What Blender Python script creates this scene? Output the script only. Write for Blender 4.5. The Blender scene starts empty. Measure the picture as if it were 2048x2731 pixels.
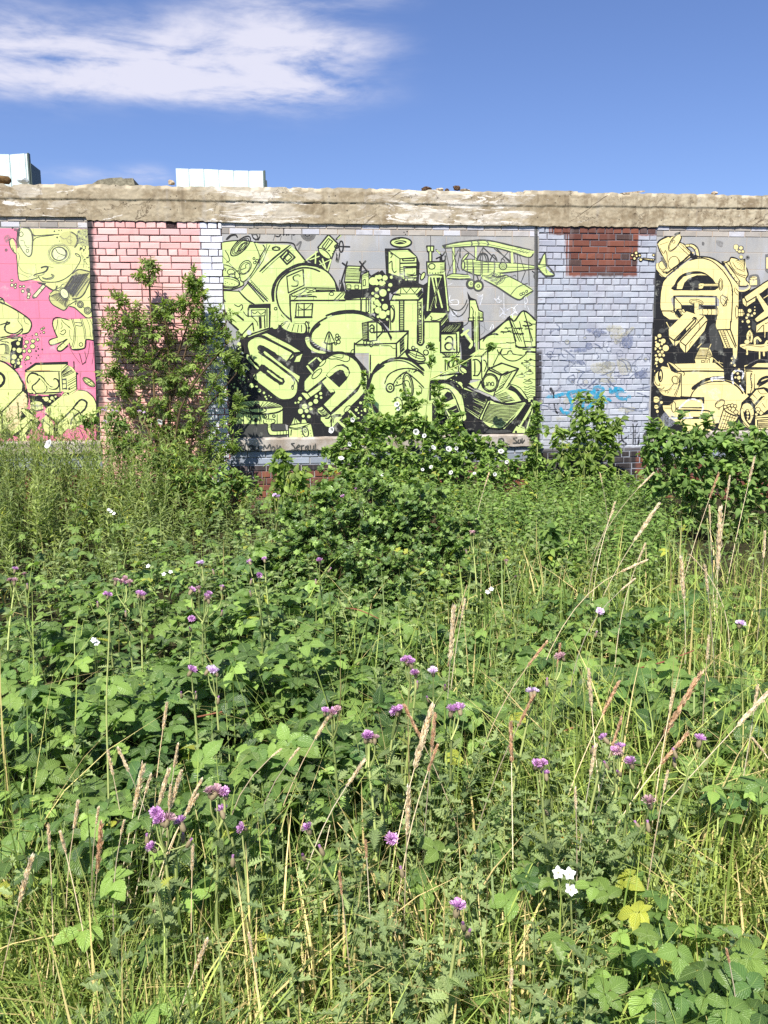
import bpy, bmesh, math, random
import numpy as np
from mathutils import Vector, Matrix
from mathutils.geometry import tessellate_polygon

SC = bpy.context.scene
COL = SC.collection
RNG = np.random.default_rng(7)
random.seed(7)

# ------------------------------------------------------------------ camera
F = 2210.0; CX = 1024.0; CY = 1365.5
CAM_H = 1.52
PITCH = math.radians(9.6)
ROLL = math.radians(-0.42)
cam_d = bpy.data.cameras.new('camera')
cam = bpy.data.objects.new('camera', cam_d); COL.objects.link(cam)
cam_d.sensor_fit = 'VERTICAL'; cam_d.sensor_height = 24.0; cam_d.sensor_width = 18.0
cam_d.lens = 24.0 * F / 2731.0
cam_d.clip_start = 0.05; cam_d.clip_end = 3000
R_CAM = Matrix.Rotation(math.pi / 2 - PITCH, 3, 'X') @ Matrix.Rotation(ROLL, 3, 'Z')
cam.matrix_world = Matrix.Translation((0, 0, CAM_H)) @ R_CAM.to_4x4()
SC.camera = cam
SC.render.resolution_x = 768; SC.render.resolution_y = 1024

# ------------------------------------------------------------------ sun and sky
SUN_AZ = math.radians(-165.0)      # behind the viewer, to the left
SUN_EL = math.radians(53.0)
sd = Vector((math.sin(SUN_AZ) * math.cos(SUN_EL), math.cos(SUN_AZ) * math.cos(SUN_EL), math.sin(SUN_EL)))
sun_d = bpy.data.lights.new('sun', 'SUN'); sun_d.energy = 5.0; sun_d.angle = math.radians(0.53)
sun_d.color = (1.0, 0.945, 0.86)
sun = bpy.data.objects.new('sun', sun_d); COL.objects.link(sun)
sun.rotation_euler = (-sd).to_track_quat('-Z', 'Y').to_euler()
sun.location = sd * 50

W = bpy.data.worlds.new('World'); SC.world = W; W.use_nodes = True
nt = W.node_tree; N = nt.nodes; L = nt.links
N.clear()
def wn(t, **k):
    n = N.new(t)
    for a, b in k.items(): setattr(n, a, b)
    return n
def wmath(op, a, b=None, c=None):
    n = wn('ShaderNodeMath', operation=op)
    for i, v in enumerate((a, b, c)):
        if v is None: continue
        if isinstance(v, (int, float)): n.inputs[i].default_value = v
        else: L.new(v, n.inputs[i])
    return n.outputs[0]
out = wn('ShaderNodeOutputWorld'); bg = wn('ShaderNodeBackground'); bg.inputs['Strength'].default_value = 0.083
sky = wn('ShaderNodeTexSky', sky_type='NISHITA', sun_disc=False)
sky.sun_elevation = SUN_EL; sky.sun_rotation = SUN_AZ; sky.altitude = 100; sky.air_density = 1.0; sky.dust_density = 0.7; sky.ozone_density = 2.2
tint = wn('ShaderNodeMix', data_type='RGBA', blend_type='MULTIPLY'); tint.inputs[0].default_value = 1.0
L.new(sky.outputs[0], tint.inputs[6]); tint.inputs[7].default_value = (0.68, 0.735, 0.98, 1)
tc = wn('ShaderNodeTexCoord')
sep = wn('ShaderNodeSeparateXYZ'); L.new(tc.outputs['Generated'], sep.inputs[0])
az = wmath('ARCTAN2', sep.outputs[0], sep.outputs[1])
el = wmath('ARCSINE', sep.outputs[2])
comb = wn('ShaderNodeCombineXYZ'); L.new(az, comb.inputs[0]); L.new(wmath('MULTIPLY', el, 3.8), comb.inputs[1])
def noise(scale, detail=8, rough=0.6, dist=0.0):
    n = wn('ShaderNodeTexNoise'); n.inputs['Scale'].default_value = scale; n.inputs['Detail'].default_value = detail
    n.inputs['Roughness'].default_value = rough; n.inputs['Distortion'].default_value = dist
    L.new(comb.outputs[0], n.inputs['Vector']); return n.outputs[0]
def blob(a0, e0, ra, re, amp):
    x = wmath('DIVIDE', wmath('SUBTRACT', az, a0), ra); y = wmath('DIVIDE', wmath('SUBTRACT', el, e0), re)
    r2 = wmath('ADD', wmath('MULTIPLY', x, x), wmath('MULTIPLY', y, y))
    return wmath('MULTIPLY', wmath('EXPONENT', wmath('MULTIPLY', r2, -1.0)), amp)
def pxdir(x, y):
    d = R_CAM @ Vector(((x - CX) / F, -(y - CY) / F, -1)); d.normalize()
    return math.atan2(d.x, d.y), math.asin(d.z)
CL = [(100, 165, 330, 50, 1.0), (420, 195, 300, 45, 1.0), (700, 170, 250, 90, 1.05), (760, 90, 120, 110, .6), (905, 125, 160, 32, .85),
      (850, 232, 110, 26, .8), (250, 60, 260, 50, .45), (600, 255, 330, 20, .6), (1000, 5, 140, 22, .5), (420, 120, 160, 50, .5), (0, 30, 120, 60, .4),
      (220, 468, 120, 20, .95), (400, 470, 70, 24, .9), (80, 215, 150, 26, .5), (1840, 500, 110, 10, .16), (1600, 470, 160, 8, .08), (-400, 150, 400, 90, .8), (640, 30, 160, 60, .35)]
tot = None
for (x, y, rx, ry, amp) in CL:
    a0, e0 = pxdir(x, y)
    b = blob(a0, e0, rx / F / math.cos(e0), ry / F * 1.15, amp)
    tot = b if tot is None else wmath('ADD', tot, b)
fb = noise(7.0, 9, 0.58, 0.6); fb2 = noise(26.0, 6, 0.6, 0.2)
dens = wmath('MULTIPLY', tot, wmath('ADD', wmath('MULTIPLY', wmath('SUBTRACT', fb, 0.5), 2.7), wmath('ADD', wmath('MULTIPLY', wmath('SUBTRACT', fb2, .5), 0.9), 0.80)))
mr = wn('ShaderNodeMapRange', interpolation_type='SMOOTHSTEP'); L.new(dens, mr.inputs[0])
mr.inputs[1].default_value = 0.06; mr.inputs[2].default_value = 1.85; mr.inputs[3].default_value = 0.0; mr.inputs[4].default_value = 0.9
cm = wn('ShaderNodeMix', data_type='RGBA'); L.new(mr.outputs[0], cm.inputs[0]); L.new(tint.outputs[2], cm.inputs[6])
cm.inputs[7].default_value = (5.35, 5.3, 6.1, 1)
L.new(cm.outputs[2], bg.inputs['Color']); L.new(bg.outputs[0], out.inputs[0])

# ------------------------------------------------------------------ render settings
SC.view_settings.view_transform = 'Standard'; SC.view_settings.look = 'None'
SC.view_settings.exposure = 0.95; SC.view_settings.gamma = 1.0; SC.view_settings.use_curve_mapping = False
SC.render.engine = 'CYCLES'
SC.cycles.max_bounces = 6; SC.cycles.diffuse_bounces = 3; SC.cycles.glossy_bounces = 2; SC.cycles.transmission_bounces = 4
SC.cycles.transparent_max_bounces = 8; SC.cycles.caustics_reflective = False; SC.cycles.caustics_refractive = False
SC.cycles.use_denoising = False

# ------------------------------------------------------------------ picture <-> place
WALL_K = math.atan(0.103); WALL_Y = 9.5
WO = Vector((0, WALL_Y, 0)); WU = Vector((math.cos(WALL_K), math.sin(WALL_K), 0)); WN = Vector((math.sin(WALL_K), -math.cos(WALL_K), 0))
CAM = Vector((0, 0, CAM_H))
def ray(x, y): return R_CAM @ Vector(((x - CX) / F, -(y - CY) / F, -1.0))
def uv(x, y, w=0.0):
    d = ray(x, y); o = WO + WN * w
    t = (o - CAM).dot(WN) / d.dot(WN); p = CAM + d * t - WO
    return p.dot(WU), p.z
def at(x, y, Y):
    d = ray(x, y); return CAM + d * (Y / d.y)

# ------------------------------------------------------------------ objects
def tag(o, label=None, cat=None, group=None, kind=None):
    if label: o['label'] = label
    if cat: o['category'] = cat
    if group: o['group'] = group
    if kind: o['kind'] = kind
    return o
def empty(name, loc=(0, 0, 0), rz=0.0):
    o = bpy.data.objects.new(name, None); COL.objects.link(o); o.location = loc; o.rotation_euler = (0, 0, rz); o.empty_display_size = .1
    return o
def link(name, me, mat=None, parent=None, loc=None):
    o = bpy.data.objects.new(name, me); COL.objects.link(o)
    for m in (mat if isinstance(mat, (list, tuple)) else [mat] if mat else []): me.materials.append(m)
    if parent: o.parent = parent
    if loc is not None: o.location = loc
    return o

class MB:
    """collects numpy geometry: tris/quads, per-vertex tint colour and leaf coordinate"""
    def __init__(s): s.v = []; s.f3 = []; s.f4 = []; s.c = []; s.l = []; s.m3 = []; s.m4 = []; s.n = 0
    def add(s, v, f, c=None, l=None, mi=0):
        v = np.asarray(v, dtype=np.float32).reshape(-1, 3); k = len(v)
        f = np.asarray(f, dtype=np.int64)
        if f.size:
            if f.shape[1] == 3: s.f3.append(f + s.n); s.m3.append(np.full(len(f), mi))
            else: s.f4.append(f + s.n); s.m4.append(np.full(len(f), mi))
        s.v.append(v)
        c = np.array((.5, .5, .5), np.float32) if c is None else np.asarray(c, np.float32)
        s.c.append(np.broadcast_to(c, (k, 3)))
        s.l.append(np.zeros((k, 3), np.float32) if l is None else np.broadcast_to(np.asarray(l, np.float32), (k, 3)))
        s.n += k
    def inst(s, T, pos, rot, scale, tint):
        """T=(verts,faces,leafcoord) template; pos (N,3); rot (N,3,3); scale (N,) or (N,3); tint (N,3)"""
        tv, tf, tl = T; n = len(pos); k = len(tv)
        if n == 0: return
        scale = np.asarray(scale, np.float32)
        if scale.ndim == 1: scale = scale[:, None].repeat(3, 1)
        v = np.einsum('nij,nkj->nki', rot, tv[None] * scale[:, None, :]) + np.asarray(pos)[:, None, :]
        f = tf[None] + (np.arange(n) * k)[:, None, None]
        s.add(v.reshape(-1, 3), f.reshape(-1, tf.shape[1]), np.repeat(tint, k, 0), np.tile(tl, (n, 1)))
    def mesh(s, name, smooth=True):
        me = bpy.data.meshes.new(name)
        v = np.concatenate(s.v) if s.v else np.zeros((0, 3), np.float32)
        f3 = np.concatenate(s.f3) if s.f3 else np.zeros((0, 3), np.int64); f4 = np.concatenate(s.f4) if s.f4 else np.zeros((0, 4), np.int64)
        me.vertices.add(len(v)); me.vertices.foreach_set('co', v.astype(np.float32).ravel())
        nl = f3.size + f4.size; me.loops.add(nl); me.loops.foreach_set('vertex_index', np.concatenate([f3.ravel(), f4.ravel()]).astype(np.int32))
        np_ = len(f3) + len(f4); me.polygons.add(np_)
        st = np.concatenate([np.arange(len(f3)) * 3, f3.size + np.arange(len(f4)) * 4]).astype(np.int32)
        me.polygons.foreach_set('loop_start', st)
        mi = np.concatenate((s.m3 or [np.zeros(0)]) + (s.m4 or [np.zeros(0)])).astype(np.int32)
        me.polygons.foreach_set('material_index', mi)
        me.polygons.foreach_set('use_smooth', np.full(np_, smooth, dtype=bool))
        c = np.concatenate(s.c); a = me.attributes.new('tint', 'FLOAT_COLOR', 'POINT')
        a.data.foreach_set('color', np.concatenate([c, np.ones((len(c), 1), np.float32)], 1).astype(np.float32).ravel())
        a = me.attributes.new('leafco', 'FLOAT_VECTOR', 'POINT'); a.data.foreach_set('vector', np.concatenate(s.l).astype(np.float32).ravel())
        me.update(calc_edges=True); me.validate()
        return me
    def build(s, name, mat, parent=None, loc=None, smooth=True):
        return link(name, s.mesh(name, smooth), mat, parent, loc)
    def tube(s, pts, rad, seg=6, c=None, cap=True, mi=0):
        pts = np.asarray(pts, np.float64); n = len(pts)
        rad = np.broadcast_to(np.asarray(rad, np.float64), (n,))
        t = np.gradient(pts, axis=0); t /= np.linalg.norm(t, axis=1, keepdims=True) + 1e-9
        ref = np.array((0.37, 0.91, 0.17)); 
        if abs(t[0] @ ref) > .9: ref = np.array((1., 0, 0))
        a = np.cross(t, ref); a /= np.linalg.norm(a, axis=1, keepdims=True) + 1e-9; b = np.cross(t, a)
        th = np.linspace(0, 2 * np.pi, seg, endpoint=False)
        ring = pts[:, None] + rad[:, None, None] * (np.cos(th)[None, :, None] * a[:, None] + np.sin(th)[None, :, None] * b[:, None])
        v = ring.reshape(-1, 3); f = []
        for i in range(n - 1):
            for j in range(seg):
                k = (j + 1) % seg; f.append((i * seg + j, i * seg + k, (i + 1) * seg + k, (i + 1) * seg + j))
        ll = np.zeros((n * seg, 3)); ll[:, 1] = np.repeat(np.linspace(0, 1, n), seg)
        s.add(v, f, c, ll, mi)
    def box(s, x0, x1, y0, y1, z0, z1, bev=0.0, c=None, mi=0, jit=0.0):
        """box with its front (-y) edges bevelled"""
        b = bev
        P = [(x0, y1, z0), (x1, y1, z0), (x1, y1, z1), (x0, y1, z1), (x0, y0 + b, z0), (x1, y0 + b, z0), (x1, y0 + b, z1), (x0, y0 + b, z1)]
        Fq = [(4, 5, 1, 0), (5, 6, 2, 1), (6, 7, 3, 2), (7, 4, 0, 3), (3, 2, 1, 0)]
        if b > 0:
            P += [(x0 + b, y0, z0 + b), (x1 - b, y0, z0 + b), (x1 - b, y0, z1 - b), (x0 + b, y0, z1 - b)]
            Fq += [(8, 9, 5, 4), (9, 10, 6, 5), (10, 11, 7, 6), (11, 8, 4, 7), (11, 10, 9, 8)][:4] + [(8, 11, 10, 9)]
            Fq[5:9] = [(4, 8, 9, 5)[::-1], (5, 9, 10, 6)[::-1], (6, 10, 11, 7)[::-1], (7, 11, 8, 4)[::-1]]
        else: Fq += [(4, 7, 6, 5)]
        P = np.array(P)
        if jit: P = P + RNG.normal(0, jit, P.shape)
        s.add(P, Fq, c, None, mi)

# ------------------------------------------------------------------ material helper
class MT:
    def __init__(s, name):
        s.m = bpy.data.materials.new(name); s.m.use_nodes = True; s.t = s.m.node_tree; s.t.nodes.clear()
        s.out = s.t.nodes.new('ShaderNodeOutputMaterial')
    def n(s, ty, ins=None, **k):
        n = s.t.nodes.new(ty)
        for a, b in k.items(): setattr(n, a, b)
        for a, b in (ins or {}).items(): s.put(n.inputs[a], b)
        return n
    def put(s, sock, v):
        if isinstance(v, bpy.types.NodeSocket): s.t.links.new(v, sock)
        elif isinstance(v, bpy.types.Node): s.t.links.new(v.outputs[0], sock)
        else:
            if isinstance(v, tuple) and len(v) == 3 and sock.type == 'RGBA': v = (*v, 1)
            sock.default_value = v
    def math(s, op, a, b=None, c=None, clamp=False):
        n = s.t.nodes.new('ShaderNodeMath'); n.operation = op; n.use_clamp = clamp
        for i, v in enumerate((a, b, c)):
            if v is not None: s.put(n.inputs[i], v)
        return n.outputs[0]
    def mix(s, f, a, b, mode='MIX'):
        n = s.t.nodes.new('ShaderNodeMix'); n.data_type = 'RGBA'; n.blend_type = mode
        s.put(n.inputs[0], f); s.put(n.inputs[6], a); s.put(n.inputs[7], b); return n.outputs[2]
    def noise(s, vec, scale, detail=5, rough=.55, dist=0.0):
        n = s.n('ShaderNodeTexNoise', {'Scale': scale, 'Detail': detail, 'Roughness': rough, 'Distortion': dist})
        if vec is not None: s.put(n.inputs['Vector'], vec)
        return n.outputs[0]
    def ramp(s, f, a, b, smooth=True, lo=0.0, hi=1.0):
        n = s.n('ShaderNodeMapRange', {0: f, 1: a, 2: b, 3: lo, 4: hi}, interpolation_type='SMOOTHSTEP' if smooth else 'LINEAR'); return n.outputs[0]
    def scaled(s, vec, sc, loc=(0, 0, 0)):
        return s.n('ShaderNodeMapping', {'Vector': vec, 'Scale': sc, 'Location': loc}).outputs[0]
    def bump(s, h, strength=.5, dist=.01, normal=None):
        n = s.n('ShaderNodeBump', {'Height': h, 'Strength': strength, 'Distance': dist})
        if normal is not None: s.put(n.inputs['Normal'], normal)
        return n.outputs[0]
    def obj(s): return s.n('ShaderNodeTexCoord').outputs['Object']
    def attr(s, name): return s.n('ShaderNodeAttribute', attribute_name=name)
    def pbr(s, color, rough=.7, normal=None, spec=.3, **k):
        n = s.n('ShaderNodeBsdfPrincipled', {'Base Color': color, 'Roughness': rough, 'Specular IOR Level': spec})
        for a, b in k.items(): s.put(n.inputs[a], b)
        if normal is not None: s.put(n.inputs['Normal'], normal)
        return n.outputs[0]
    def done(s, sh): s.t.links.new(sh, s.out.inputs[0]); return s.m
# ------------------------------------------------------------------ painted murals (thin paint films on the blocks)
def smooth_pts(p, closed, res=5):
    p = np.asarray(p, float); n = len(p)
    if n < 3: return p
    idx = range(n if closed else n - 1); o = []
    for i in idx:
        if closed: a, b, c, d = p[i - 1], p[i], p[(i + 1) % n], p[(i + 2) % n]
        else: a, b, c, d = p[max(i - 1, 0)], p[i], p[i + 1], p[min(i + 2, n - 1)]
        for k in range(res):
            t = k / res
            o.append(.5 * ((2 * b) + (c - a) * t + (2 * a - 5 * b + 4 * c - d) * t * t + (3 * b - 3 * c + d - a) * t ** 3))
    if not closed: o.append(p[-1])
    return np.array(o)

class Mural:
    def __init__(s, w0=0.0012): s.mb = MB(); s.i = 0; s.w0 = w0; s.mats = []; s.idx = {}; s.grid = {}; s.top = 0
    def fr(s, x0, y0, k): s.x0, s.y0, s.k = x0, y0, k; return s
    def pts(s, t):
        if not isinstance(t, str): return np.asarray(t, float)
        return np.array([[s.x0 + float(a.split(',')[0]) * s.k, s.y0 + float(a.split(',')[1]) * s.k] for a in t.split()])
    def wall(s, p, area=False):
        """paint films stack only where they overlap: a coarse grid keeps the topmost film of each cell"""
        q = [uv(x, y) for x, y in p]; a = np.array(q); C = .012
        if area:
            lo = np.floor(a.min(0) / C).astype(int) - 1; hi = np.floor(a.max(0) / C).astype(int) + 1
            cells = [(i, j) for i in range(lo[0], hi[0] + 1) for j in range(lo[1], hi[1] + 1)]
        else:
            n = len(a) // 2; m = []
            for k in range(2):
                e = a[k * n:(k + 1) * n]
                for t in (0, .33, .66): m.append(e[:-1] * (1 - t) + e[1:] * t)
            m.append((a[:n] + a[n:]) / 2); m = np.floor(np.concatenate(m) / C).astype(int); cells = {(i + di, j + dj) for i, j in m for di in (-1, 0, 1) for dj in (-1, 0, 1)}
        lay = 1 + max((s.grid.get(c, 0) for c in cells), default=0)
        for c in cells: s.grid[c] = lay
        s.top = max(s.top, lay); w = s.w0 + lay * 2.2e-5
        return [(b[0], -w, b[1]) for b in q]
    def mi(s, c):
        if c not in s.idx: s.idx[c] = len(s.mats); s.mats.append(PAINT[c])
        return s.idx[c]
    def poly(s, c, p):
        v = s.wall(p, True)
        tr = tessellate_polygon([[Vector((a[0], a[2], 0)) for a in v]])
        v3 = np.array(v); f = []
        for a, b, d in tr:
            A, B, D = v3[a], v3[b], v3[d]
            f.append((a, b, d) if (B[0] - A[0]) * (D[2] - A[2]) - (B[2] - A[2]) * (D[0] - A[0]) > 0 else (a, d, b))
        if f: s.mb.add(v, f, None, None, s.mi(c))
    def F(s, c, t, sm=True): p = s.pts(t); s.poly(c, smooth_pts(p, True, 4) if sm else p)
    def ribbon(s, c, w, p, closed=False):
        p = np.asarray(p, float); n = len(p)
        if n < 2: return
        w = w * s.k * .5 * (1.38 if c in ('k', 'dg') and w < 14 else 1.08)
        if closed: t = np.roll(p, -1, 0) - np.roll(p, 1, 0)
        else: t = np.gradient(p, axis=0)
        t /= np.linalg.norm(t, axis=1, keepdims=True) + 1e-9
        nn = np.stack([-t[:, 1], t[:, 0]], 1)
        ww = np.full(n, w) * (1 + RNG.normal(0, .09, n))
        if not closed: ww[0] *= .7; ww[-1] *= .55; p = p.copy(); p[0] -= t[0] * w * .5; p[-1] += t[-1] * w * .5
        v = s.wall(np.concatenate([p + nn * ww[:, None], p - nn * ww[:, None]]))
        m = n if closed else n - 1
        s.mb.add(v, [(i, (i + 1) % n, n + (i + 1) % n, n + i)[::1] for i in range(m)], None, None, s.mi(c))
    def L(s, c, w, t, sm=True, closed=False):
        p = s.pts(t); s.ribbon(c, w, smooth_pts(p, closed) if sm else dens_pts(p, closed), closed)
    def P(s, c, w, t, closed=False): s.L(c, w, t, False, closed)
    def O(s, fc, lc, w, t, sm=True): s.F(fc, t, sm); s.L(lc, w, t, sm, True)
    def el(s, cx, cy, rx, ry, rot=0, n=22):
        a = np.linspace(0, 2 * np.pi, n, endpoint=False); r = math.radians(rot)
        x = rx * np.cos(a); y = ry * np.sin(a)
        return np.stack([s.x0 + (cx + x * math.cos(r) - y * math.sin(r)) * s.k, s.y0 + (cy + x * math.sin(r) + y * math.cos(r)) * s.k], 1)
    def E(s, fc, lc, w, cx, cy, rx, ry, rot=0):
        p = s.el(cx, cy, rx, ry, rot)
        if fc: s.poly(fc, p)
        if lc: s.ribbon(lc, w, p, True)
    def D(s, fc, lc, w, t):
        for a in t.split():
            x, y, r = map(float, a.split(',')); s.E(fc, lc, w, x, y, r, r * random.uniform(.9, 1.1))
    def hatch(s, c, w, a0, a1, b0, b1, n, bend=0.0):
        """n strokes from points on segment a0-a1 to points on segment b0-b1"""
        a0, a1, b0, b1 = map(lambda q: np.array(q, float), (a0, a1, b0, b1))
        for i in range(n):
            t = (i + random.uniform(-.25, .25) + .5) / n
            p = a0 + (a1 - a0) * t; q = b0 + (b1 - b0) * t; d = q - p
            m = (p + q) / 2 + np.array((-d[1], d[0])) * (bend + random.uniform(-.02, .02))
            pp = smooth_pts(np.array([p, m, q]), False, 4) * s.k + np.array((s.x0, s.y0))
            s.ribbon(c, w * random.uniform(.7, 1.2), pp)
    def build(s, parent): return s.mb.build('mural', s.mats, parent, smooth=False)
def dens_pts(p, closed):
    p = np.asarray(p, float); o = []; n = len(p)
    for i in range(n if closed else n - 1):
        a, b = p[i], p[(i + 1) % n]; d = (b - a) / (np.linalg.norm(b - a) + 1e-9)
        l = np.linalg.norm(b - a)
        for q in (0.0, min(.4, .25 * l), l * .33, l * .66, l - min(.4, .25 * l)): o.append(a + d * q)
    if not closed: o.append(p[-1])
    return np.array(o)

def mural_main():
    m = Mural(); K = 450 / 1659
    A = lambda: m.fr(560, 560, K); B = lambda: m.fr(1000, 560, K); C = lambda: m.fr(560, 860, K); D = lambda: m.fr(1000, 860, K)
    # black grounds
    C(); m.F('k', "145,640 250,300 330,60 600,-10 800,60 960,60 1000,300 1180,300 1420,320 1560,480 1580,1110 1400,1110 1020,1130 740,1000 200,1005 150,1000", False)
    m.F('dg', "165,1003 740,1000 760,1135 170,1140", False)
    m.F('k', "990,1000 1560,1000 1560,1140 1030,1140", False)
    A(); m.F('k', "590,1000 700,1000 820,1110 960,1110 980,1240 600,1290 330,1260 250,1200", False)
    m.F('k', "1270,800 1300,690 1330,800 1480,780 1590,640 1660,600 1660,1030 1580,1010 1580,880 1300,880", False)
    B(); m.F('k', "0,640 70,590 110,640 240,680 290,730 240,770 140,820 150,1180 60,1090 0,1050", False)
    m.F('k', "470,740 690,600 735,1010 480,1010", False)
    m.F('k', "720,1100 870,1100 870,1180 840,1290 640,1290 640,1180", False)
    D(); m.F('k', "820,40 900,160 1000,260 1060,330 930,590 1010,640 870,620 640,560 820,500 850,300", True)
    m.F('k', "840,820 1010,960 1270,1050 1500,780 1580,760 1580,1100 1100,1100 860,960", False)
    m.F('k', "540,580 880,600 870,960 740,980 640,960 540,760", False)
    m.F('k', "-60,760 300,700 1060,900 1100,1120 -60,1120", False)
    # upper-edge grime and tags
    A(); m.L('sg', 26, "690,135 800,150 900,140 1000,150 1120,140"); m.E(None, 'sg', 30, 965, 225, 62, 66); m.E(None, 'sg', 18, 965, 225, 44, 48)
    m.L('k', 8, "985,205 950,200 930,225 945,255 985,250"); m.D('k', None, 0, "968,210,6")
    m.L('k', 9, "610,215 640,215 680,185 650,165 640,200 690,215 680,260 640,255"); m.L('k', 9, "690,250 720,190 735,190 720,250 760,200 750,250 790,180 770,250 800,200 815,245 840,235")
    m.L('dg', 8, "800,170 805,290"); m.L('dg', 6, "640,240 620,300"); m.L('dg', 6, "700,260 690,300")
    m.E(None, 'k', 7, 440, 200, 55, 30, 20); m.L('dg', 9, "420,245 450,240 470,270 450,300"); m.L('k', 7, "385,190 440,170 480,200 490,260 470,300"); m.L('k', 10, "160,290 200,250 250,245 270,270")
    # head
    m.F('g', "25,372 60,337 150,312 300,300 430,315 500,340 560,332 600,345 540,430 480,530 420,640 340,710 320,750 200,775 80,765 70,715 90,650 75,560 35,515 32,490 85,465 88,440 50,420")
    m.F('g', "540,335 790,345 870,420 945,510 1030,530 900,545 760,600 680,680 640,760 625,900 580,905 380,705 420,640 500,520", False)
    m.F('g', "560,905 660,880 700,1040 760,1090 590,1160 600,1000", False)
    m.F('g', "300,795 370,725 560,905 590,930 590,1170 380,1250 300,1210 200,1100 80,790 290,800 420,925 330,1080", False)
    m.F('g', "80,795 280,800 330,850 400,930 370,965 370,1060 330,1085 230,990", False)
    m.F('g', "630,890 640,760 690,650 800,560 950,525 1060,545 1160,605 1230,690 1272,800 1330,810 1330,880 1580,868 1590,1020 1480,990 1380,985 1250,1015 1130,1080 1040,1150 1000,1200 960,1200 940,1120 800,1115 720,1050 660,960")
    # oval under the E and the field to its right (U, cubes, O arcs)
    m.F('g', "985,1230 1010,1180 1060,1130 1150,1070 1300,1015 1450,1010 1580,1040 1659,1090 1720,1190 1700,1330 1660,1400 1400,1405 1300,1405 1150,1370 1050,1320 1000,1280")
    B(); m.F('g', "150,890 250,760 455,765 480,880 480,1000 640,1005 720,1005 720,1090 640,1170 640,1290 640,1450 640,1680 560,1680 430,1590 250,1480 0,1700 -60,1700 -40,1420 -70,1300 0,1185 140,1190", False)
    D(); m.F('g', "-60,200 330,85 650,120 830,90 840,290 830,480 640,500 560,560 420,470 250,370 90,400 -60,480 -70,1000 560,1000 560,560 760,505 640,480 640,300", False)
    m.F('g', "-60,300 640,300 640,560 540,600 560,900 430,930 0,960 -60,700", False)
    m.F('g', "1030,170 1180,80 1325,-70 1460,-60 1582,-40 1582,780 1480,780 1340,640 1110,460 1110,270 1030,260", False)
    B(); m.F('g', "1060,1290 1180,1185 1320,1072 1370,1090 1460,990 1582,1082 1582,1300", False)
    # ---- details upper left (head)
    A()
    m.L('k', 14, "430,318 480,318 560,320 800,325 850,390 940,500 960,525"); m.L('k', 9, "25,372 60,337 150,312 300,300 420,312"); m.L('k', 15, "25,372 45,415 90,440")
    m.L('k', 9, "90,440 80,480 35,490 40,520 75,555 85,640 70,720 0,800"); m.L('k', 22, "60,720 20,800 60,840 130,900"); m.F('k', "0,795 60,720 80,790 160,905 120,905 0,830", False)
    for r in (0, 14, 26): m.E(None, 'k', 6 if r else 10, 300, 355, 128 - r * 1.6, 52 - r, -45)
    m.E(None, 'k', 7, 320, 360, 55, 22, -45); m.L('k', 7, "265,410 300,370 330,330 350,335")
    m.L('k', 8, "170,290 210,255 260,245"); m.L('k', 9, "410,240 430,280 470,290 490,260")
    m.L('k', 7, "150,400 180,450 190,500 160,515"); m.L('k', 5, "100,430 300,640"); m.L('k', 6, "440,330 470,400 490,460 480,540")
    m.L('k', 9, "520,345 540,380 500,450 470,520 400,640 330,705 300,690"); m.L('k', 6, "590,345 560,400 520,500 450,600 390,680"); m.L('k', 5, "560,335 545,400 500,480 430,590")
    m.E(None, 'k', 7, 345, 565, 75, 52, -55); m.L('k', 6, "300,590 350,570 350,540 390,520"); m.E(None, 'k', 5, 345, 570, 60, 40, -55)
    m.D(None, 'k', 6, "432,478,10 440,518,13 462,498,13"); m.L('k', 7, "80,560 150,540 240,580 290,640 300,700"); m.L('k', 6, "85,570 150,575 150,600")
    m.E(None, 'k', 6, 205, 610, 35, 28); m.E(None, 'k', 6, 215, 650, 30, 25); m.E(None, 'k', 6, 270, 635, 25, 38); m.L('k', 8, "105,560 130,555 135,590 115,580")
    m.E('g', 'k', 9, 185, 710, 108, 55, 8); m.E(None, 'k', 5, 185, 715, 100, 38, 8); m.D('k', None, 0, "130,715,5 150,725,5 170,715,5 190,730,4 215,725,5 240,735,4 150,705,4")
    m.L('k', 8, "75,770 200,785 320,745 330,710"); m.L('k', 5, "90,755 200,768 300,735"); m.L('k', 11, "280,795 360,880 440,930"); m.L('k', 12, "80,790 280,800")
    m.P('k', 8, "370,700 565,895"); m.P('k', 8, "365,715 530,905"); m.P('k', 5, "400,690 575,880")
    for i in range(13): t = i / 13; m.P('k', 5, f"{385+t*165:.0f},{735+t*165:.0f} {410+t*160:.0f},{712+t*165:.0f}")
    m.P('k', 6, "310,790 380,710"); m.L('k', 16, "490,605 620,480 790,345"); m.P('k', 5, "510,620 630,505 800,360")
    m.E(None, 'k', 9, 650, 380, 38, 18); m.L('k', 5, "620,385 650,365 680,385")
    m.P('k', 13, "760,392 835,465 757,535 692,463", True); m.P('k', 8, "765,425 805,465 760,505 725,463", True); m.P('k', 12, "765,400 770,430 715,490"); m.L('k', 6, "930,480 960,520 920,505")
    m.L('sg', 16, "850,350 895,310 870,390")
    # satellite box top
    m.O('g', 'k', 14, "1165,240 1255,330 1190,490 1060,370", False); m.P('k', 8, "1165,280 1205,310 1140,390 1100,365", True); m.P('k', 6, "1175,295 1125,375"); m.D('k', None, 0, "1170,400,9 1205,430,7 1215,410,5 1230,390,5 1240,400,4")
    m.P('k', 12, "1240,290 1295,235"); m.P('g', 6, "1255,285 1290,248"); m.E(None, 'k', 10, 1243, 360, 17, 17); m.P('k', 14, "1260,358 1375,362"); m.E(None, 'k', 10, 1290, 360, 20, 55); m.L('k', 8, "1240,420 1260,510 1275,420"); m.L('k', 8, "1250,440 1240,500 1265,515")
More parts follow.
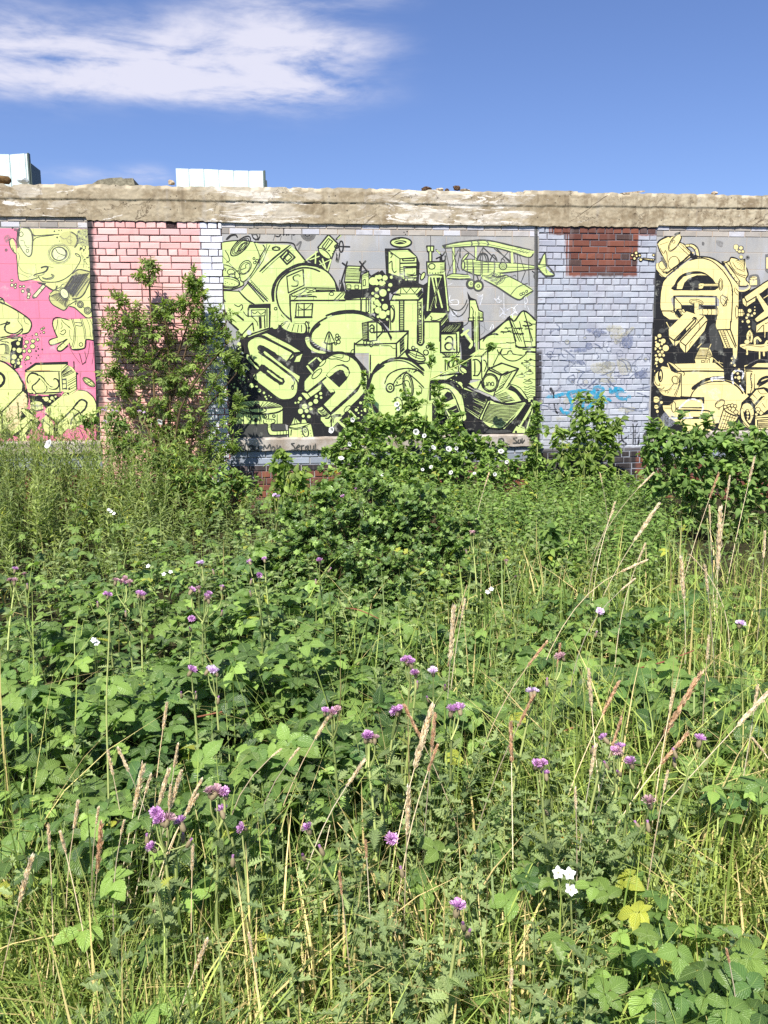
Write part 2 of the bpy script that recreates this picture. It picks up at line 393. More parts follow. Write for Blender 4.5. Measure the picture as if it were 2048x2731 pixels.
    m.E('g', 'k', 8, 1125, 430, 75, 28, 40)
    m.F('k', "960,500 1050,400 1120,470 1200,480 1165,620 1060,550", False); m.P('g', 12, "945,495 1055,410"); m.P('g', 12, "1040,410 1035,540"); m.P('g', 9, "980,490 1075,455"); m.P('g', 12, "1105,480 1145,600"); m.P('g', 12, "1190,490 1150,610"); m.P('g', 8, "1065,545 1190,485"); m.P('g', 8, "1075,500 1140,590")
    # E arcs
    m.L('k', 30, "622,895 618,800 650,700 720,620 820,560 920,532 1040,545 1090,560"); m.L('k', 14, "1060,560 1150,605 1220,690 1265,800"); m.L('k', 9, "1275,690 1265,800")
    m.L('k', 12, "790,1080 700,990 660,890 655,790 690,690 780,610 900,570 1000,575 1080,605"); m.F('k', "1220,690 1250,740 1275,805 1240,805", False)
    m.P('k', 9, "755,655 915,585 925,740 770,815", True); m.P('k', 14, "915,585 925,740"); m.L('k', 15, "885,650 860,640 820,660 830,690 860,700 855,745 800,745"); m.L('g', 5, "885,648 855,645 828,662 838,690 862,702 850,738 800,742")
    m.P('k', 9, "790,830 930,765 1230,770"); m.P('k', 9, "790,895 1580,880"); m.P('k', 16, "800,890 1330,890"); m.P('k', 6, "830,880 950,775"); m.P('k', 5, "950,780 1035,805 950,815 1035,775"); m.P('k', 6, "1040,770 1040,805 1235,800")
    m.hatch('k', 5, (1045, 782), (1045, 800), (1230, 782), (1230, 800), 4); m.L('k', 10, "850,855 1020,850 1045,860"); m.L('k', 6, "1020,860 1015,885"); m.L('k', 5, "800,855 950,795")
    m.E(None, 'k', 6, 1195, 825, 22, 16); m.P('k', 7, "1225,880 1290,815 1330,815"); m.P('k', 6, "1260,880 1315,825")
    m.L('k', 15, "785,830 790,1000 800,1105"); m.L('k', 8, "800,830 830,850 1000,830"); m.P('k', 10, "850,920 1010,920 1000,1050 840,1050", True); m.P('k', 9, "925,920 925,1045"); m.P('k', 7, "860,985 1000,980"); m.P('k', 14, "830,1060 1005,1055"); m.L('k', 5, "870,930 880,960 920,980"); m.L('k', 5, "990,930 960,960 930,980"); m.P('k', 6, "870,940 870,1040")
    m.L('k', 16, "800,1115 870,1125 930,1120"); m.L('k', 8, "945,1095 930,1150 945,1240 965,1240 970,1140 950,1095"); m.D(None, 'k', 6, "968,1110,8 972,1160,9")
    m.L('k', 10, "700,1150 760,1195 850,1215 930,1210"); m.F('g', "700,1140 760,1100 850,1120 930,1125 930,1205 850,1205 770,1190")
    m.P('k', 6, "745,1110 700,1145"); m.P('k', 6, "785,1115 755,1175"); m.P('k', 6, "825,1125 805,1195"); m.P('k', 6, "870,1130 860,1200"); m.P('k', 6, "900,1130 898,1200")
    m.P('k', 12, "1485,885 1485,990"); m.P('k', 8, "1580,850 1580,1020"); m.P('k', 9, "1535,865 1560,865 1560,1000 1535,1010", True)
    # hut on stilts
    m.O('g', 'k', 9, "1340,550 1490,555 1470,715 1320,710", False); m.hatch('k', 4, (1340, 565), (1325, 705), (1490, 570), (1472, 705), 12)
    m.P('k', 14, "1285,725 1350,505"); m.P('k', 12, "1300,520 1350,560"); m.P('k', 14, "1470,505 1580,650"); m.P('k', 12, "1530,500 1480,560 1470,600"); m.O('g', 'k', 8, "1490,640 1560,600 1565,770 1490,785", False); m.O('g', 'k', 8, "1330,715 1490,720 1490,785 1335,785", False); m.hatch('k', 4, (1490, 600), (1490, 680), (1545, 580), (1570, 660), 6)
    m.P('k', 6, "1345,735 1385,738 1385,775 1345,772", True); m.P('k', 6, "1425,738 1460,740 1460,775 1425,775", True); m.P('k', 6, "1505,690 1525,680 1530,740 1505,745", True)
    m.P('k', 8, "1340,790 1335,885"); m.P('k', 9, "1485,785 1480,880"); m.P('k', 6, "1345,795 1480,870"); m.P('k', 6, "1480,795 1345,870"); m.P('k', 6, "1500,870 1570,780"); m.P('k', 6, "1500,790 1570,860")
    # stall at left
    m.F('k', "370,965 385,930 590,920 590,965", False); m.P('k', 13, "588,925 585,1160"); m.P('k', 8, "560,970 560,1150"); m.O('g', 'k', 7, "405,985 545,980 540,1040 410,1045", False); m.L('k', 6, "410,1000 440,1020 470,1000 500,1025 540,1000"); m.P('k', 10, "375,970 375,1050"); m.F('k', "478,1050 505,1050 510,1160 485,1170", False); m.P('k', 9, "535,1045 540,1160"); m.L('k', 6, "330,1000 360,1040 410,1050 460,1100 470,1140"); m.P('k', 14, "590,1160 420,1215 340,1250"); m.P('k', 12, "240,1010 330,1085"); m.P('k', 9, "420,1110 320,1220"); m.P('k', 9, "420,1120 430,1190 420,1110"); m.P('k', 16, "190,1100 280,1180"); m.L('k', 7, "240,930 280,950 310,930 320,960 300,990")
    m.D('g', None, 0, "645,970,12 625,1025,26 660,1045,12 700,1075,24 655,1085,15 640,1135,32 685,1115,14 340,1230,14")
    m.D('w2', None, 0, "385,1205,22"); m.E(None, 'k', 7, 645, 970, 13, 13)
    # bubbles between E and U
    m.D('g', None, 0, "1605,700,42 1640,660,20 1640,720,22 1640,780,20 1600,820,14 1635,845,18 1605,880,20 1640,910,26 1610,950,20 1645,985,24 1600,1000,12")
    # ---- upper right
    B()
    m.F('k', "95,378 340,378 415,460 440,530 430,720 290,720 240,690 108,640", False); m.F('g', "135,402 320,395 405,462 408,690 300,690 246,655 135,618", False)
    m.P('k', 8, "135,402 245,480 245,655"); m.P('k', 8, "245,480 410,468"); m.P('k', 9, "270,480 385,475 385,497 275,500", True); m.P('k', 14, "250,525 435,520"); m.P('k', 10, "285,570 410,565 410,640 290,655", True); m.P('k', 16, "280,560 415,555"); m.L('k', 7, "155,470 170,440 150,430"); m.L('k', 8, "140,525 165,505 170,580 190,615 210,600"); m.hatch('k', 6, (250, 560), (250, 680), (275, 555), (280, 690), 7); m.L('k', 5, "310,630 370,635 390,615"); m.D('g', 'k', 7, "305,685,14 395,685,14"); m.P('k', 10, "290,670 420,665"); m.P('k', 12, "255,690 300,720")
    m.E('g', 'k', 12, 255, 320, 103, 47); m.E('k', None, 0, 250, 318, 62, 20, -3); m.L('g', 6, "195,325 250,310 300,325"); m.L('k', 5, "160,300 240,285 250,270")
    m.D('k', None, 0, "295,175,6 285,220,6 315,212,7 300,240,6")
    m.L('k', 7, "545,195 547,350"); m.O('g', 'k', 10, "508,355 578,355 575,410 515,410", False); m.P('k', 8, "545,355 545,410"); m.P('k', 14, "528,410 530,505"); m.P('k', 14, "558,410 558,505"); m.P('g', 14, "544,410 544,505")
    m.O('g', 'k', 12, "508,512 690,508 690,640 515,640", False); m.E('g', 'k', 8, 558, 555, 32, 28); m.E('g', None, 0, 562, 558, 18, 16); m.D('k', None, 0, "540,620,7 565,622,7 595,622,7 620,620,7 640,618,7"); m.E('g', 'k', 8, 595, 655, 70, 16); m.L('k', 14, "600,390 640,430 660,450 690,410"); m.L('k', 12, "650,450 660,500 690,490 690,450"); m.P('g', 8, "605,395 640,430"); m.P('k', 10, "600,480 640,460 640,500"); m.hatch('k', 4, (640, 530), (640, 630), (685, 525), (685, 625), 7)
    m.P('g', 18, "533,660 515,995"); m.P('k', 6, "522,660 503,990"); m.P('k', 6, "545,670 528,990"); m.P('g', 16, "650,660 540,985"); m.P('g', 14, "595,670 610,760 660,960"); m.P('g', 14, "560,660 590,800 600,960"); m.P('g', 14, "680,610 695,750 720,990"); m.P('k', 7, "690,610 705,750 730,1000"); m.P('k', 7, "545,980 655,665"); m.P('k', 6, "530,990 640,670"); m.P('k', 6, "550,665 605,950")
    m.L('k', 12, "430,620 490,660"); m.E('g', 'k', 8, 470, 650, 18, 40, 25)
    m.D('g', None, 0, "45,660,24 98,668,26 68,722,35 150,738,20 160,662,14 78,815,35 25,850,15 15,790,14 135,785,12 40,930,20 75,885,10 30,985,32 98,952,28 75,1030,38 130,1010,22 30,1050,14 20,890,12 120,1075,12 245,700,10")
    m.L('k', 5, "35,735 70,750 100,730"); m.E('k', None, 0, 70, 695, 8, 8)
    # U
    m.P('k', 9, "160,820 255,760 455,745"); m.P('k', 12, "150,888 330,885 430,885 480,840"); m.P('k', 6, "170,825 330,825 440,825"); m.P('k', 6, "255,770 250,820"); m.P('k', 5, "270,765 310,815 350,765 390,815 430,765"); m.hatch('k', 5, (400, 830), (440, 880), (455, 770), (480, 830), 7); m.P('k', 8, "250,840 180,830 160,880"); m.P('k', 8, "145,890 155,1180"); m.F('k', "240,690 300,720 430,720 480,740 470,765 250,765", False)
    m.P('k', 10, "240,890 240,1190"); m.P('k', 10, "283,890 283,1190")
    for i in range(17): m.P('k', 6, f"243,{905+i*17} 280,{905+i*17}")
    m.P('k', 15, "420,885 422,1290"); m.P('k', 10, "475,850 478,1290"); m.hatch('k', 6, (430, 900), (435, 1280), (452, 905), (455, 1285), 16); m.P('k', 5, "455,900 458,1280"); m.L('k', 7, "440,920 455,960 435,1000 450,1050")
    m.E(None, 'k', 6, 170, 1020, 25, 85, 0); m.L('k', 10, "150,940 185,990 185,1050 165,1100")
    m.P('k', 12, "480,1000 720,1005"); m.F('k', "480,1000 560,1000 490,1080", False); m.P('k', 14, "480,1098 640,1098 720,1010"); m.P('k', 18, "640,1098 640,1290"); m.P('k', 10, "725,1000 722,1095 645,1150"); m.hatch('k', 5, (650, 1100), (650, 1190), (715, 1030), (720, 1090), 5); m.L('k', 6, "540,1040 560,1060 550,1080 600,1085 660,1060")
    m.O('g', 'k', 12, "650,1185 740,1110 860,1105 800,1190", False); m.hatch('k', 4, (665, 1185), (795, 1185), (735, 1115), (850, 1115), 18)
    # train car on the oval
    m.O('g', 'k', 10, "-95,1110 -10,1085 65,1130 75,1200 10,1270 -75,1290 -95,1200", False)
    A(); m.F('k', "1490,1110 1560,1095 1560,1280 1500,1290", False); m.hatch('g', 3, (1500, 1120), (1500, 1280), (1545, 1110), (1545, 1270), 14); m.F('g', "1560,1105 1640,1100 1640,1280 1560,1285", False); m.P('k', 9, "1555,1105 1640,1100 1640,1280 1560,1290", True)
    m.L('k', 11, "1570,1150 1590,1130 1612,1150 1610,1205 1630,1200"); m.E(None, 'k', 10, 1592, 1185, 20, 22); m.E('g', 'k', 8, 1525, 1310, 14, 26); m.E('g', 'k', 8, 1585, 1320, 15, 26)
    m.L('k', 18, "1140,1040 1250,1003 1370,990 1480,1000 1590,1040 1659,1090"); m.L('k', 12, "980,1230 1005,1170 1060,1110 1150,1055"); m.L('k', 12, "1200,1030 1350,1012 1480,1020 1600,1070 1690,1140 1720,1200")
    m.F('k', "1659,1090 1700,1110 1790,1250 1780,1290 1740,1200", False)
    # ---- lower left letters
    C()
    m.L('k', 22, "1080,15 1010,80 985,150 1005,220 1080,270 1200,300 1410,308"); m.L('k', 7, "940,150 960,220 1030,280 1130,305"); m.F('g', "935,155 975,150 985,215 1040,265 1130,290 1120,305 1030,290 960,235")
    for i in range(7): t = i / 7; m.P('k', 5, f"{938+t*150:.0f},{165+t*130:.0f} {985+t*140:.0f},{160+t*115:.0f}")
    m.L('k', 9, "1125,190 1170,90 1225,195"); m.F('g', "1130,190 1170,100 1220,190 1170,205", False); m.P('k', 5, "1170,100 1155,200"); m.P('k', 5, "1170,100 1190,200"); m.P('k', 5, "1170,100 1172,205"); m.L('k', 9, "1120,195 1170,212 1225,195"); m.P('k', 9, "1148,210 1145,270"); m.P('k', 12, "1198,210 1198,290"); m.P('k', 6, "1180,215 1180,280")
    m.D(None, 'k', 7, "1250,128,15 1245,160,15 1270,150,12 1262,190,18 1235,210,10")
    m.P('k', 14, "1420,200 1418,330"); m.P('k', 9, "1420,215 1500,160"); m.P('k', 10, "1430,215 1660,215"); m.P('k', 5, "1440,230 1660,228"); m.L('k', 6, "1410,265 1390,275 1385,300"); m.P('k', 14, "1577,320 1575,480")
    # S
    m.F('g', "372,225 385,180 430,152 490,148 560,175 815,310 758,388 790,470 885,560 858,620 852,680 815,735 755,752 680,742 560,650 430,548 445,505 500,458 430,400 400,330")
    m.F('g', "355,310 395,325 520,430 470,462 395,395 355,345", False); m.L('g', 22, "365,325 440,400 500,440")
    m.F('g', "490,112 540,98 905,282 818,296", False); m.F('g', "850,338 908,308 880,385 822,388", False)
    m.L('k', 24, "380,310 360,250 375,180 440,140 520,140 600,180 830,300"); m.P('k', 16, "815,305 755,388 790,395"); m.P('k', 12, "845,335 820,390"); m.P('k', 14, "480,120 560,100 620,110 910,290 815,300")
    m.L('k', 62, "497,252 600,310 700,380 770,430"); m.F('k', "700,350 765,385 800,440 890,520 890,600 830,500 700,410", False); m.E('k', None, 0, 495, 252, 31, 31)
    m.L('g', 22, "535,292 640,375 760,470 850,540"); m.F('g', "640,370 760,455 880,530 885,570 780,480", False); m.L('k', 22, "480,290 600,372 700,448 830,545")
    m.L('k', 16, "800,520 860,590 862,680 820,740 750,765 670,755 540,650 425,555"); m.L('k', 18, "385,330 450,410 540,480")
    m.L('k', 66, "505,440 580,495 640,540 712,588"); m.L('g', 17, "565,475 650,540 708,578"); m.L('k', 7, "800,535 830,580 825,610 800,640"); m.E(None, 'k', 6, 812, 637, 10, 20); m.P('k', 10, "430,550 455,500 505,460"); m.F('k', "890,500 930,560 915,690 870,780 860,620", False)
    # dots round the S
    m.D('g', None, 0, "285,213,18 338,130,15 283,262,9 298,245,8 410,620,24 484,670,18 264,711,22 235,636,12 271,650,13 290,545,12 328,560,14 315,706,10 369,690,9 457,631,12 240,605,9 300,595,8 330,525,9 530,692,12 545,730,10 556,752,8 580,720,6 600,735,6 320,300,13 345,590,8 240,160,8 210,610,7 380,560,6")
    m.D('w2', None, 0, "318,300,12 380,95,20 330,530,8"); m.L('w2', 7, "310,480 330,435 370,450 350,490"); m.L('w2', 5, "300,470 340,425 390,465"); m.L('dg', 20, "220,310 300,340 250,450 320,520")
    # P / R letter
    m.F('g', "925,572 960,540 1130,375 1200,322 1290,308 1380,335 1450,395 1488,480 1480,590 1430,662 1190,890 1108,808 1225,682 1140,545 1100,562 955,695 918,660", False)
    m.F('k', "1138,520 1180,470 1245,420 1310,408 1360,440 1378,495 1345,560 1270,640", False); m.L('g', 38, "1165,520 1220,470 1280,445 1335,470 1340,520"); m.F('k', "1178,548 1215,500 1270,476 1325,500 1345,545 1270,640", False)
    m.L('k', 20, "920,660 925,575 990,500 1130,360 1200,315"); m.L('k', 24, "1200,300 1300,300 1400,340 1470,410 1500,490 1490,590 1440,660 1320,775 1190,890"); m.P('k', 18, "1190,895 1105,808 1225,685"); m.P('k', 16, "1185,890 1190,1030"); m.P('k', 14, "1110,560 1225,685"); m.F('g', "1100,560 1140,545 1222,680 1195,700 1105,600", False); m.P('k', 12, "1095,590 1180,700 1215,690"); m.P('k', 13, "1140,540 955,690"); m.P('k', 10, "955,690 918,660"); m.P('k', 10, "1100,600 1100,650")
    m.F('g', "1510,450 1545,560 1530,660 1490,720 1350,850 1215,965 1200,905 1330,790 1450,680 1500,590", False); m.L('k', 8, "1500,440 1545,540 1535,660 1470,740"); m.F('g', "1195,905 1350,840 1300,930 1230,1000 1200,1040", False); m.F('g', "1090,930 1190,930 1185,1030 1140,1020 1090,960", False)
    m.F('g', "960,700 1095,605 1085,665 950,760 895,700 910,690", False); m.P('k', 8, "895,700 950,765 1085,670"); m.P('k', 7, "960,700 990,740"); m.F('k', "1090,660 1200,710 1110,800 1040,740", False)
    m.F('g', "1060,850 1100,830 1190,920 1150,950 1060,880", False); m.hatch('k', 6, (1060, 860), (1140, 950), (1110, 840), (1190, 925), 10, .2)
    m.L('k', 7, "1140,345 1190,360 1250,360 1330,385 1370,370 1370,330"); m.L('k', 6, "1195,325 1240,340 1300,350 1310,320"); m.D('k', None, 0, "1200,300,6 1225,295,5")
    m.P('g', 20, "955,430 1020,510"); m.P('k', 5, "945,435 1005,515"); m.P('k', 5, "970,425 1035,505"); m.E('g', 'k', 7, 1050, 505, 65, 24, -45); m.P('g', 16, "1060,350 1110,400"); m.P('k', 5, "1050,355 1095,408"); m.E('g', 'k', 6, 1105, 400, 45, 16, -45); m.P('g', 12, "970,405 1045,345")
    m.P('g', 22, "1350,850 1430,930"); m.E('g', 'k', 6, 1350, 850, 42, 20, -45); m.P('k', 5, "1340,870 1420,945"); m.P('k', 5, "1365,845 1450,920"); m.P('g', 20, "1250,960 1330,1030"); m.F('k', "1290,920 1350,880 1440,950 1380,1000 1340,1010", False); m.P('g', 16, "1425,950 1465,940")
    for r in (30, 45, 60): m.L('k', 6, f"{1240-r},{985} {1245-r*.6:.0f},{950-r*.6:.0f} {1290},{940-r*.6:.0f}")
    m.D('g', None, 0, "930,826,26 890,873,24 988,800,20 1040,775,23 1045,727,15 1088,698,15 1092,738,12 950,870,19 992,850,16 972,925,18 916,920,14 886,750,19 870,785,10 840,790,9 1438,860,15 1460,890,8 1490,870,7 1455,835,6 1480,790,14 1490,910,8 1530,860,20")
    m.L('k', 14, "1580,500 1560,600 1540,700 1560,780"); m.L('k', 24, "1660,410 1610,480 1570,580 1545,700"); m.F('k', "1535,700 1659,820 1659,1000 1535,990", False); m.F('gd', "1560,710 1659,800 1659,860 1570,760", False); m.F('gd', "1540,770 1640,900 1640,980 1560,880", False); m.F('g', "1550,820 1600,860 1640,950 1600,930", False)  # gd: slanting dark green bands laid on the black
    # drum, pipe and tank
    m.F('g', "250,850 480,820 720,850 720,992 480,1000 255,995", False); m.P('k', 9, "252,850 252,990"); m.P('k', 9, "718,850 718,990"); m.E('g', 'k', 8, 482, 832, 238, 66, 2); m.L('k', 6, "245,850 300,890 480,905 650,890 720,855")
    for i in range(17):
        a = math.pi * (1.02 + i / 16 * .96); m.P('k', 5, f"{480+math.cos(a)*70:.0f},{850+math.sin(a)*12:.0f} {482+math.cos(a)*225:.0f},{836+math.sin(a)*58:.0f}")
    m.E('g', 'k', 8, 470, 862, 85, 26); m.F('k', "400,860 440,800 480,800 530,860 470,845", False); m.hatch('k', 5, (420, 850), (520, 850), (455, 810), (485, 810), 7)
    for x in (330, 400, 490, 575, 660): m.P('k', 6, f"{x},905 {x},995")
    m.E('k', None, 0, 450, 960, 20, 22); m.E(None, 'k', 7, 545, 925, 10, 12); m.E(None, 'k', 7, 628, 920, 13, 13); m.D('k', None, 0, "400,930,8 420,910,8 380,920,8 410,950,8")
    m.F('g', "525,960 545,950 630,952 640,975 600,1000 605,1060 640,1070 780,1060 800,1050 800,1100 640,1110 590,1100 560,1050 565,1000 530,985", False); m.L('k', 7, "525,960 530,990 565,1000 565,1050 590,1105 700,1105 790,1100"); m.L('k', 7, "545,950 630,955 635,985 600,1000 605,1055 640,1068 780,1060"); m.D('k', None, 0, "555,970,5 580,968,5 605,968,5"); m.P('k', 5, "565,1010 605,1005"); m.P('k', 5, "565,1030 605,1025")
    for x in (660, 690, 720, 750): m.P('k', 5, f"{x},1068 {x},1105")
    m.O('g', 'k', 9, "770,1022 800,1000 985,985 1000,1010 1025,1138 775,1138", False); m.L('k', 7, "770,1025 850,1040 950,1010 1000,985"); m.L('k', 6, "770,1035 850,1052 950,1025"); m.O('g', 'k', 8, "830,925 790,1010 900,990", False); m.P('k', 5, "835,930 830,1005"); m.P('k', 5, "835,930 860,1000"); m.F('g', "905,955 935,955 950,985 900,990", False); m.L('k', 6, "900,950 940,952"); m.E(None, 'k', 10, 938, 1075, 28, 52, -15); m.E(None, 'k', 7, 935, 1065, 10, 18, -15)
    m.D('k', None, 0, "895,1045,5 895,1070,5 905,1100,5 960,1025,5 985,1060,5 990,1090,5 995,1115,5 910,1125,5"); m.P('k', 9, "800,1055 795,1110")
    # ---- plane
    B()
    m.F('g', "665,352 700,338 900,308 1060,297 1200,318 1400,368 1552,398 1555,432 1505,466 1400,425 1300,402 1180,372 1060,356 870,362 680,375"); m.L('dg', 15, "665,352 780,325 900,308 1060,297 1180,312 1320,345 1552,398"); m.L('dg', 9, "680,375 870,362 1060,356 1190,374 1300,402 1505,466 1555,430"); m.E('dg', None, 0, 680, 358, 18, 16)
    m.L('sg', 14, "945,310 955,335 940,360"); m.L('sg', 14, "1005,300 1020,330 1010,355"); m.L('sg', 14, "1090,300 1115,330 1100,360"); m.hatch('sg', 5, (1350, 390), (1500, 440), (1400, 375), (1540, 410), 5); m.P('dg', 4, "690,360 1050,325 1500,420")
    m.F('g', "860,490 960,485 1100,508 1250,520 1400,525 1590,553 1592,575 1450,595 1340,610 1100,632 1000,640 900,600 850,560")
    m.L('dg', 8, "860,490 960,485 1100,508 1400,525 1590,553"); m.L('dg', 9, "870,590 1000,640 1100,632 1340,610 1590,575"); m.L('dg', 6, "880,560 1000,560 1590,565"); m.L('dg', 5, "870,520 1000,530 1300,545"); m.E('g', 'dg', 10, 865, 545, 16, 45); m.E('g', 'dg', 8, 885, 465, 12, 52, 40)
    for x in (905, 960, 1040, 1110, 1170): m.L('sg', 12, f"{x},490 {x+5},560 {x},640")
    for y in (510, 535, 585, 605): m.L('dg', 4, f"890,{y} 1000,{y+6} 1150,{y+4}")
    m.E('g', 'dg', 9, 1258, 552, 36, 36); m.E('g', 'sg', 8, 1258, 552, 20, 20); m.E('dg', None, 0, 1258, 552, 8, 8)
    m.L('dg', 12, "1000,500 1020,450 1060,425 1100,445 1115,500"); m.L('dg', 7, "1030,500 1040,455 1060,430 1085,460 1095,505"); m.L('dg', 9, "1130,500 1160,440 1190,470 1200,500"); m.L('dg', 6, "1240,515 1245,480 1270,490 1280,520")
    m.P('g', 20, "770,375 780,625"); m.P('dg', 5, "757,375 767,625"); m.P('dg', 5, "783,375 793,625"); m.P('dg', 6, "690,380 740,600"); m.P('dg', 6, "845,370 795,620"); m.P('dg', 6, "830,370 840,470"); m.P('g', 16, "990,365 990,485"); m.P('dg', 5, "980,365 980,485"); m.P('dg', 5, "1060,360 1055,640"); m.P('dg', 5, "860,370 1000,480"); m.P('dg', 5, "1000,480 1060,370"); m.P('dg', 8, "1190,375 1330,520"); m.P('dg', 8, "1065,370 1200,500"); m.P('dg', 5, "1170,380 1330,500"); m.P('g', 20, "1345,420 1350,520"); m.P('dg', 6, "1325,420 1330,520"); m.P('dg', 5, "1365,430 1380,520"); m.P('dg', 5, "1250,480 1310,410"); m.P('dg', 6, "1510,470 1515,740"); m.P('dg', 6, "1400,430 1405,800"); m.P('dg', 5, "1420,440 1470,600"); m.P('dg', 5, "1400,800 1480,600"); m.P('dg', 5, "760,400 830,600"); m.P('dg', 5, "820,390 700,660")
    m.F('g', "700,662 760,628 920,640 945,672 740,686", False); m.L('dg', 14, "715,672 830,680 940,676"); m.L('dg', 8, "695,662 760,628 920,640"); m.P('dg', 5, "730,650 920,655")
    m.F('g', "1045,640 1150,615 1290,640 1420,705 1555,792 1400,880 1210,762 1075,688"); m.L('dg', 14, "1075,688 1210,762 1400,880 1480,840 1555,795"); m.L('dg', 8, "1290,640 1420,705 1555,792"); m.hatch('sg', 8, (1050, 640), (1200, 740), (1150, 610), (1290, 660), 11, .15); m.L('sg', 10, "1190,740 1240,680 1340,650"); m.L('dg', 6, "1330,840 1400,760 1500,720"); m.D(None, 'dg', 6, "1435,830,12 1460,820,12 1490,800,10"); m.L('dg', 9, "1230,620 1235,700"); m.L('dg', 16, "1170,600 1165,650"); m.L('dg', 14, "1150,640 1200,660 1290,640")
    m.E('dg', None, 0, 942, 728, 50, 52); m.E('g', None, 0, 945, 728, 28, 30); m.E('dg', None, 0, 1015, 745, 55, 58); m.E('g', None, 0, 1015, 748, 35, 37); m.E(None, 'dg', 6, 1015, 748, 14, 14); m.E(None, 'dg', 5, 945, 726, 10, 12); m.P('dg', 10, "968,560 970,770"); m.P('dg', 8, "1000,640 1020,700"); m.P('dg', 6, "1060,640 1030,700")
    m.L('sg', 9, "1350,650 1375,640 1385,655")
    m.E('dg', None, 0, 1595, 650, 38, 38); m.E('g', None, 0, 1597, 650, 22, 22); m.E(None, 'k', 5, 1597, 650, 10, 10); m.P('k', 9, "1545,600 1595,640 1600,590"); m.D('dg', None, 0, "1590,570,14")
    # chalk marks, cables, cliff and column
    for t in ("740,840 730,890 760,920", "740,890 810,885 815,930 740,930", "1000,830 1040,850 1060,830 1045,900 1030,940", "1170,870 1200,880 1220,850 1215,880 1245,895 1210,910 1190,890 1170,870", "1480,850 1500,900 1470,930", "1230,960 1260,1000 1220,1050", "1300,980 1350,960 1380,990 1330,1040", "1400,930 1360,980 1400,1020", "1500,950 1520,1000", "1265,820 1270,1060", "1470,860 1475,960", "720,740 760,720", "1350,1060 1360,1020 1400,1000", "1240,1010 1330,1050", "1130,1180 1150,1130 1165,1140 1160,1170", "750,1000 770,1040 800,1020 770,990"): m.L('ch', 7, t)
    m.F('chs', "730,1000 830,1010 860,1090 730,1090"); m.F('chs', "1220,990 1280,960 1340,1000 1300,1070 1230,1060"); m.F('chs', "1010,840 1050,840 1040,930 1015,920")
    m.L('dg', 6, "715,930 760,975 830,985 880,940 905,880"); m.L('dg', 6, "725,940 790,1030 830,1045 880,1000 915,920"); m.L('dg', 5, "870,1140 910,1110 920,1060"); m.L('sg', 4, "1060,1060 1080,1180 1040,1230"); m.L('sg', 4, "1040,1130 1110,1190")
    m.F('k', "905,800 940,860 990,880 1010,930 1000,900 930,890 915,870", False); m.O('g', 'k', 9, "928,885 990,885 1005,940 1020,985 1060,1005 1060,1065 925,1065 930,980", False); m.L('k', 7, "945,950 965,990 960,1050"); m.L('k', 6, "985,1000 990,1050"); m.hatch('k', 4, (1010, 1000), (1050, 1015), (1010, 1050), (1050, 1055), 4); m.O('g', 'k', 8, "918,1062 1065,1062 1060,1090 920,1090", False); m.F('g', "960,1095 1020,1095 1025,1290 958,1290", False); m.P('k', 12, "955,1090 958,1290"); m.P('k', 12, "1022,1090 1025,1290"); m.hatch('k', 4, (970, 1095), (1010, 1095), (972, 1290), (1012, 1290), 5)
    # pyramids and sea
    m.L('k', 14, "1060,1260 1160,1190 1315,1070 1370,1090 1460,990 1582,1085"); m.E('k', None, 0, 1315, 1068, 22, 16); m.L('k', 8, "1060,1290 1100,1240 1180,1215 1210,1225"); m.P('k', 9, "1320,1075 1385,1290"); m.P('k', 6, "1325,1080 1420,1290"); m.P('k', 7, "1462,990 1550,1290"); m.P('k', 5, "1350,1090 1440,1290")
    for x, y in ((1490, 1100), (1510, 1135), (1480, 1140), (1420, 1165), (1370, 1210), (1430, 1220), (1260, 1200), (1300, 1160), (1540, 1120), (1330, 1190)): m.L('k', 5, f"{x-28},{y+random.randint(-5,5)} {x},{y} {x+34},{y+random.randint(-5,5)}"); m.P('k', 5, f"{x-15},{y-10} {x+5},{y+14}")
    D()
    m.P('k', 7, "1325,-40 1385,220"); m.P('k', 6, "1420,-10 1480,240"); m.P('k', 5, "1500,20 1545,240")
    for x, y in ((1280, 90), (1400, 55), (1420, 110), (1490, 30), (1510, 60), (1500, 185), (1250, 205), (1330, 200), (1420, 240), (1200, 245), (1300, 255), (1530, 245), (1490, 265)): m.L('k', 5, f"{x-40},{y+random.randint(-5,5)} {x},{y} {x+40},{y+random.randint(-6,6)}")
    m.L('k', 12, "1380,225 1420,245 1500,245 1580,240"); m.P('k', 10, "1325,-60 1180,80 1030,170"); m.L('k', 7, "1060,160 1130,115 1210,120")
    m.L('k', 8, "1250,320 1300,310 1310,285 1340,280 1360,310 1450,325"); m.L('k', 12, "1480,300 1500,285 1580,292"); m.L('k', 6, "1235,290 1250,330 1310,370 1380,375 1440,345 1490,300"); m.L('k', 7, "1200,265 1220,300 1250,255 1225,320"); m.P('k', 6, "1220,300 1160,420")
    for x, y in ((1490, 410), (1440, 530), (1510, 595), (1520, 500)): m.L('k', 5, f"{x-55},{y} {x-20},{y-16} {x+20},{y-14} {x+35},{y} {x},{y+10} {x-40},{y+6}"); m.D(None, 'k', 6, f"{x+5},{y-25},9")
    m.D(None, 'k', 5, "1447,400,8 1530,365,9 1498,448,9 1520,470,11")
    for y in (370, 430, 560, 630, 655, 680, 700, 725, 740): m.L('k', 5, f"1465,{y} 1500,{y+8} 1530,{y-6} 1575,{y+4}")
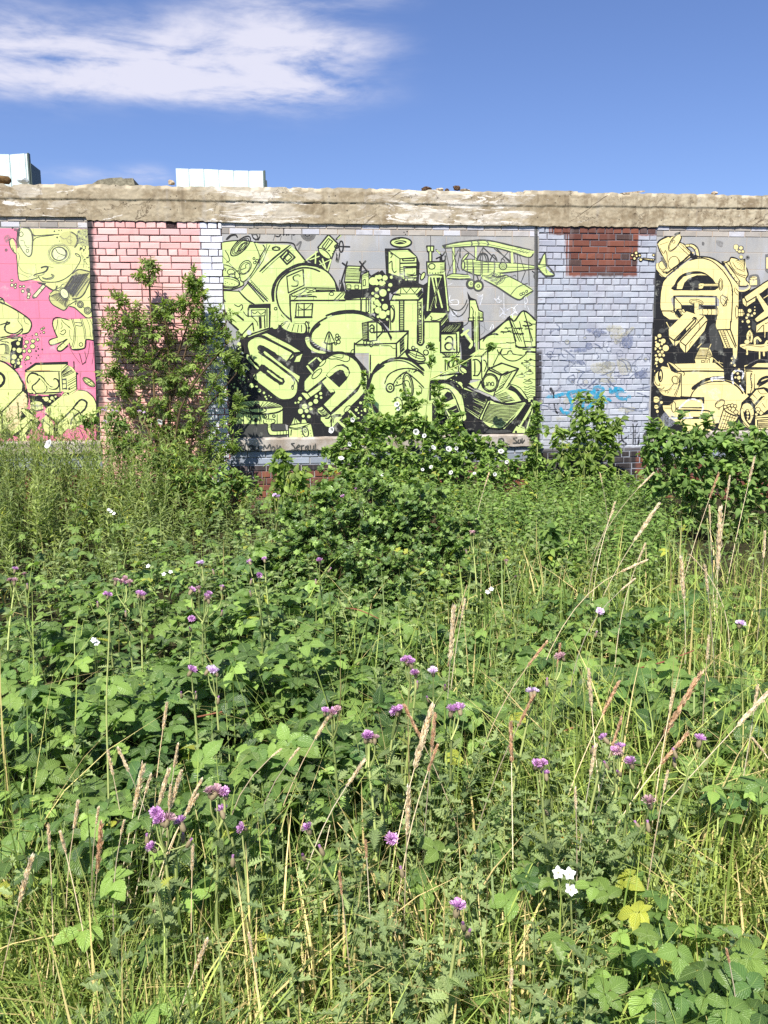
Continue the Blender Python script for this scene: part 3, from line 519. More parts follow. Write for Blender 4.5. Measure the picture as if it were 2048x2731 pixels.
    # cube uno
    m.F('g', "1075,540 1130,450 1250,400 1412,456 1345,580 1290,660 1160,722 1010,655", False); m.P('k', 12, "1110,460 1245,400 1412,456"); m.P('k', 11, "1110,460 1240,520 1405,460"); m.P('k', 9, "1240,520 1165,720"); m.P('k', 10, "1405,460 1285,660 1165,720"); m.P('k', 10, "1110,460 1005,650"); m.P('k', 9, "1120,440 1250,510 1310,480"); m.P('k', 6, "1260,530 1350,480 1250,640 1190,680"); m.hatch('k', 4, (1260, 540), (1200, 680), (1340, 500), (1250, 640), 7)
    m.E('g', 'k', 12, 1130, 592, 80, 88); m.E(None, 'k', 7, 1130, 592, 66, 74); m.L('k', 7, "1070,585 1072,615 1085,625 1098,610 1098,585 1102,625"); m.L('k', 7, "1112,625 1112,595 1125,588 1132,600 1132,625"); m.E(None, 'k', 7, 1155, 605, 13, 18); m.D('k', None, 0, "1175,625,4")
    # open book / boat
    m.F('g', "870,640 1000,690 1110,742 1165,772 1300,800 1490,782 1400,910 1270,1045 1130,1030 1020,950 850,830", False); m.F('g', "1175,720 1290,650 1340,600 1430,650 1495,750 1380,795 1250,790", False)
    m.hatch('k', 9, (868, 655), (855, 830), (1110, 745), (1020, 935), 17); m.hatch('k', 6, (870, 650), (862, 800), (990, 690), (960, 880), 9)
    for i in range(15): t = i / 15; m.L('k', 6, f"{1110-t*70:.0f},{800+t*170:.0f} {1250-t*40:.0f},{815+t*205:.0f} {1470-t*190:.0f},{800+t*220:.0f}")
    m.hatch('k', 5, (1180, 720), (1260, 790), (1290, 680), (1380, 770), 10); 
    for i in range(9): t = i / 9; m.L('k', 5, f"{1300+t*35:.0f},{655-t*45:.0f} {1380+t*20:.0f},{690-t*30:.0f} {1440+t*50:.0f},{770-t*10:.0f}")
    m.L('k', 20, "870,625 1000,690 1110,742 1165,770"); m.L('k', 20, "1165,772 1300,800 1480,772"); m.P('k', 12, "865,640 855,840"); m.P('k', 14, "850,835 1010,950"); m.L('k', 14, "1110,760 1060,870 1020,960 1050,980"); m.L('k', 10, "1130,780 1080,880 1050,960"); m.L('k', 18, "1030,955 1130,1040 1260,1060 1340,1000 1500,790"); m.L('k', 12, "1380,900 1300,1000 1240,1045"); m.D('k', None, 0, "1485,770,22 1120,750,22 885,615,22 1540,770,14"); m.L('k', 6, "1310,600 1420,640 1500,745"); m.L('g', 7, "1250,1020 1380,900 1470,790")
    m.P('g', 14, "1550,800 1420,1030"); m.P('g', 12, "1560,830 1490,1050"); m.P('g', 8, "1530,860 1470,960"); m.F('g', "1350,1085 1390,1020 1480,1050 1470,1085", False); m.D('k', None, 0, "1385,1075,12"); m.P('g', 8, "1410,1010 1470,1040"); m.D('g', None, 0, "1540,795,8 1545,820,7"); m.F('dg', "1080,1040 1180,1060 1300,1055 1330,1080 1100,1085")
    # cubes a, oo, D and letters
    m.F('g', "648,115 830,95 830,292 648,292", False); m.P('k', 14, "645,100 645,295"); m.P('k', 11, "640,115 800,110"); m.P('k', 9, "640,295 830,292"); m.P('k', 11, "800,110 805,290"); m.P('k', 9, "832,90 832,290"); m.L('k', 15, "690,170 720,140 755,150 765,195 762,250 785,270"); m.E(None, 'k', 13, 725, 235, 38, 36); m.O('g', 'k', 8, "640,95 720,20 860,15 795,95", False); m.hatch('k', 4, (650, 95), (790, 95), (725, 20), (850, 20), 18)
    m.F('g', "670,370 820,360 825,478 675,485", False); m.P('k', 9, "665,340 830,335"); m.P('k', 9, "690,365 690,480"); m.P('k', 8, "815,360 820,480"); m.E(None, 'k', 10, 745, 410, 20, 34); m.E(None, 'k', 10, 790, 405, 18, 34); m.P('k', 8, "715,375 715,470"); m.hatch('k', 5, (650, 300), (830, 300), (690, 330), (800, 330), 10)
    m.F('g', "942,340 1045,335 1105,275 1108,450 1050,560 945,555", False); m.P('k', 9, "1045,335 1050,555"); m.P('k', 9, "930,325 1045,328 1110,265"); m.P('k', 9, "1108,265 1108,450"); m.P('k', 11, "940,335 945,560"); m.L('k', 10, "960,370 1000,365 1035,400 1038,470 1010,520 965,520 980,510 980,375"); m.L('k', 9, "1065,370 1085,380 1095,420 1075,480"); m.hatch('k', 4, (1050, 330), (1105, 280), (1050, 345), (1105, 300), 6)
    m.P('g', 24, "880,100 960,210"); m.P('g', 22, "850,125 920,75"); m.P('g', 22, "930,250 975,180"); m.P('k', 6, "870,130 930,220"); m.D('g', None, 0, "865,65,9 860,480,30 800,520,8"); m.E('g', 'k', 8, 870, 470, 42, 22, 40); m.D('g', None, 0, "830,610,28 745,570,14 770,575,8 800,585,8 850,640,14"); m.F('g', "920,600 1000,580 1050,560 1000,660", False); m.L('k', 7, "940,630 1000,650 1040,570")
    m.P('g', 26, "995,-60 1000,320"); m.P('k', 10, "965,-60 968,320"); m.P('k', 10, "1022,-60 1028,320"); m.P('k', 4, "990,-60 992,320"); m.P('k', 4, "1006,-60 1008,320"); m.F('g', "1030,260 1110,262 1045,325 930,325", False); m.P('k', 7, "1030,262 1110,264")
    # podium and U foot
    m.P('k', 15, "0,95 330,85"); m.P('k', 10, "0,210 210,205 320,100"); m.P('k', 14, "210,205 210,350"); m.P('k', 14, "325,85 320,260 230,345"); m.P('k', 7, "245,170 250,310"); m.hatch('k', 5, (250, 165), (255, 300), (285, 130), (290, 270), 12); m.L('k', 5, "60,228 150,230 170,250 200,258")
    m.L('k', 18, "420,-20 418,170 420,205 450,222 475,200 478,150 478,-20"); m.F('k', "430,-20 455,-20 455,200 440,205 430,190", False); m.hatch('g', 5, (432, 0), (436, 190), (452, 2), (455, 192), 11)
    m.E('g', 'k', 10, 405, 330, 95, 42, 24); m.E(None, 'k', 6, 410, 315, 85, 30, 24); m.D('g', 'k', 8, "375,250,16 408,270,14 500,295,24 530,210,11 515,240,12 545,235,9"); m.P('k', 7, "410,300 400,350"); m.L('k', 6, "340,290 400,320 490,340"); m.L('k', 14, "300,290 330,340 420,400 500,395"); m.P('k', 8, "500,390 540,450"); m.F('k', "315,250 350,270 330,310 295,300", False)
    m.L('k', 22, "0,480 40,430 110,380 200,352 300,355 380,390 480,470"); m.L('k', 8, "0,460 90,400 200,375 300,385 400,440 480,500"); m.L('k', 12, "-40,520 20,470 90,420")
    m.F('g', "90,590 130,510 220,460 400,455 300,480 220,560 180,680 140,640"); m.L('k', 10, "95,600 130,520 210,470 310,452 410,462"); m.L('k', 9, "170,640 200,570 260,510 310,495 400,560 480,640"); 
    for i in range(46):
        t = random.random(); u = random.random(); x = 120 + t * 230 + u * 30; y = 610 - t * 150 + u * 55 * (1 - t * .6) - 10
        m.D('k', None, 0, f"{x:.0f},{y:.0f},4")
    m.E('g', 'k', 10, 325, 620, 48, 122, -8); m.E(None, 'k', 6, 325, 622, 34, 104, -8); m.L('k', 7, "190,625 260,605 290,575 330,580 345,640"); m.E('g', 'k', 14, 148, 642, 38, 42); m.E(None, 'k', 8, 150, 642, 14, 18); m.L('k', 7, "340,600 350,640"); m.L('k', 8, "190,750 230,735 265,780 265,850"); m.L('k', 7, "300,840 350,790 410,745"); m.L('k', 6, "430,620 460,650 450,700"); m.L('k', 9, "380,490 420,470 480,520")
    # e letter low centre
    m.F('g', "560,660 600,610 700,588 790,640 850,720 880,870 885,960 740,975 650,800 600,830 555,760", True); m.L('k', 20, "545,600 560,575 650,572 720,565 800,600 850,650"); m.F('g', "560,560 700,515 800,505 700,560", False); m.L('k', 16, "640,525 760,508 850,500"); m.L('k', 12, "570,690 600,625 690,592 790,645 850,710"); m.P('k', 16, "545,600 540,760")
    m.L('k', 10, "740,970 680,840 625,710 640,665 700,650 750,680 800,770 860,940"); m.F('k', "685,755 680,710 710,678 750,690 775,750 690,790", False); m.F('g', "680,800 790,755 800,790 700,850", False); m.F('k', "700,855 800,810 830,880 740,910", False); m.L('g', 8, "735,880 800,850"); m.F('g', "745,920 840,890 860,950 760,970", False); m.hatch('k', 6, (760, 915), (840, 890), (770, 965), (850, 945), 6); m.L('k', 7, "575,720 590,750 570,790"); m.E(None, 'k', 6, 603, 740, 16, 20)
    # panel edge lines
    m.fr(0, 0, 1.0); m.P('dg', 5, "1430,605 1433,880"); m.P('k', 7, "1432,860 1432,1160"); m.P('k', 6, "1425,1060 1424,1160"); m.P('sg', 5, "1427,610 1427,850"); m.P('k', 9, "604,1010 604,1165")
    return m

def mural_right():
    m = Mural(); S = 328 / 1659
    A = lambda: m.fr(1720, 560, S); B = lambda: m.fr(1720, 860, S)
    A(); m.F('k', "150,800 280,930 230,1030 220,1350 330,1480 480,1480 960,1480 970,1440 1250,1480 1260,1110 1660,1110 1660,3200 70,3200 120,1500", False)
    m.F('k', "1260,1110 1420,1080 1660,960 1660,1600 1250,1600", False)
    m.F('sg', "770,430 800,440 795,480 770,470"); m.F('sgl', "960,410 1050,430 1040,500 980,480")
    # brush head
    m.F('y', "165,450 250,390 340,355 400,330 500,305 510,350 480,430 540,470 620,560 640,600 280,900 160,800 150,730 215,700 250,640 195,560 180,500"); m.L('k', 20, "170,450 200,410 300,360 380,350"); m.L('k', 22, "400,330 460,310 540,300"); m.F('k', "480,310 545,300 530,345 500,350", False); m.F('k', "300,350 380,340 340,380", False)
    m.E('y', 'k', 9, 405, 435, 140, 56, -56); m.E(None, 'k', 5, 410, 432, 128, 44, -56); m.E(None, 'k', 6, 388, 430, 16, 20); m.L('k', 6, "170,450 190,520 250,640 290,720 300,800"); m.L('k', 6, "200,510 240,580 260,580 275,545 295,600 300,700"); m.L('k', 7, "170,470 190,540 230,620"); m.L('k', 6, "200,470 320,430"); m.E(None, 'k', 7, 235, 750, 48, 62, -20); m.E(None, 'k', 7, 385, 715, 72, 92, 15); m.L('k', 6, "430,640 470,700 440,800 380,830"); m.P('k', 6, "450,480 590,610"); m.P('k', 5, "480,460 620,590"); m.L('k', 13, "480,440 540,470 560,505 630,570"); m.L('k', 22, "630,580 500,700 380,790 290,860"); m.F('k', "610,560 660,600 630,640 600,620", False); m.L('k', 11, "650,610 480,740 300,890"); m.F('k', "250,920 300,880 285,950", False); m.hatch('k', 7, (220, 820), (330, 830), (250, 850), (300, 860), 6); m.F('sg', "210,640 250,650 300,760 280,780 230,700")
    m.P('y', 16, "165,800 280,900"); m.P('k', 8, "150,810 270,925")
    m.L('k', 10, "560,470 640,460 710,510 735,600 730,640"); m.L('y', 26, "555,480 630,480 690,530 710,600 712,640"); m.L('k', 7, "550,500 620,500 670,550 690,640"); m.P('k', 6, "600,465 595,500"); m.P('k', 6, "690,520 660,545"); m.L('k', 7, "555,465 630,462 700,505 733,580 735,640")
    # big A
    m.F('y', "270,945 450,790 600,680 760,640 900,660 1050,760 1150,900 1250,1010 1260,1110 1255,1480 1240,1960 1190,1960 1160,1620 970,1610 965,1440 960,1160 385,1160 390,1360 225,1360 215,1150 235,1040")
    m.F('y', "225,1360 390,1365 480,1450 480,1470 330,1475 250,1420", False); m.F('y', "970,1600 1160,1600 1250,1480 1255,1300 960,1300", False)
    m.F('k', "390,1080 400,1000 450,910 540,850 680,825 790,840 880,900 940,970 950,1075", True); m.F('y', "428,1065 440,990 520,900 640,865 760,860 840,880 700,880 590,920 530,980 500,1065", False); m.E('k', None, 0, 640, 990, 3, 3); m.E('dg', None, 0, 690, 1000, 60, 50)
    m.F('y', "385,1080 970,1080 970,1160 385,1160", False); m.L('k', 13, "385,1078 700,1078 950,1075"); m.L('k', 16, "385,1160 700,1160 970,1165"); m.P('k', 18, "392,1160 390,1365"); m.F('y', "410,1180 945,1185 945,1280 495,1280", False); m.P('k', 10, "400,1175 490,1280 490,1310"); m.F('k', "490,1285 970,1290 970,1480 600,1480 480,1470 400,1370 470,1300", False); m.F('y', "405,1190 485,1280 490,1330 440,1330 405,1370", False); m.P('k', 16, "958,1165 962,1300"); m.P('k', 11, "225,1362 390,1362"); m.P('k', 11, "390,1365 470,1460")
    m.L('k', 11, "780,650 900,690 1020,790 1100,890 1160,1000 1180,1130 1170,1400 1155,1600"); m.L('k', 20, "740,630 860,640 960,680 1050,740"); m.L('k', 12, "600,680 700,655 780,650"); m.F('k', "600,640 680,600 740,630 660,665", False); m.F('k', "1030,690 1130,690 1060,760 1040,740", False); m.L('k', 8, "1165,1080 1185,1100 1170,1150")
    m.P('y', 34, "740,1012 990,1012"); m.P('k', 6, "790,995 1000,995"); m.P('k', 6, "790,1030 1000,1032"); m.P('k', 4, "790,1012 1000,1014"); m.E('y', 'k', 8, 1020, 1005, 28, 78); m.E(None, 'k', 6, 1018, 1005, 14, 55); m.F('y', "725,1000 790,995 790,1030 770,1060 725,1060", False); m.P('k', 5, "725,1030 770,1020")
    m.E('y', 'k', 7, 1058, 1225, 38, 75, -20); m.L('k', 9, "1060,1160 1100,1180 1120,1220"); m.L('k', 9, "1100,1215 1080,1260 1050,1300"); m.P('k', 5, "1045,1130 1055,1165"); m.P('k', 5, "1115,1170 1095,1185"); m.P('k', 5, "1130,1215 1100,1215"); m.L('k', 5, "1030,1190 1080,1230 1090,1270")
    m.E('y', 'k', 7, 690, 1245, 95, 40, 8); m.E(None, 'k', 6, 690, 1250, 75, 24, 8); m.F('y', "655,1250 725,1250 730,1340 740,1420 700,1425 660,1380", False); m.P('k', 9, "660,1250 660,1380"); m.P('k', 8, "728,1250 728,1340"); m.P('k', 5, "665,1310 725,1310"); m.L('k', 9, "660,1380 690,1420 740,1420"); m.F('y', "735,1335 965,1335 965,1415 735,1415", False); m.P('k', 8, "735,1335 965,1335"); m.P('k', 9, "735,1415 965,1418"); 
    for x in (770, 840, 890): m.L('k', 6, f"{x},1338 {x+12},1375 {x},1412")
    m.E(None, 'k', 6, 970, 1375, 14, 55); m.P('k', 6, "700,1340 735,1335")
    m.E(None, 'k', 6, 430, 1390, 25, 60, -20); m.F('y', "450,1350 520,1340 550,1400 490,1410", False); m.L('k', 7, "450,1360 480,1370 470,1400"); m.L('k', 7, "490,1345 520,1380 545,1390"); m.P('k', 6, "500,1340 490,1400"); m.L('k', 6, "345,1370 380,1385 395,1370")
    # turret
    m.F('y', "1060,700 1140,680 1165,650 1220,660 1270,680 1350,660 1365,820 1385,870 1360,960 1260,1020 1240,990 1150,850", False); m.L('k', 16, "1060,720 1130,690 1160,640 1220,650 1260,670"); m.P('k', 9, "1060,740 1250,1000"); m.P('k', 8, "1095,705 1290,975"); m.L('k', 7, "1140,690 1180,780 1260,860 1370,890"); m.L('k', 6, "1180,700 1230,780 1330,830"); m.L('k', 7, "1130,740 1230,860 1360,920"); m.L('k', 16, "1370,780 1390,870 1360,930 1380,970"); m.D('k', None, 0, "1090,770,9 1130,830,8 1165,870,8 1205,915,8 1240,965,8"); m.P('k', 7, "1220,690 1350,660 1335,830"); 
    for x in (1240, 1260, 1280, 1300, 1320): m.P('k', 4, f"1350,665 {x},{690+ (x-1220)*1.2:.0f}")
    m.E('sg', None, 0, 1385, 640, 28, 28); m.E('k', None, 0, 1385, 640, 10, 10); m.D('y', None, 0, "1355,855,16 1185,675,18"); m.D('sg', None, 0, "1230,500,42 1295,515,38 1275,562,30 1318,562,30 1295,635,30 1238,545,20"); m.D('y', None, 0, "1226,500,30 1293,513,24 1273,562,18 1318,562,18 1295,635,22 1238,545,13")
    m.F('y', "1270,970 1360,960 1390,980 1360,1020 1275,1020", False); m.P('k', 12, "1268,960 1268,1030"); m.L('k', 10, "1270,1030 1370,1030 1400,980 1380,970"); m.L('y', 22, "1250,1085 1330,1090 1400,1060 1415,1010 1390,1000"); m.L('k', 7, "1230,1060 1260,1100 1340,1105 1420,1060 1425,1000"); m.L('k', 6, "1215,1040 1210,1100 1250,1150")
    m.F('sg', "1395,900 1450,870 1530,880 1550,1010 1420,1030", True); m.F('y', "1410,945 1510,940 1510,1010 1420,1015", False); m.E('y', 'sg', 10, 1465, 920, 50, 26, -5); m.L('k', 5, "1420,915 1480,910 1500,930"); m.L('k', 5, "1430,990 1470,950 1450,930")
    m.F('sg', "1620,600 1660,590 1660,860 1620,820", False); m.F('y', "1638,640 1660,640 1660,790 1635,790", False)
    # letter at the right edge
    m.F('y', "1335,1170 1600,990 1660,960 1660,1040 1550,1130 1590,1200 1660,1290 1660,1440 1510,1510 1470,1470 1600,1360 1500,1180 1370,1240", False); m.F('y', "1315,1200 1340,1190 1370,1250 1500,1180 1490,1230 1365,1310 1320,1260", False); m.P('k', 12, "1335,1170 1600,985 1660,950"); m.P('k', 14, "1340,1180 1370,1245 1500,1165 1490,1230 1370,1310"); m.P('k', 12, "1500,1180 1600,1360 1470,1470"); m.P('k', 14, "1660,1070 1545,1135 1660,1290"); m.F('k', "1580,1180 1660,1120 1660,1200 1620,1230", False); m.P('y', 10, "1600,1190 1660,1150"); m.P('k', 13, "1470,1470 1510,1530 1660,1440"); m.P('k', 9, "1365,1260 1360,1330"); m.F('y', "1500,1560 1660,1460 1660,1640 1500,1650", False); m.P('k', 9, "1510,1640 1600,1540 1660,1520"); m.P('k', 8, "1600,1540 1600,1650"); m.F('dg', "1440,1480 1500,1530 1480,1640 1440,1600", False)
    m.D('y', None, 0, "1410,1358,24 1480,1352,10 1390,1415,18 1440,1425,15 1475,1395,18 1370,1455,16 1390,1505,24 1315,1505,12 1405,1575,13 1480,1310,8")
    m.E('y', 'k', 7, 1412, 1660, 32, 50); m.F('y', "1255,1340 1320,1340 1340,1400 1320,1430 1255,1430", False); m.E(None, 'k', 7, 1238, 1375, 20, 85); m.P('k', 5, "1285,1340 1285,1430"); m.P('k', 6, "1320,1340 1325,1430"); m.P('k', 6, "1260,1385 1340,1385")
    # A foot with ladder, pencil block
    B(); m.F('y', "965,0 1255,0 1245,250 1240,340 1060,345 990,110", False); m.P('k', 13, "975,100 1150,95 1230,320"); m.P('k', 12, "1155,-20 1150,95"); m.P('k', 14, "980,105 1070,345"); m.P('k', 7, "1010,105 1110,345"); m.P('k', 7, "1055,100 1150,340"); 
    for i in range(9): m.P('k', 6, f"{1022+i*11},{130+i*25} {1064+i*10.5},{128+i*25}")
    m.P('k', 9, "1100,100 1220,340"); m.F('dg', "860,90 930,10 960,60 1050,340 1010,390 900,330"); m.F('dg', "700,330 860,280 940,330 900,390 720,380")
    m.F('y', "320,90 560,-150 720,-100 800,-90 845,-30 800,110 545,420 475,330 465,260 400,330 325,210", False); m.P('k', 12, "390,240 680,-60"); m.P('k', 12, "475,250 790,-80"); m.P('k', 16, "395,250 460,235 680,-10 690,-60 660,-70 640,-50"); m.F('k', "400,250 460,240 560,120 550,80", False); m.P('k', 10, "550,310 830,-20"); m.P('k', 12, "320,190 400,250 400,330"); m.P('k', 14, "475,260 550,315 545,420"); m.L('k', 5, "600,340 610,280 640,250"); m.L('k', 5, "700,-40 740,40 720,90"); m.hatch('k', 6, (560, 110), (600, 60), (590, 130), (630, 80), 4); m.L('k', 12, "840,-60 845,-20 810,110"); m.L('y', 18, "290,0 330,70"); m.P('k', 5, "290,-20 330,60")
    m.D('y', None, 0, "195,180,26 140,212,22 200,242,14 148,265,13 245,250,32 170,305,32 225,290,16 135,355,20 204,347,16 279,345,42 178,395,17 231,398,20 147,445,16 200,438,20 250,443,18 160,497,24 216,512,30 116,520,13 118,565,13 150,548,16 160,590,11 125,655,11")
    m.E('dg', None, 0, 230, 110, 40, 30)
    # fountain at right and hut
    m.F('y', "1285,300 1350,290 1400,300 1560,300 1660,290 1660,380 1550,390 1380,370 1290,330"); m.L('k', 6, "1300,330 1400,310 1560,330 1660,310"); m.L('y', 32, "1395,250 1385,170 1410,115 1440,180 1430,260"); m.L('k', 5, "1380,260 1365,170 1410,100 1455,180 1440,280"); m.L('k', 5, "1405,260 1400,180 1415,135 1425,190 1415,260"); m.L('y', 28, "1480,290 1480,230 1520,205 1560,250"); m.L('k', 5, "1465,290 1465,220 1520,185 1575,240"); m.E('y', 'k', 5, 1375, 262, 38, 32); m.L('y', 26, "1650,250 1620,300 1640,340"); m.P('y', 26, "1370,330 1375,430"); m.P('y', 20, "1600,360 1605,450"); m.P('k', 5, "1360,340 1365,420"); m.P('y', 16, "1545,380 1545,490"); m.L('y', 18, "1540,50 1600,20 1650,50"); m.L('y', 14, "1620,60 1615,200")
    m.F('y', "735,340 865,345 895,400 915,490 900,580 830,590 690,580 670,490", False); m.P('k', 8, "670,490 830,490 910,460"); m.P('k', 8, "735,340 670,480"); m.P('k', 7, "860,345 820,490 825,590"); m.hatch('k', 5, (730, 355), (680, 480), (860, 355), (825, 480), 9); m.hatch('k', 5, (860, 380), (830, 470), (880, 400), (910, 460), 6); m.P('k', 7, "760,515 800,515 800,540 760,540", True); m.P('k', 6, "840,580 845,510 870,490 865,570", True); m.P('k', 7, "690,585 830,598 905,570"); m.P('y', 10, "710,340 760,285"); m.P('y', 8, "870,340 890,290"); m.P('y', 7, "920,480 1050,600"); m.P('y', 5, "940,530 1050,550"); m.P('y', 5, "1000,560 1000,520")
    # big lower letter
    m.F('y', "230,590 320,540 300,530 380,560 940,545 1060,640 1065,760 1200,790 1310,880 1400,990 1300,1080 1270,1260 1180,1440 870,1440 600,1440 560,1440 350,1300 250,1180 240,1120 340,1110 390,1050 480,1040 800,1030 800,1010 480,1005 370,1000 240,980 190,920 130,850 100,770 150,690 210,620", False)
    m.F('k', "300,530 320,540 440,650 470,660 400,680 350,650", False); m.P('k', 20, "440,660 700,655 1060,660"); m.P('k', 9, "300,530 400,670 480,690"); m.P('k', 7, "340,520 490,650"); m.F('k', "230,560 290,540 320,610 230,590", False)
    m.F('k', "1060,640 1150,640 1340,640 1360,980 1310,900 1200,800 1065,770", False); m.P('k', 9, "490,690 490,1010"); m.L('k', 8, "490,660 530,680 520,720"); m.L('k', 12, "100,780 130,850 190,940 280,1010 350,1010"); m.L('k', 7, "480,700 470,830 410,1000"); m.L('k', 7, "460,720 460,830 390,990"); 
    m.E('k', None, 0, 207, 715, 36, 92); m.E('y', 'k', 6, 210, 720, 20, 70); m.E('k', None, 0, 205, 745, 12, 30); m.L('k', 7, "140,700 130,780 160,840 200,850 190,820"); m.L('k', 8, "140,850 170,890 230,900 260,870"); m.L('k', 7, "150,860 200,920 310,910 370,850 390,810"); m.L('k', 6, "150,885 210,890"); m.E('y', 'k', 6, 412, 775, 45, 55, -15); m.E(None, 'k', 5, 400, 775, 40, 50, -15)
    for i in range(34): x = 230 + random.random() * 190; m.D('k', None, 0, f"{x:.0f},{965-(x-230)*.42+random.uniform(-25,25):.0f},4")
    m.L('k', 40, "640,895 720,830 820,775 950,745 1060,750"); m.L('k', 11, "610,1010 660,920 760,840 900,800 1060,795"); m.L('k', 20, "1060,780 1180,820 1270,890 1320,960"); m.L('k', 9, "1200,790 1310,870 1400,990"); m.F('k', "230,990 480,1005 800,1005 800,1100 760,1040 480,1040 380,1050 330,1110 240,1110", False); m.L('k', 26, "480,1005 640,1018 790,1018"); m.L('k', 24, "785,1020 780,1150"); m.L('k', 42, "430,1165 600,1165 780,1165"); m.L('y', 14, "440,1165 620,1165 800,1170"); m.L('k', 13, "440,1190 700,1190 860,1195 910,1270 935,1400"); m.L('k', 28, "360,1270 430,1290 700,1288 820,1285"); m.L('y', 34, "250,1130 350,1135"); m.E('y', 'k', 7, 385, 1140, 28, 72); m.L('k', 6, "260,1115 360,1115"); m.L('k', 6, "260,1155 360,1158"); m.F('k', "340,1100 390,1060 330,1110", False)
    m.E('y', 'k', 8, 1010, 1095, 72, 45, -35); m.L('k', 6, "950,1110 1010,1060 1070,1060"); m.E('y', None, 0, 1010, 1095, 45, 22, -35); m.E('y', 'k', 5, 995, 1165, 14, 8)
    for t in ("460,1160 560,1060 650,1035 740,1070", "770,1090 780,1160 740,1290", "330,1290 480,1290 640,1280", "910,790 900,750 1060,740", "1190,830 1170,720 1220,650 1320,670 1310,760", "1280,850 1330,920", "600,1230 610,1280", "1180,680 1270,640", "890,760 1070,780"): m.L('ch', 22, t)
    m.F('chs', "270,1200 360,1200 420,1330 300,1430 120,1430 150,1380"); m.F('chy', "710,870 850,920 960,880 1020,960 900,960 800,900"); m.F('chy', "850,920 950,950 1000,1060 880,1010")
    m.D('y', None, 0, "1170,485,12 1180,515,6 1165,548,11 1208,580,15 1265,632,13 1200,670,18 1250,688,17 1218,742,14 1265,745,24 1275,795,9 150,1040,42 152,1138,28 220,1078,18 165,1200,18 100,1235,8"); m.L('k', 5, "110,1035 150,1025 190,1040"); m.L('k', 5, "130,1130 150,1140 175,1125")
    # bin, trumpets and screens
    m.F('k', "860,1440 920,1370 1000,1350 1060,1190 1180,1160 1280,1260 1200,1440", False); m.F('y', "1070,1160 1170,1200 1260,1260 1170,1440 1010,1440 985,1420", False); m.P('k', 9, "1060,1160 975,1420"); m.P('k', 9, "1265,1260 1170,1440"); m.L('k', 9, "1055,1160 1110,1210 1200,1250 1265,1260"); m.L('k', 6, "1060,1190 1150,1240 1250,1275")
    for i in range(5): m.P('k', 6, f"{1090+i*32},{1215+i*14} {1010+i*32},{1440}")
    for i in range(4): m.P('k', 6, f"{1050-i*12},{1250+i*52} {1225-i*18},{1300+i*48}")
    m.D('y', 'k', 9, "1080,1140,24 1130,1130,26 1175,1120,24 1215,1130,22 1185,1175,36 1225,1210,30 1140,1160,22"); m.L('k', 10, "840,1440 880,1380 930,1370"); m.L('k', 8, "870,1440 900,1400 950,1390"); m.L('y', 8, "910,1390 950,1400")
    m.F('y', "1290,1190 1320,1110 1400,1090 1460,1150 1470,1240 1430,1340 1400,1360 1350,1320 1450,1440 1500,1440 1420,1440 1320,1350"); m.L('k', 13, "1280,1200 1320,1100 1400,1085 1460,1150 1470,1250 1430,1350"); m.L('k', 9, "1285,1200 1300,1300 1380,1400 1470,1480"); m.L('k', 10, "1330,1200 1350,1300 1410,1370 1490,1450"); m.E('k', None, 0, 1380, 1250, 42, 75, -8); m.D('y', 'k', 6, "1380,1190,18 1385,1225,22 1385,1270,18 1380,1305,14"); m.P('k', 5, "1300,1150 1330,1170"); m.P('k', 5, "1450,1160 1420,1180"); m.P('k', 5, "1465,1250 1430,1260")
    m.F('y', "1340,650 1370,655 1440,650 1480,700 1470,900 1440,950 1360,960", False); m.P('k', 12, "1358,660 1358,960"); m.L('k', 9, "1360,660 1440,660 1480,700 1470,920"); m.L('k', 9, "1440,680 1420,740 1440,850 1420,950"); m.hatch('k', 6, (1420, 680), (1425, 880), (1445, 690), (1435, 890), 7)
    m.F('y', "1340,580 1490,550 1660,548 1660,900 1530,880 1480,900 1480,700 1440,650 1340,640", False); m.F('k', "1340,600 1520,500 1530,540 1440,600 1660,605 1660,635 1350,640", False); m.L('sgl', 12, "1380,570 1520,505 1660,510"); m.L('k', 34, "1520,840 1560,770 1620,740 1660,735"); m.F('k', "1520,880 1560,800 1660,760 1660,800 1580,850", False)
    m.F('k', "1390,1000 1480,890 1600,870 1660,890 1660,1240 1560,1290 1490,1200 1480,1110 1400,1060", False); m.F('y', "1415,1010 1500,910 1600,900 1660,960 1660,1170 1560,1250 1490,1170 1480,1110 1590,1010 1570,990 1470,1100", False); m.L('k', 34, "1490,1130 1560,1050 1605,1000"); m.L('y', 16, "1490,1140 1560,1060 1610,1005"); m.P('k', 6, "1420,1020 1470,1070"); m.P('k', 6, "1450,970 1510,1030"); m.L('k', 6, "1520,910 1560,960 1640,960"); m.P('k', 6, "1580,1090 1620,1150"); m.P('k', 6, "1530,1160 1600,1220"); m.D('y', 'k', 7, "1520,1180,34 1500,1240,22 1520,1210,20"); m.F('y', "1490,1270 1660,1240 1660,1520 1470,1520 1480,1300", False); m.P('k', 14, "1480,1290 1660,1280"); m.P('k', 10, "1510,1320 1660,1310"); m.hatch('k', 8, (1520, 1330), (1520, 1480), (1660, 1325), (1660, 1480), 9); m.P('k', 10, "1515,1320 1515,1500"); m.P('k', 9, "1480,1300 1480,1500"); m.P('k', 16, "1500,1495 1660,1495")
    m.F('dg', "1130,1440 1380,1430 1460,1500 1440,1620 1130,1620"); m.F('y', "1260,1560 1320,1500 1420,1480 1480,1560 1660,1530 1660,1720 1250,1720"); m.L('k', 14, "1270,1600 1660,1590"); m.P('k', 14, "1500,1600 1500,1720"); m.L('k', 8, "1300,1540 1360,1500 1430,1550"); m.D('k', None, 0, "1430,1600,8 1470,1520,10"); m.F('k', "1420,1500 1480,1560 1490,1720 1460,1720", False)
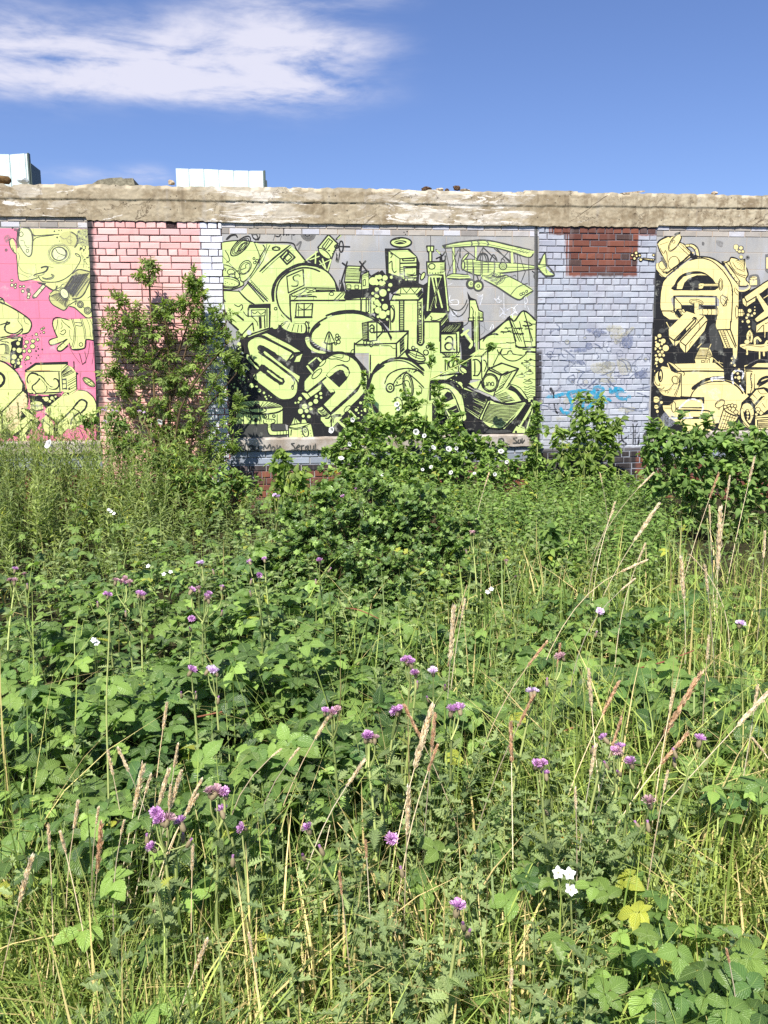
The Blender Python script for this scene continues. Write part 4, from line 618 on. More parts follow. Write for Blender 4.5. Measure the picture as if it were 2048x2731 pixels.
    m.F('y', "560,1440 600,1400 700,1420 870,1440 900,1520 560,1520")
    m.fr(0, 0, 1); m.P('dg', 4, "1749,603 1745,850"); m.P('k', 6, "1744,850 1737,1170")
    return m

def mural_left():
    m = Mural(); S = 320 / 1659
    A = lambda: m.fr(0, 560, S); B = lambda: m.fr(0, 860, S)
    A(); m.F('p', "-1600,245 1240,262 1262,900 1330,1660 1345,2560 1340,3300 -1600,3300", False)
    m.F('sg', "-1500,150 0,170 200,180 220,235 0,240 -1500,240", True); m.F('sgl', "660,235 1000,215 1230,220 1235,255 700,258", True); m.E('sg', None, 0, 20, 180, 30, 40)
    m.F('l', "235,530 250,260 330,258 1242,266 1262,840 1275,1240 1285,1480 1190,1490 1030,1360 950,1330 900,1390 700,1260 680,1150 750,1110 640,1040 560,990 420,965 280,985 245,900 225,640", False)
    m.F('l', "135,430 170,400 210,470 230,600 200,600 150,520"); m.L('sg', 14, "170,260 200,200 260,180 320,200 390,240"); m.L('dg', 22, "170,260 190,215 250,185 310,205"); m.L('l', 9, "190,235 250,205 300,215"); m.E('sg', None, 0, 250, 160, 62, 45); m.L('sgl', 10, "190,200 250,150 320,170"); m.L('sg', 34, "200,270 250,300 240,420 250,520"); m.L('dg', 30, "270,260 250,330 255,420")
    m.E('sgl', None, 0, 105, 400, 50, 60); m.L('dg', 11, "130,430 140,500 180,570 220,610"); m.L('dg', 9, "120,420 170,390 210,420 240,480"); m.E('sg', None, 0, 85, 555, 22, 24); m.L('dg', 7, "170,520 190,560 180,580")
    m.F('ll', "290,270 370,250 430,330 440,500 430,600 395,640 330,580 260,450"); m.L('sg', 16, "320,250 390,260 440,340 445,500 430,610 395,645 330,590 265,480 250,400"); m.L('dg', 8, "325,240 400,250 450,340 452,500 435,620 390,640"); m.L('dg', 7, "300,300 320,330 310,360 275,365 270,320 300,300"); m.L('dg', 5, "280,420 330,430 350,490 380,520 410,510"); m.E(None, 'dg', 7, 380, 565, 20, 22)
    m.L('dg', 9, "440,340 480,350 520,355 740,340 820,335"); m.L('dg', 8, "455,430 490,390 560,370 740,350"); m.L('sg', 12, "455,330 470,360 500,360"); m.F('sgl', "1080,280 1235,280 1240,480 1100,480 1060,380"); m.F('lb', "830,360 870,310 960,295 1040,320 1070,400 1040,500 960,500 860,470"); m.L('sg', 18, "980,305 1050,350 1070,430 1030,520"); m.L('sgl', 12, "840,370 880,400 930,390 960,360 1000,380"); m.L('sgl', 9, "920,400 950,460 1000,440 960,410 920,400"); m.L('dg', 7, "990,300 1060,360 1080,440 1040,520")
    random.seed(5)
    for i in range(62):
        x = random.uniform(1060, 1240); y = random.uniform(275, 830)
        if x > 1060 + max(0, y - 480) * .42: m.D('dg' if y > 480 else 'sg', None, 0, f"{x:.0f},{y:.0f},{random.uniform(6,12):.0f}")
    m.D('dg', None, 0, "752,295,12 790,380,13 825,430,8 815,285,9 850,280,9 830,370,7 1130,530,14 1105,555,8 1160,550,14 1180,530,8")
    for r, c in ((158, 'sgl'), (138, 'sg'), (110, 'sgl')): m.E(None, c, 12, 822, 605, r, r * .87)
    m.E('ll', 'dg', 11, 815, 605, 98, 92); m.L('dg', 8, "770,540 800,590 860,620 910,625"); m.L('sg', 6, "790,680 810,640 870,640 900,620"); m.L('dg', 8, "910,550 925,610 890,680")
    m.L('dg', 10, "225,620 240,760 250,900 280,980 420,965 530,935"); m.L('sg', 7, "245,580 270,650 255,760 330,860 450,890"); m.L('sg', 6, "250,870 350,910 390,930 440,900"); m.L('dg', 24, "570,800 610,785 660,790 640,840 590,870"); m.L('dg', 16, "640,840 590,865 490,890 465,910"); m.L('dg', 7, "660,780 740,800"); m.L('sg', 10, "470,915 560,905 620,880"); m.L('dg', 10, "530,910 555,960 600,990 700,1000 800,990 900,950 1000,870 1080,760 1115,680 1090,620 1040,600"); m.L('sg', 20, "590,940 650,960 720,945 745,910 710,890"); m.L('dg', 6, "580,930 640,945 710,930 730,900 700,900"); m.L('sg', 12, "1035,605 1070,640 1110,640"); m.L('sg', 8, "1120,610 1160,720 1150,800")
    m.F('dg', "510,1000 640,1010 620,1040 540,1025", False); m.O('ll', 'dg', 10, "450,1190 590,1030 635,1050 500,1210 460,1220", False); m.P('dg', 6, "550,1085 590,1110"); m.E('sg', None, 0, 465, 1210, 22, 18)
    m.L('dg', 20, "640,1050 690,1090 760,1110 790,1050"); m.L('sg', 14, "750,1100 830,1070 860,1030 900,1020")
    m.F('lb', "1000,900 1080,830 1180,830 1250,860 1262,980 1210,1090 1150,1180 1090,1220 960,1220 880,1050"); m.hatch('dg', 7, (990, 910), (1240, 870), (880, 1080), (1010, 1210), 24); m.hatch('sg', 8, (1050, 860), (1255, 950), (920, 1100), (1060, 1210), 18); m.L('dg', 15, "1000,880 1080,825 1170,835 1255,860"); m.L('dg', 13, "1260,950 1210,1060 1160,1160 1090,1220 1000,1230")
    m.F('lb', "680,1170 740,1120 830,1110 900,1160 960,1230 960,1310 900,1385 800,1350 700,1270"); m.hatch('dg', 6, (690, 1190), (930, 1360), (850, 1150), (950, 1240), 18, -.1); m.L('dg', 14, "690,1180 680,1230 720,1300 800,1350 890,1385 950,1310"); m.L('dg', 9, "690,1160 750,1110 820,1120"); m.E('ll', 'dg', 9, 890, 1155, 52, 72, -30); m.E(None, 'sg', 8, 890, 1155, 70, 90, -30); m.L('sg', 5, "870,1130 890,1160 920,1180")
    m.L('dg', 11, "960,1330 1030,1350 1100,1410 1190,1490"); m.L('dg', 8, "960,1310 1050,1260 1040,1310"); m.E('sgl', 'dg', 8, 1110, 1305, 42, 45); m.E('sgl', 'dg', 8, 1210, 1390, 46, 48); m.L('dg', 6, "1040,1240 1080,1270"); m.P('dg', 6, "1145,1335 1175,1360"); m.E(None, 'dg', 6, 1110, 1305, 22, 26); m.E(None, 'dg', 6, 1210, 1390, 24, 28); m.L('dg', 6, "1180,1480 1230,1490 1290,1460"); m.L('dg', 6, "1210,1220 1250,1190 1260,1195")
    m.D('ll', 'dg', 8, "165,975,17 165,1040,22 215,1030,16 210,1072,16 280,1058,17 328,1056,18 315,1122,21 400,1165,24 392,1208,20"); m.E('sg', None, 0, 388, 1108, 32, 32); m.E('sgl', None, 0, 388, 1108, 18, 18)
    # nose
    m.F('l', "-600,1100 0,1210 60,1260 200,1360 400,1500 440,1590 400,1700 290,1720 150,1720 0,1800 -600,1900", True); m.L('k', 17, "-300,1170 0,1210 60,1270"); m.L('k', 19, "0,1270 200,1370 380,1490 435,1570 420,1650 380,1700 310,1715"); m.L('dg', 6, "240,1400 260,1460 250,1530 300,1600 320,1660"); m.L('dg', 6, "370,1490 330,1480 350,1560 400,1580"); m.L('k', 16, "0,1590 120,1555 130,1570 70,1600 60,1660"); m.L('dg', 12, "-20,1250 40,1240 60,1300 0,1280")
    B(); m.L('k', 18, "100,-20 70,70 90,130 170,155 240,140 300,90 310,110 280,150"); m.L('k', 17, "280,145 220,180 120,190 0,215"); m.F('l', "0,220 300,190 320,250 150,280 140,420 140,560 0,520", False); m.F('k', "150,270 320,200 310,440 280,620 200,650 140,570 140,430", False)
    m.L('k', 10, "0,240 150,210 280,200"); m.L('dg', 16, "120,210 200,225 300,210"); m.L('dg', 10, "0,250 60,270 100,270 130,300"); m.F('l', "0,280 120,290 160,330 120,430 0,440")
    for r in (30, 52, 74, 96, 118): m.L('dg', 6, f"0,{300+r*.1:.0f} {40+r*.6:.0f},{290+r*.2:.0f} {60+r*.55:.0f},{360+r*.5:.0f} {50+r*.35:.0f},{430}")
    m.F('lb', "0,440 140,430 130,560 0,510", False); m.L('dg', 6, "20,470 80,490 90,510"); m.D('dg', None, 0, "30,480,4 35,512,5")
    m.D('l', None, 0, "250,290,26 270,235,20 195,370,22 265,385,36 195,475,36 290,475,26 180,545,26 258,560,24 290,610,18 210,590,10 205,615,9 255,515,14 300,520,10 165,600,6 300,365,10"); m.D(None, 'k', 5, "250,290,28 265,385,38 195,475,38 290,475,28 180,545,28 258,560,26")
    m.D('l', 'dg', 8, "370,270,28 455,258,30 350,330,26 450,330,36 335,395,24 408,393,27 385,488,28 352,515,14 502,163,20 522,237,20 578,93,15 605,75,13 605,138,15"); m.D('dg', None, 0, "445,180,9 405,222,5 360,180,8 330,240,8 498,395,14 530,365,12 515,330,8 585,372,13 425,560,13 435,468,8 505,492,10 550,490,6 530,455,10 335,550,6 350,578,8 560,150,8 548,125,4 445,205,5 530,195,5 345,210,9")
    # hand and sleeve
    m.F('l', "730,-20 810,-60 960,-40 1300,-60 1310,240 1180,230 1160,360 1000,370 960,280 850,390 800,380 790,330 860,270 700,310 680,260 800,200 770,170 730,80", False); m.L('k', 13, "740,-50 728,30 760,130 790,200"); m.L('k', 14, "800,205 690,240 680,290 720,310 860,265 920,230"); m.L('k', 13, "930,230 850,300 795,350 800,390 850,390 940,320"); m.L('k', 14, "740,-50 800,-70 960,-30"); m.L('k', 10, "960,280 1000,375 1165,355 1190,235"); m.L('k', 12, "1000,375 1170,352 1190,240 1300,250"); m.P('k', 7, "990,-50 1030,80 1020,250 990,340"); m.P('k', 6, "1010,-50 1050,80 1040,250 1010,350"); m.P('dg', 6, "1130,-60 1180,100 1190,230"); m.P('dg', 6, "1110,-60 1160,100 1170,230"); m.L('k', 6, "940,60 990,95"); m.L('dg', 5, "960,100 970,200 1000,250"); m.L('k', 8, "840,130 890,100 910,130 870,170 830,150"); m.L('k', 7, "800,-40 790,40 770,110"); m.L('k', 7, "850,-40 890,10 970,70"); m.L('k', 6, "850,0 860,60 840,90"); m.L('k', 6, "730,260 740,290"); m.L('k', 6, "790,235 800,265"); m.L('k', 6, "830,330 850,350"); m.L('k', 6, "880,290 900,310"); m.E(None, 'k', 8, 1120, 305, 25, 25); m.L('dg', 9, "1040,0 1130,10 1120,50 1050,40"); m.L('dg', 5, "1240,-50 1280,60 1270,220"); m.L('dg', 5, "1200,-50 1240,60 1250,200"); m.P('k', 8, "1100,430 1140,580 1190,540"); m.L('dg', 4, "1240,270 1220,420 1180,540"); m.L('dg', 4, "950,330 1030,460 1110,570"); m.L('dg', 4, "1280,270 1290,450 1270,580"); m.L('dg', 4, "1120,680 1105,850 1150,1060"); m.L('dg', 6, "1170,400 1190,500 1180,560")
    m.E('l', 'k', 11, 1230, 825, 98, 42, 36); m.P('k', 6, "1160,770 1300,880"); m.P('k', 7, "1200,840 1260,815"); m.E(None, 'k', 5, 1230, 825, 80, 28, 36)
    # round letter at left, book and lower shapes
    m.F('l', "-700,500 0,540 130,600 250,720 310,850 300,950 340,960 390,1080 380,1170 290,1240 60,1480 0,1540 -700,1600", False); m.L('k', 20, "-300,500 0,530 120,590 240,700 300,820"); m.F('k', "290,750 340,850 390,960 400,1090 370,1170 380,1060 330,960 300,950 310,860", False); m.L('k', 18, "310,950 200,1060 20,1240 -200,1420"); m.P('k', 26, "22,1230 35,1480"); m.L('k', 36, "-60,680 30,720 60,790 30,860 -30,900"); m.L('dg', 6, "270,1010 330,1020 360,980"); m.F('lp', "330,980 370,1060 360,1150 270,1240 110,1380 100,1200"); m.L('k', 24, "110,1440 300,1230")
    m.F('k', "340,660 490,555 940,540 940,590 1030,630 1040,680 870,690 480,690 350,690", False); m.F('l', "370,680 500,590 920,580 830,670 600,665", False); m.F('l', "355,690 820,680 850,690 850,970 690,1000 440,985 385,960 350,780", False); m.F('l', "830,670 930,590 1000,620 1060,700 1065,930 980,1000 920,990 850,940", False); m.P('k', 16, "815,690 830,960"); m.P('k', 8, "850,690 870,930"); m.hatch('k', 7, (850, 680), (870, 760), (940, 590), (1030, 690), 8); m.hatch('k', 7, (930, 800), (950, 990), (1060, 720), (1065, 930), 6); m.P('k', 12, "1055,690 1062,920"); m.F('dg', "850,780 920,770 930,930 860,920", False); m.F('l', "868,800 910,800 910,840 870,840", False); m.F('l', "868,860 910,850 915,900 870,910", False); m.P('k', 17, "400,985 850,965"); m.P('k', 12, "680,1000 840,1000"); m.P('br', 8, "345,700 355,930"); m.P('br', 7, "565,540 570,660"); m.P('br', 7, "370,665 690,665"); m.P('k', 12, "1020,540 1025,620"); m.D('k', None, 0, "1070,705,14")
    m.L('k', 40, "400,830 390,770 430,715 500,720 540,770 490,830 440,870 440,930 490,980"); m.L('k', 38, "520,730 580,770 640,850 700,900 770,910 805,860 790,800 750,785"); m.L('l', 22, "405,830 398,775 435,728 495,735 525,770 480,825 430,870 430,930 480,978"); m.L('l', 20, "535,745 590,790 650,865 705,905 765,900 795,860 780,810 755,795"); m.L('k', 8, "640,880 650,930 600,975")
    m.F('k', "395,1000 560,1020 700,1010 830,1020 700,1130 640,1190 560,1100 420,1110", False); m.D('l', None, 0, "515,1015,20 640,1060,34 720,1045,24 770,1025,14 690,1090,18 600,1045,14"); m.E('l', 'k', 8, 500, 1110, 85, 28); m.F('l', "420,1120 590,1110 600,1190 500,1215 420,1190", False); m.E(None, 'k', 7, 505, 1120, 85, 34); m.hatch('k', 6, (430, 1130), (590, 1125), (435, 1195), (590, 1190), 6); m.D('k', None, 0, "430,1135,8 460,1140,8 505,1140,8 575,1135,8"); m.L('k', 9, "430,1195 510,1220 600,1200"); m.E('l', 'k', 9, 450, 1232, 40, 34, 30); m.F('p', "500,1280 600,1230 610,1420 540,1360", False); m.E('l', 'k', 7, 905, 1020, 50, 48); m.E(None, 'k', 8, 905, 1022, 22, 22); m.D('k', None, 0, "905,1022,10 960,920,14 940,980,14"); m.E('k', None, 0, 540, 1030, 50, 24)
    m.F('l', "640,1190 840,1020 980,1000 1090,930 1200,960 1300,1050 1340,1170 1340,1300 980,1480 780,1390 620,1230", False); m.L('k', 13, "640,1180 840,1020"); m.L('k', 10, "1080,935 1190,950 1290,1030 1340,1150"); m.L('k', 24, "790,1400 900,1300 1010,1190 1030,1160 1100,1080 1150,1070 1200,1110 1180,1190 1120,1250"); m.L('k', 18, "1020,1190 1090,1230 1130,1300"); m.F('l', "1030,1180 1120,1110 1150,1130 1100,1200 1060,1210", False); m.L('k', 20, "620,1260 780,1395 790,1560"); m.F('k', "750,1400 800,1400 800,1570 740,1590", False); m.F('l', "800,1420 1010,1210 1080,1240 990,1340 960,1440 850,1560 800,1540", False); m.L('k', 22, "1090,1250 1000,1330 980,1410"); m.F('l', "560,1350 640,1280 740,1400 740,1560 640,1560", False)
    m.F('k', "300,1180 400,1200 560,1380 500,1480 300,1600 180,1560 110,1440 280,1260", False); m.F('l', "290,1210 330,1190 540,1350 510,1380 430,1330 330,1450 170,1560 100,1500 370,1300", False); m.F('l', "290,1500 430,1360 520,1430 500,1470 430,1440 360,1530 370,1640 280,1640 270,1540", False); m.P('k', 9, "290,1500 435,1345 500,1400"); m.F('p', "380,1580 440,1470 500,1500 520,1640 400,1640", False); m.L('k', 16, "350,1540 430,1450 490,1480"); m.P('k', 12, "400,1640 520,1640")
    m.F('lp', "60,1490 300,1230 270,1400 120,1560 50,1600", False); m.F('p', "-400,1540 0,1540 60,1640 -400,1700", False); m.F('k', "0,1540 100,1450 180,1560 60,1650", False); m.F('dg', "60,1640 560,1650 560,1690 60,1680", True)
    m.fr(0, 0, 1); m.P('k', 7, "243,600 246,800 252,880 260,1030 262,1180"); m.P('dg', 5, "240,585 243,700")
    return m
# ------------------------------------------------------------------ wall materials
ALB = .77
def lin(r, g, b): return tuple(ALB * ((c / 255) / 12.92 if c / 255 <= .04045 else ((c / 255 + .055) / 1.055) ** 2.4) for c in (r, g, b))
def sc(c, k): return tuple(min(x * k, .92) for x in c)
PITCH_V = 0.188
def coursing(t, co, mortar=.0035, width=.376):
    s = t.n('ShaderNodeSeparateXYZ', {0: co})
    v = t.n('ShaderNodeCombineXYZ', {0: s.outputs[0], 1: s.outputs[2]}).outputs[0]
    wob = t.noise(co, 9.0, 3); v2 = t.n('ShaderNodeVectorMath', {0: v, 1: t.n('ShaderNodeVectorMath', {0: t.n('ShaderNodeCombineXYZ', {0: wob, 1: wob}).outputs[0], 3: .006}, operation='SCALE').outputs[0]}, operation='ADD').outputs[0]
    b = t.n('ShaderNodeTexBrick', {'Vector': v2, 'Scale': 1.0, 'Mortar Size': mortar, 'Mortar Smooth': .35, 'Brick Width': width, 'Row Height': PITCH_V, 'Bias': 0.0}, offset=.5, offset_frequency=2)
    b.inputs['Color1'].default_value = (.45, .45, .45, 1); b.inputs['Color2'].default_value = (.55, .55, .55, 1)
    return b.outputs['Fac'], b.outputs['Color']
def paint(name, col, wear=.18, mort=.55, rough=.62, soft=0.0, var=.16):
    t = MT(name); co = t.obj()
    fac, tone = coursing(t, co)
    big = t.noise(co, 2.6, 5, .6); fine = t.noise(co, 55, 4, .6); scuff = t.noise(t.scaled(co, (14, 14, 5)), 1.0, 6, .72)
    c = t.mix(t.ramp(big, .3, .7, True, 0, var), col, sc(col, .62), 'MIX')
    c = t.mix(t.math('MULTIPLY', t.ramp(fine, .45, .75), .14), c, sc(col, 1.25)); c = t.mix(t.math('MULTIPLY', t.ramp(t.noise(co, 5.5, 5, .7), .55, .72), var * 1.3), c, (.72, .74, .62))
    c = t.mix(t.math('MULTIPLY', t.ramp(scuff, .56, .70), wear), c, (.33, .31, .28))
    run = t.noise(t.scaled(co, (10, 1, .6)), 1.2, 6, .68); c = t.mix(t.math('MULTIPLY', t.ramp(run, .52, .74), .26), c, sc(col, .5)); c = t.mix(t.math('MULTIPLY', t.ramp(t.noise(co, 21, 6, .78), .60, .68), wear * .9), c, (.42, .42, .38))
    c = t.mix(t.math('MULTIPLY', fac, mort), c, t.mix(.5, sc(col, .35), (.25, .2, .16)))
    h = t.math('SUBTRACT', t.math('MULTIPLY', fine, .35), t.math('MULTIPLY', fac, 1.6))
    nrm = t.bump(h, .55, .004)
    sh = t.pbr(c, rough, nrm, .3)
    if soft:
        a = t.ramp(t.noise(co, 130, 4, .8), .5 - soft * .5, .5 + soft * .35)
        tr = t.n('ShaderNodeBsdfTransparent').outputs[0]
        sh = t.n('ShaderNodeMixShader', {0: a, 1: tr, 2: sh}).outputs[0]
    return t.done(sh)
def film(name, col, alpha):
    t = MT(name); co = t.obj(); a = t.math('MULTIPLY', t.ramp(t.noise(co, 40, 6, .75), .32, .62), alpha)
    sh = t.n('ShaderNodeMixShader', {0: a, 1: t.n('ShaderNodeBsdfTransparent').outputs[0], 2: t.pbr(col, .7, None, .2)}).outputs[0]
    return t.done(sh)
PAINT = {
    'k': paint('black_paint', (.011, .011, .012), .045, .2, .55, 0, .3), 'dg': paint('charcoal_paint', (.045, .047, .045), .25, .25), 'sg': paint('grey_spray', (.11, .11, .11), .25, .3, .7, .55),
    'sgl': film('pale_grey_spray', (.22, .21, .2), .55), 'g': paint('lime_paint', lin(208, 230, 146), .30, .38, .6, 0, .24), 'gd': paint('dark_green_bands', (.045, .11, .05), .1),
    'y': paint('cream_paint', lin(250, 232, 160), .24, .45, .6, 0, .22), 'p': paint('pink_paint', lin(236, 132, 164), .16, .5, .6, 0, .2), 'l': paint('pale_lime_paint', lin(222, 230, 150), .25, .5, .6, 0, .16),
    'll': paint('light_lime_paint', lin(228, 236, 178), .1, .5), 'lb': paint('olive_paint', lin(200, 202, 134), .2, .5), 'lp': paint('peach_paint', lin(232, 212, 162), .14, .5),
    'w2': paint('pale_grey_paint', (.45, .47, .48), .2, .4), 'ch': film('white_chalk', (.78, .8, .84), .9), 'chs': film('white_haze_spray', (.6, .63, .72), .3), 'chy': film('cream_haze_spray', (.85, .78, .6), .5),
    'br': paint('brown_paint', (.4, .2, .08), .2, .4), 'tl': film('teal_spray', lin(50, 165, 205), .93), 'tl2': film('pale_teal_spray', lin(90, 180, 215), .6), 'gh': film('ghost_blue_line', lin(104, 114, 140), .8), 'ghy': film('ghost_yellow_fill', lin(214, 208, 170), .38), 'ghd': film('ghost_blue_fill', lin(128, 138, 168), .75), 'kb': film('black_spray', (.015, .015, .018), .96), 'ghw': film('ghost_white_fill', (.7, .73, .8), .5),
}
def block_mat():
    t = MT('grey_block'); co = t.obj(); fac, tone = coursing(t, co, .004)
    big = t.noise(co, 2.2, 6, .6); fine = t.noise(co, 70, 5, .65); st = t.noise(t.scaled(co, (3.5, 1, 1.2)), 1.2, 5, .6)
    c = t.mix(t.ramp(big, .35, .68), lin(176, 173, 166), lin(158, 161, 165)); c = t.mix(t.math('MULTIPLY', t.ramp(st, .52, .7), .45), c, lin(186, 190, 200)); c = t.mix(t.math('MULTIPLY', t.ramp(st, .46, .3), .35), c, lin(112, 110, 108))
    c = t.mix(t.math('MULTIPLY', t.ramp(fine, .4, .75), .25), c, lin(190, 186, 178)); c = t.mix(t.math('MULTIPLY', fac, .55), c, lin(196, 178, 158))
    return t.done(t.pbr(c, .85, t.bump(t.math('SUBTRACT', t.math('MULTIPLY', fine, .6), fac), .6, .004), .2))
M_BLOCK = block_mat()
def brick_mat(name, kind):
    t = MT(name); co = t.obj(); s = t.n('ShaderNodeSeparateXYZ', {0: co}); u, v = s.outputs[0], s.outputs[2]
    at_ = t.attr('tint').outputs['Color']; ts = t.n('ShaderNodeSeparateColor', {0: at_}); r1, r2 = ts.outputs[0], ts.outputs[1]
    fine = t.noise(co, 90, 5, .65); mid = t.noise(co, 14, 5, .65); big = t.noise(co, 3.0, 4, .6)
    wob = t.math('MULTIPLY', t.math('SUBTRACT', mid, .5), .12)
    def step(x, a, sft=.01): return t.ramp(x, a - sft, a + sft)
    red = t.mix(r1, (.10, .032, .022), (.19, .062, .036)); red = t.mix(t.math('MULTIPLY', t.ramp(r2, .75, .9), .85), red, (.045, .032, .03)); red = t.mix(t.math('MULTIPLY', t.ramp(fine, .5, .8), .3), red, (.3, .12, .08))
    if kind == 'pink':
        c = t.mix(r1, lin(240, 176, 172), lin(250, 202, 196)); c = t.mix(t.math('MULTIPLY', t.ramp(r2, .82, .95), .6), c, lin(222, 178, 180))
        low = t.ramp(v, 1.9, 1.2); c = t.mix(t.math('MULTIPLY', low, .55), c, lin(248, 196, 178))
        ub = uv(540, 800, .012)[0]; c = t.mix(step(t.math('ADD', u, t.math('MULTIPLY', wob, .35)), ub, .012), c, t.mix(r1, lin(218, 222, 238), lin(238, 240, 248)))
        vb = uv(590, 1225, .012)[1]; c = t.mix(step(t.math('ADD', v, wob), vb - .3, .02), red, c)
        ue = uv(247, 800, .012)[0]; edge = t.math('MULTIPLY', t.ramp(t.math('ADD', u, t.math('MULTIPLY', wob, .9)), ue + .075, ue + .02), t.ramp(v, .9, 1.3)); c = t.mix(edge, c, (.03, .025, .028))
        chip = t.ramp(t.noise(co, 26, 6, .75), .68, .72); c = t.mix(t.math('MULTIPLY', chip, .7), c, red)
    elif kind == 'blue':
        c = t.mix(r1, lin(168, 176, 190), lin(194, 200, 210)); c = t.mix(t.math('MULTIPLY', t.ramp(big, .42, .62), .5), c, lin(166, 166, 180)); c = t.mix(t.math('MULTIPLY', t.ramp(mid, .55, .75), .35), c, lin(220, 222, 230))
        u0, v1 = uv(1512, 600, .012); u1, _ = uv(1702, 650, .012); _, v0 = uv(1600, 737, .012); ua, _ = uv(1437, 650, .012); _, vtop = uv(1590, 627, .012); ub, _ = uv(1740, 650, .012)
        streak = t.math('MULTIPLY', t.math('SUBTRACT', t.noise(t.scaled(co, (30, 1, 1.2)), 1.0, 4, .7), .5), .28)
        inx = t.math('MULTIPLY', step(t.math('ADD', u, streak), u0, .02), step(t.math('ADD', u, t.math('MULTIPLY', wob, .3)), u1, .01)); inx = t.math('MULTIPLY', step(t.math('ADD', u, streak), u0, .02), t.math('SUBTRACT', 1.0, step(t.math('ADD', u, t.math('MULTIPLY', wob, .3)), u1, .012)))
        iny = step(t.math('ADD', v, t.math('MULTIPLY', wob, .5)), v0, .02)
        topm = t.math('MULTIPLY', step(t.math('ADD', v, t.math('MULTIPLY', wob, .4)), vtop, .01), step(t.math('ADD', u, streak), ua + .12, .04))
        m = t.math('MAXIMUM', t.math('MULTIPLY', inx, iny), topm)
        rust = t.math('MULTIPLY', t.ramp(t.noise(t.scaled(co, (2, 1, 9)), 3.0, 6, .75), .60, .68), t.ramp(u, uv(1620, 800)[0], uv(1470, 800)[0])); rust = t.math('MULTIPLY', rust, step(v, uv(1500, 880)[1], .1))
        c = t.mix(t.math('MULTIPLY', rust, .55), c, (.16, .06, .05)); c = t.mix(m, c, red)
        vb = uv(1600, 1195, .012)[1]; dark = t.mix(t.ramp(u, uv(1690, 1240)[0], uv(1700, 1240)[0]), (.02, .017, .018), red); dark = t.mix(t.ramp(v, vb - .05, vb - .03), dark, (.09, .09, .1)); c = t.mix(step(t.math('ADD', v, t.math('MULTIPLY', wob, .15)), vb, .01), dark, c)
        blk = t.math('MULTIPLY', t.ramp(t.math('ADD', u, t.math('MULTIPLY', wob, .25)), uv(1449, 1000, .012)[0], uv(1441, 1000, .012)[0]), t.ramp(v, uv(1440, 925, .012)[1], uv(1440, 945, .012)[1])); c = t.mix(blk, c, (.014, .014, .016))
    else:
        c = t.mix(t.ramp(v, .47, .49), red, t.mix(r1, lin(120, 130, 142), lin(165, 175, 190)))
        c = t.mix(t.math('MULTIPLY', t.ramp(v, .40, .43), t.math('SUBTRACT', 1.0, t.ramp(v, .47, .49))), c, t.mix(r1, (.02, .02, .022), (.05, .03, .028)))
    run = t.noise(t.scaled(co, (7, 1, .55)), 1.3, 6, .65); c = t.mix(t.math('MULTIPLY', t.ramp(run, .52, .72), .30), c, (.22, .2, .2)); patch = t.noise(co, 1.7, 6, .7); c = t.mix(t.math('MULTIPLY', t.ramp(patch, .5, .66), .28), c, t.mix(.5, c, (.30, .28, .30)))
    c = t.mix(t.math('MULTIPLY', t.ramp(fine, .3, .8), .16), c, (.12, .1, .1))
    return t.done(t.pbr(c, .72, t.bump(t.math('ADD', t.math('MULTIPLY', fine, .5), mid), .45, .004), .25))
def mortar_mat(name, hi, lo, va, vb):
    t = MT(name); co = t.obj(); s = t.n('ShaderNodeSeparateXYZ', {0: co}); fine = t.noise(co, 80, 5, .7); mid = t.noise(co, 5, 4, .6)
    c = t.mix(t.ramp(t.math('ADD', s.outputs[2], t.math('MULTIPLY', t.math('SUBTRACT', mid, .5), 1.2)), va, vb), lo, hi); c = t.mix(t.math('MULTIPLY', t.ramp(fine, .45, .7), .3), c, (.3, .26, .24))
    return t.done(t.pbr(c, .9, t.bump(fine, .6, .004), .15))
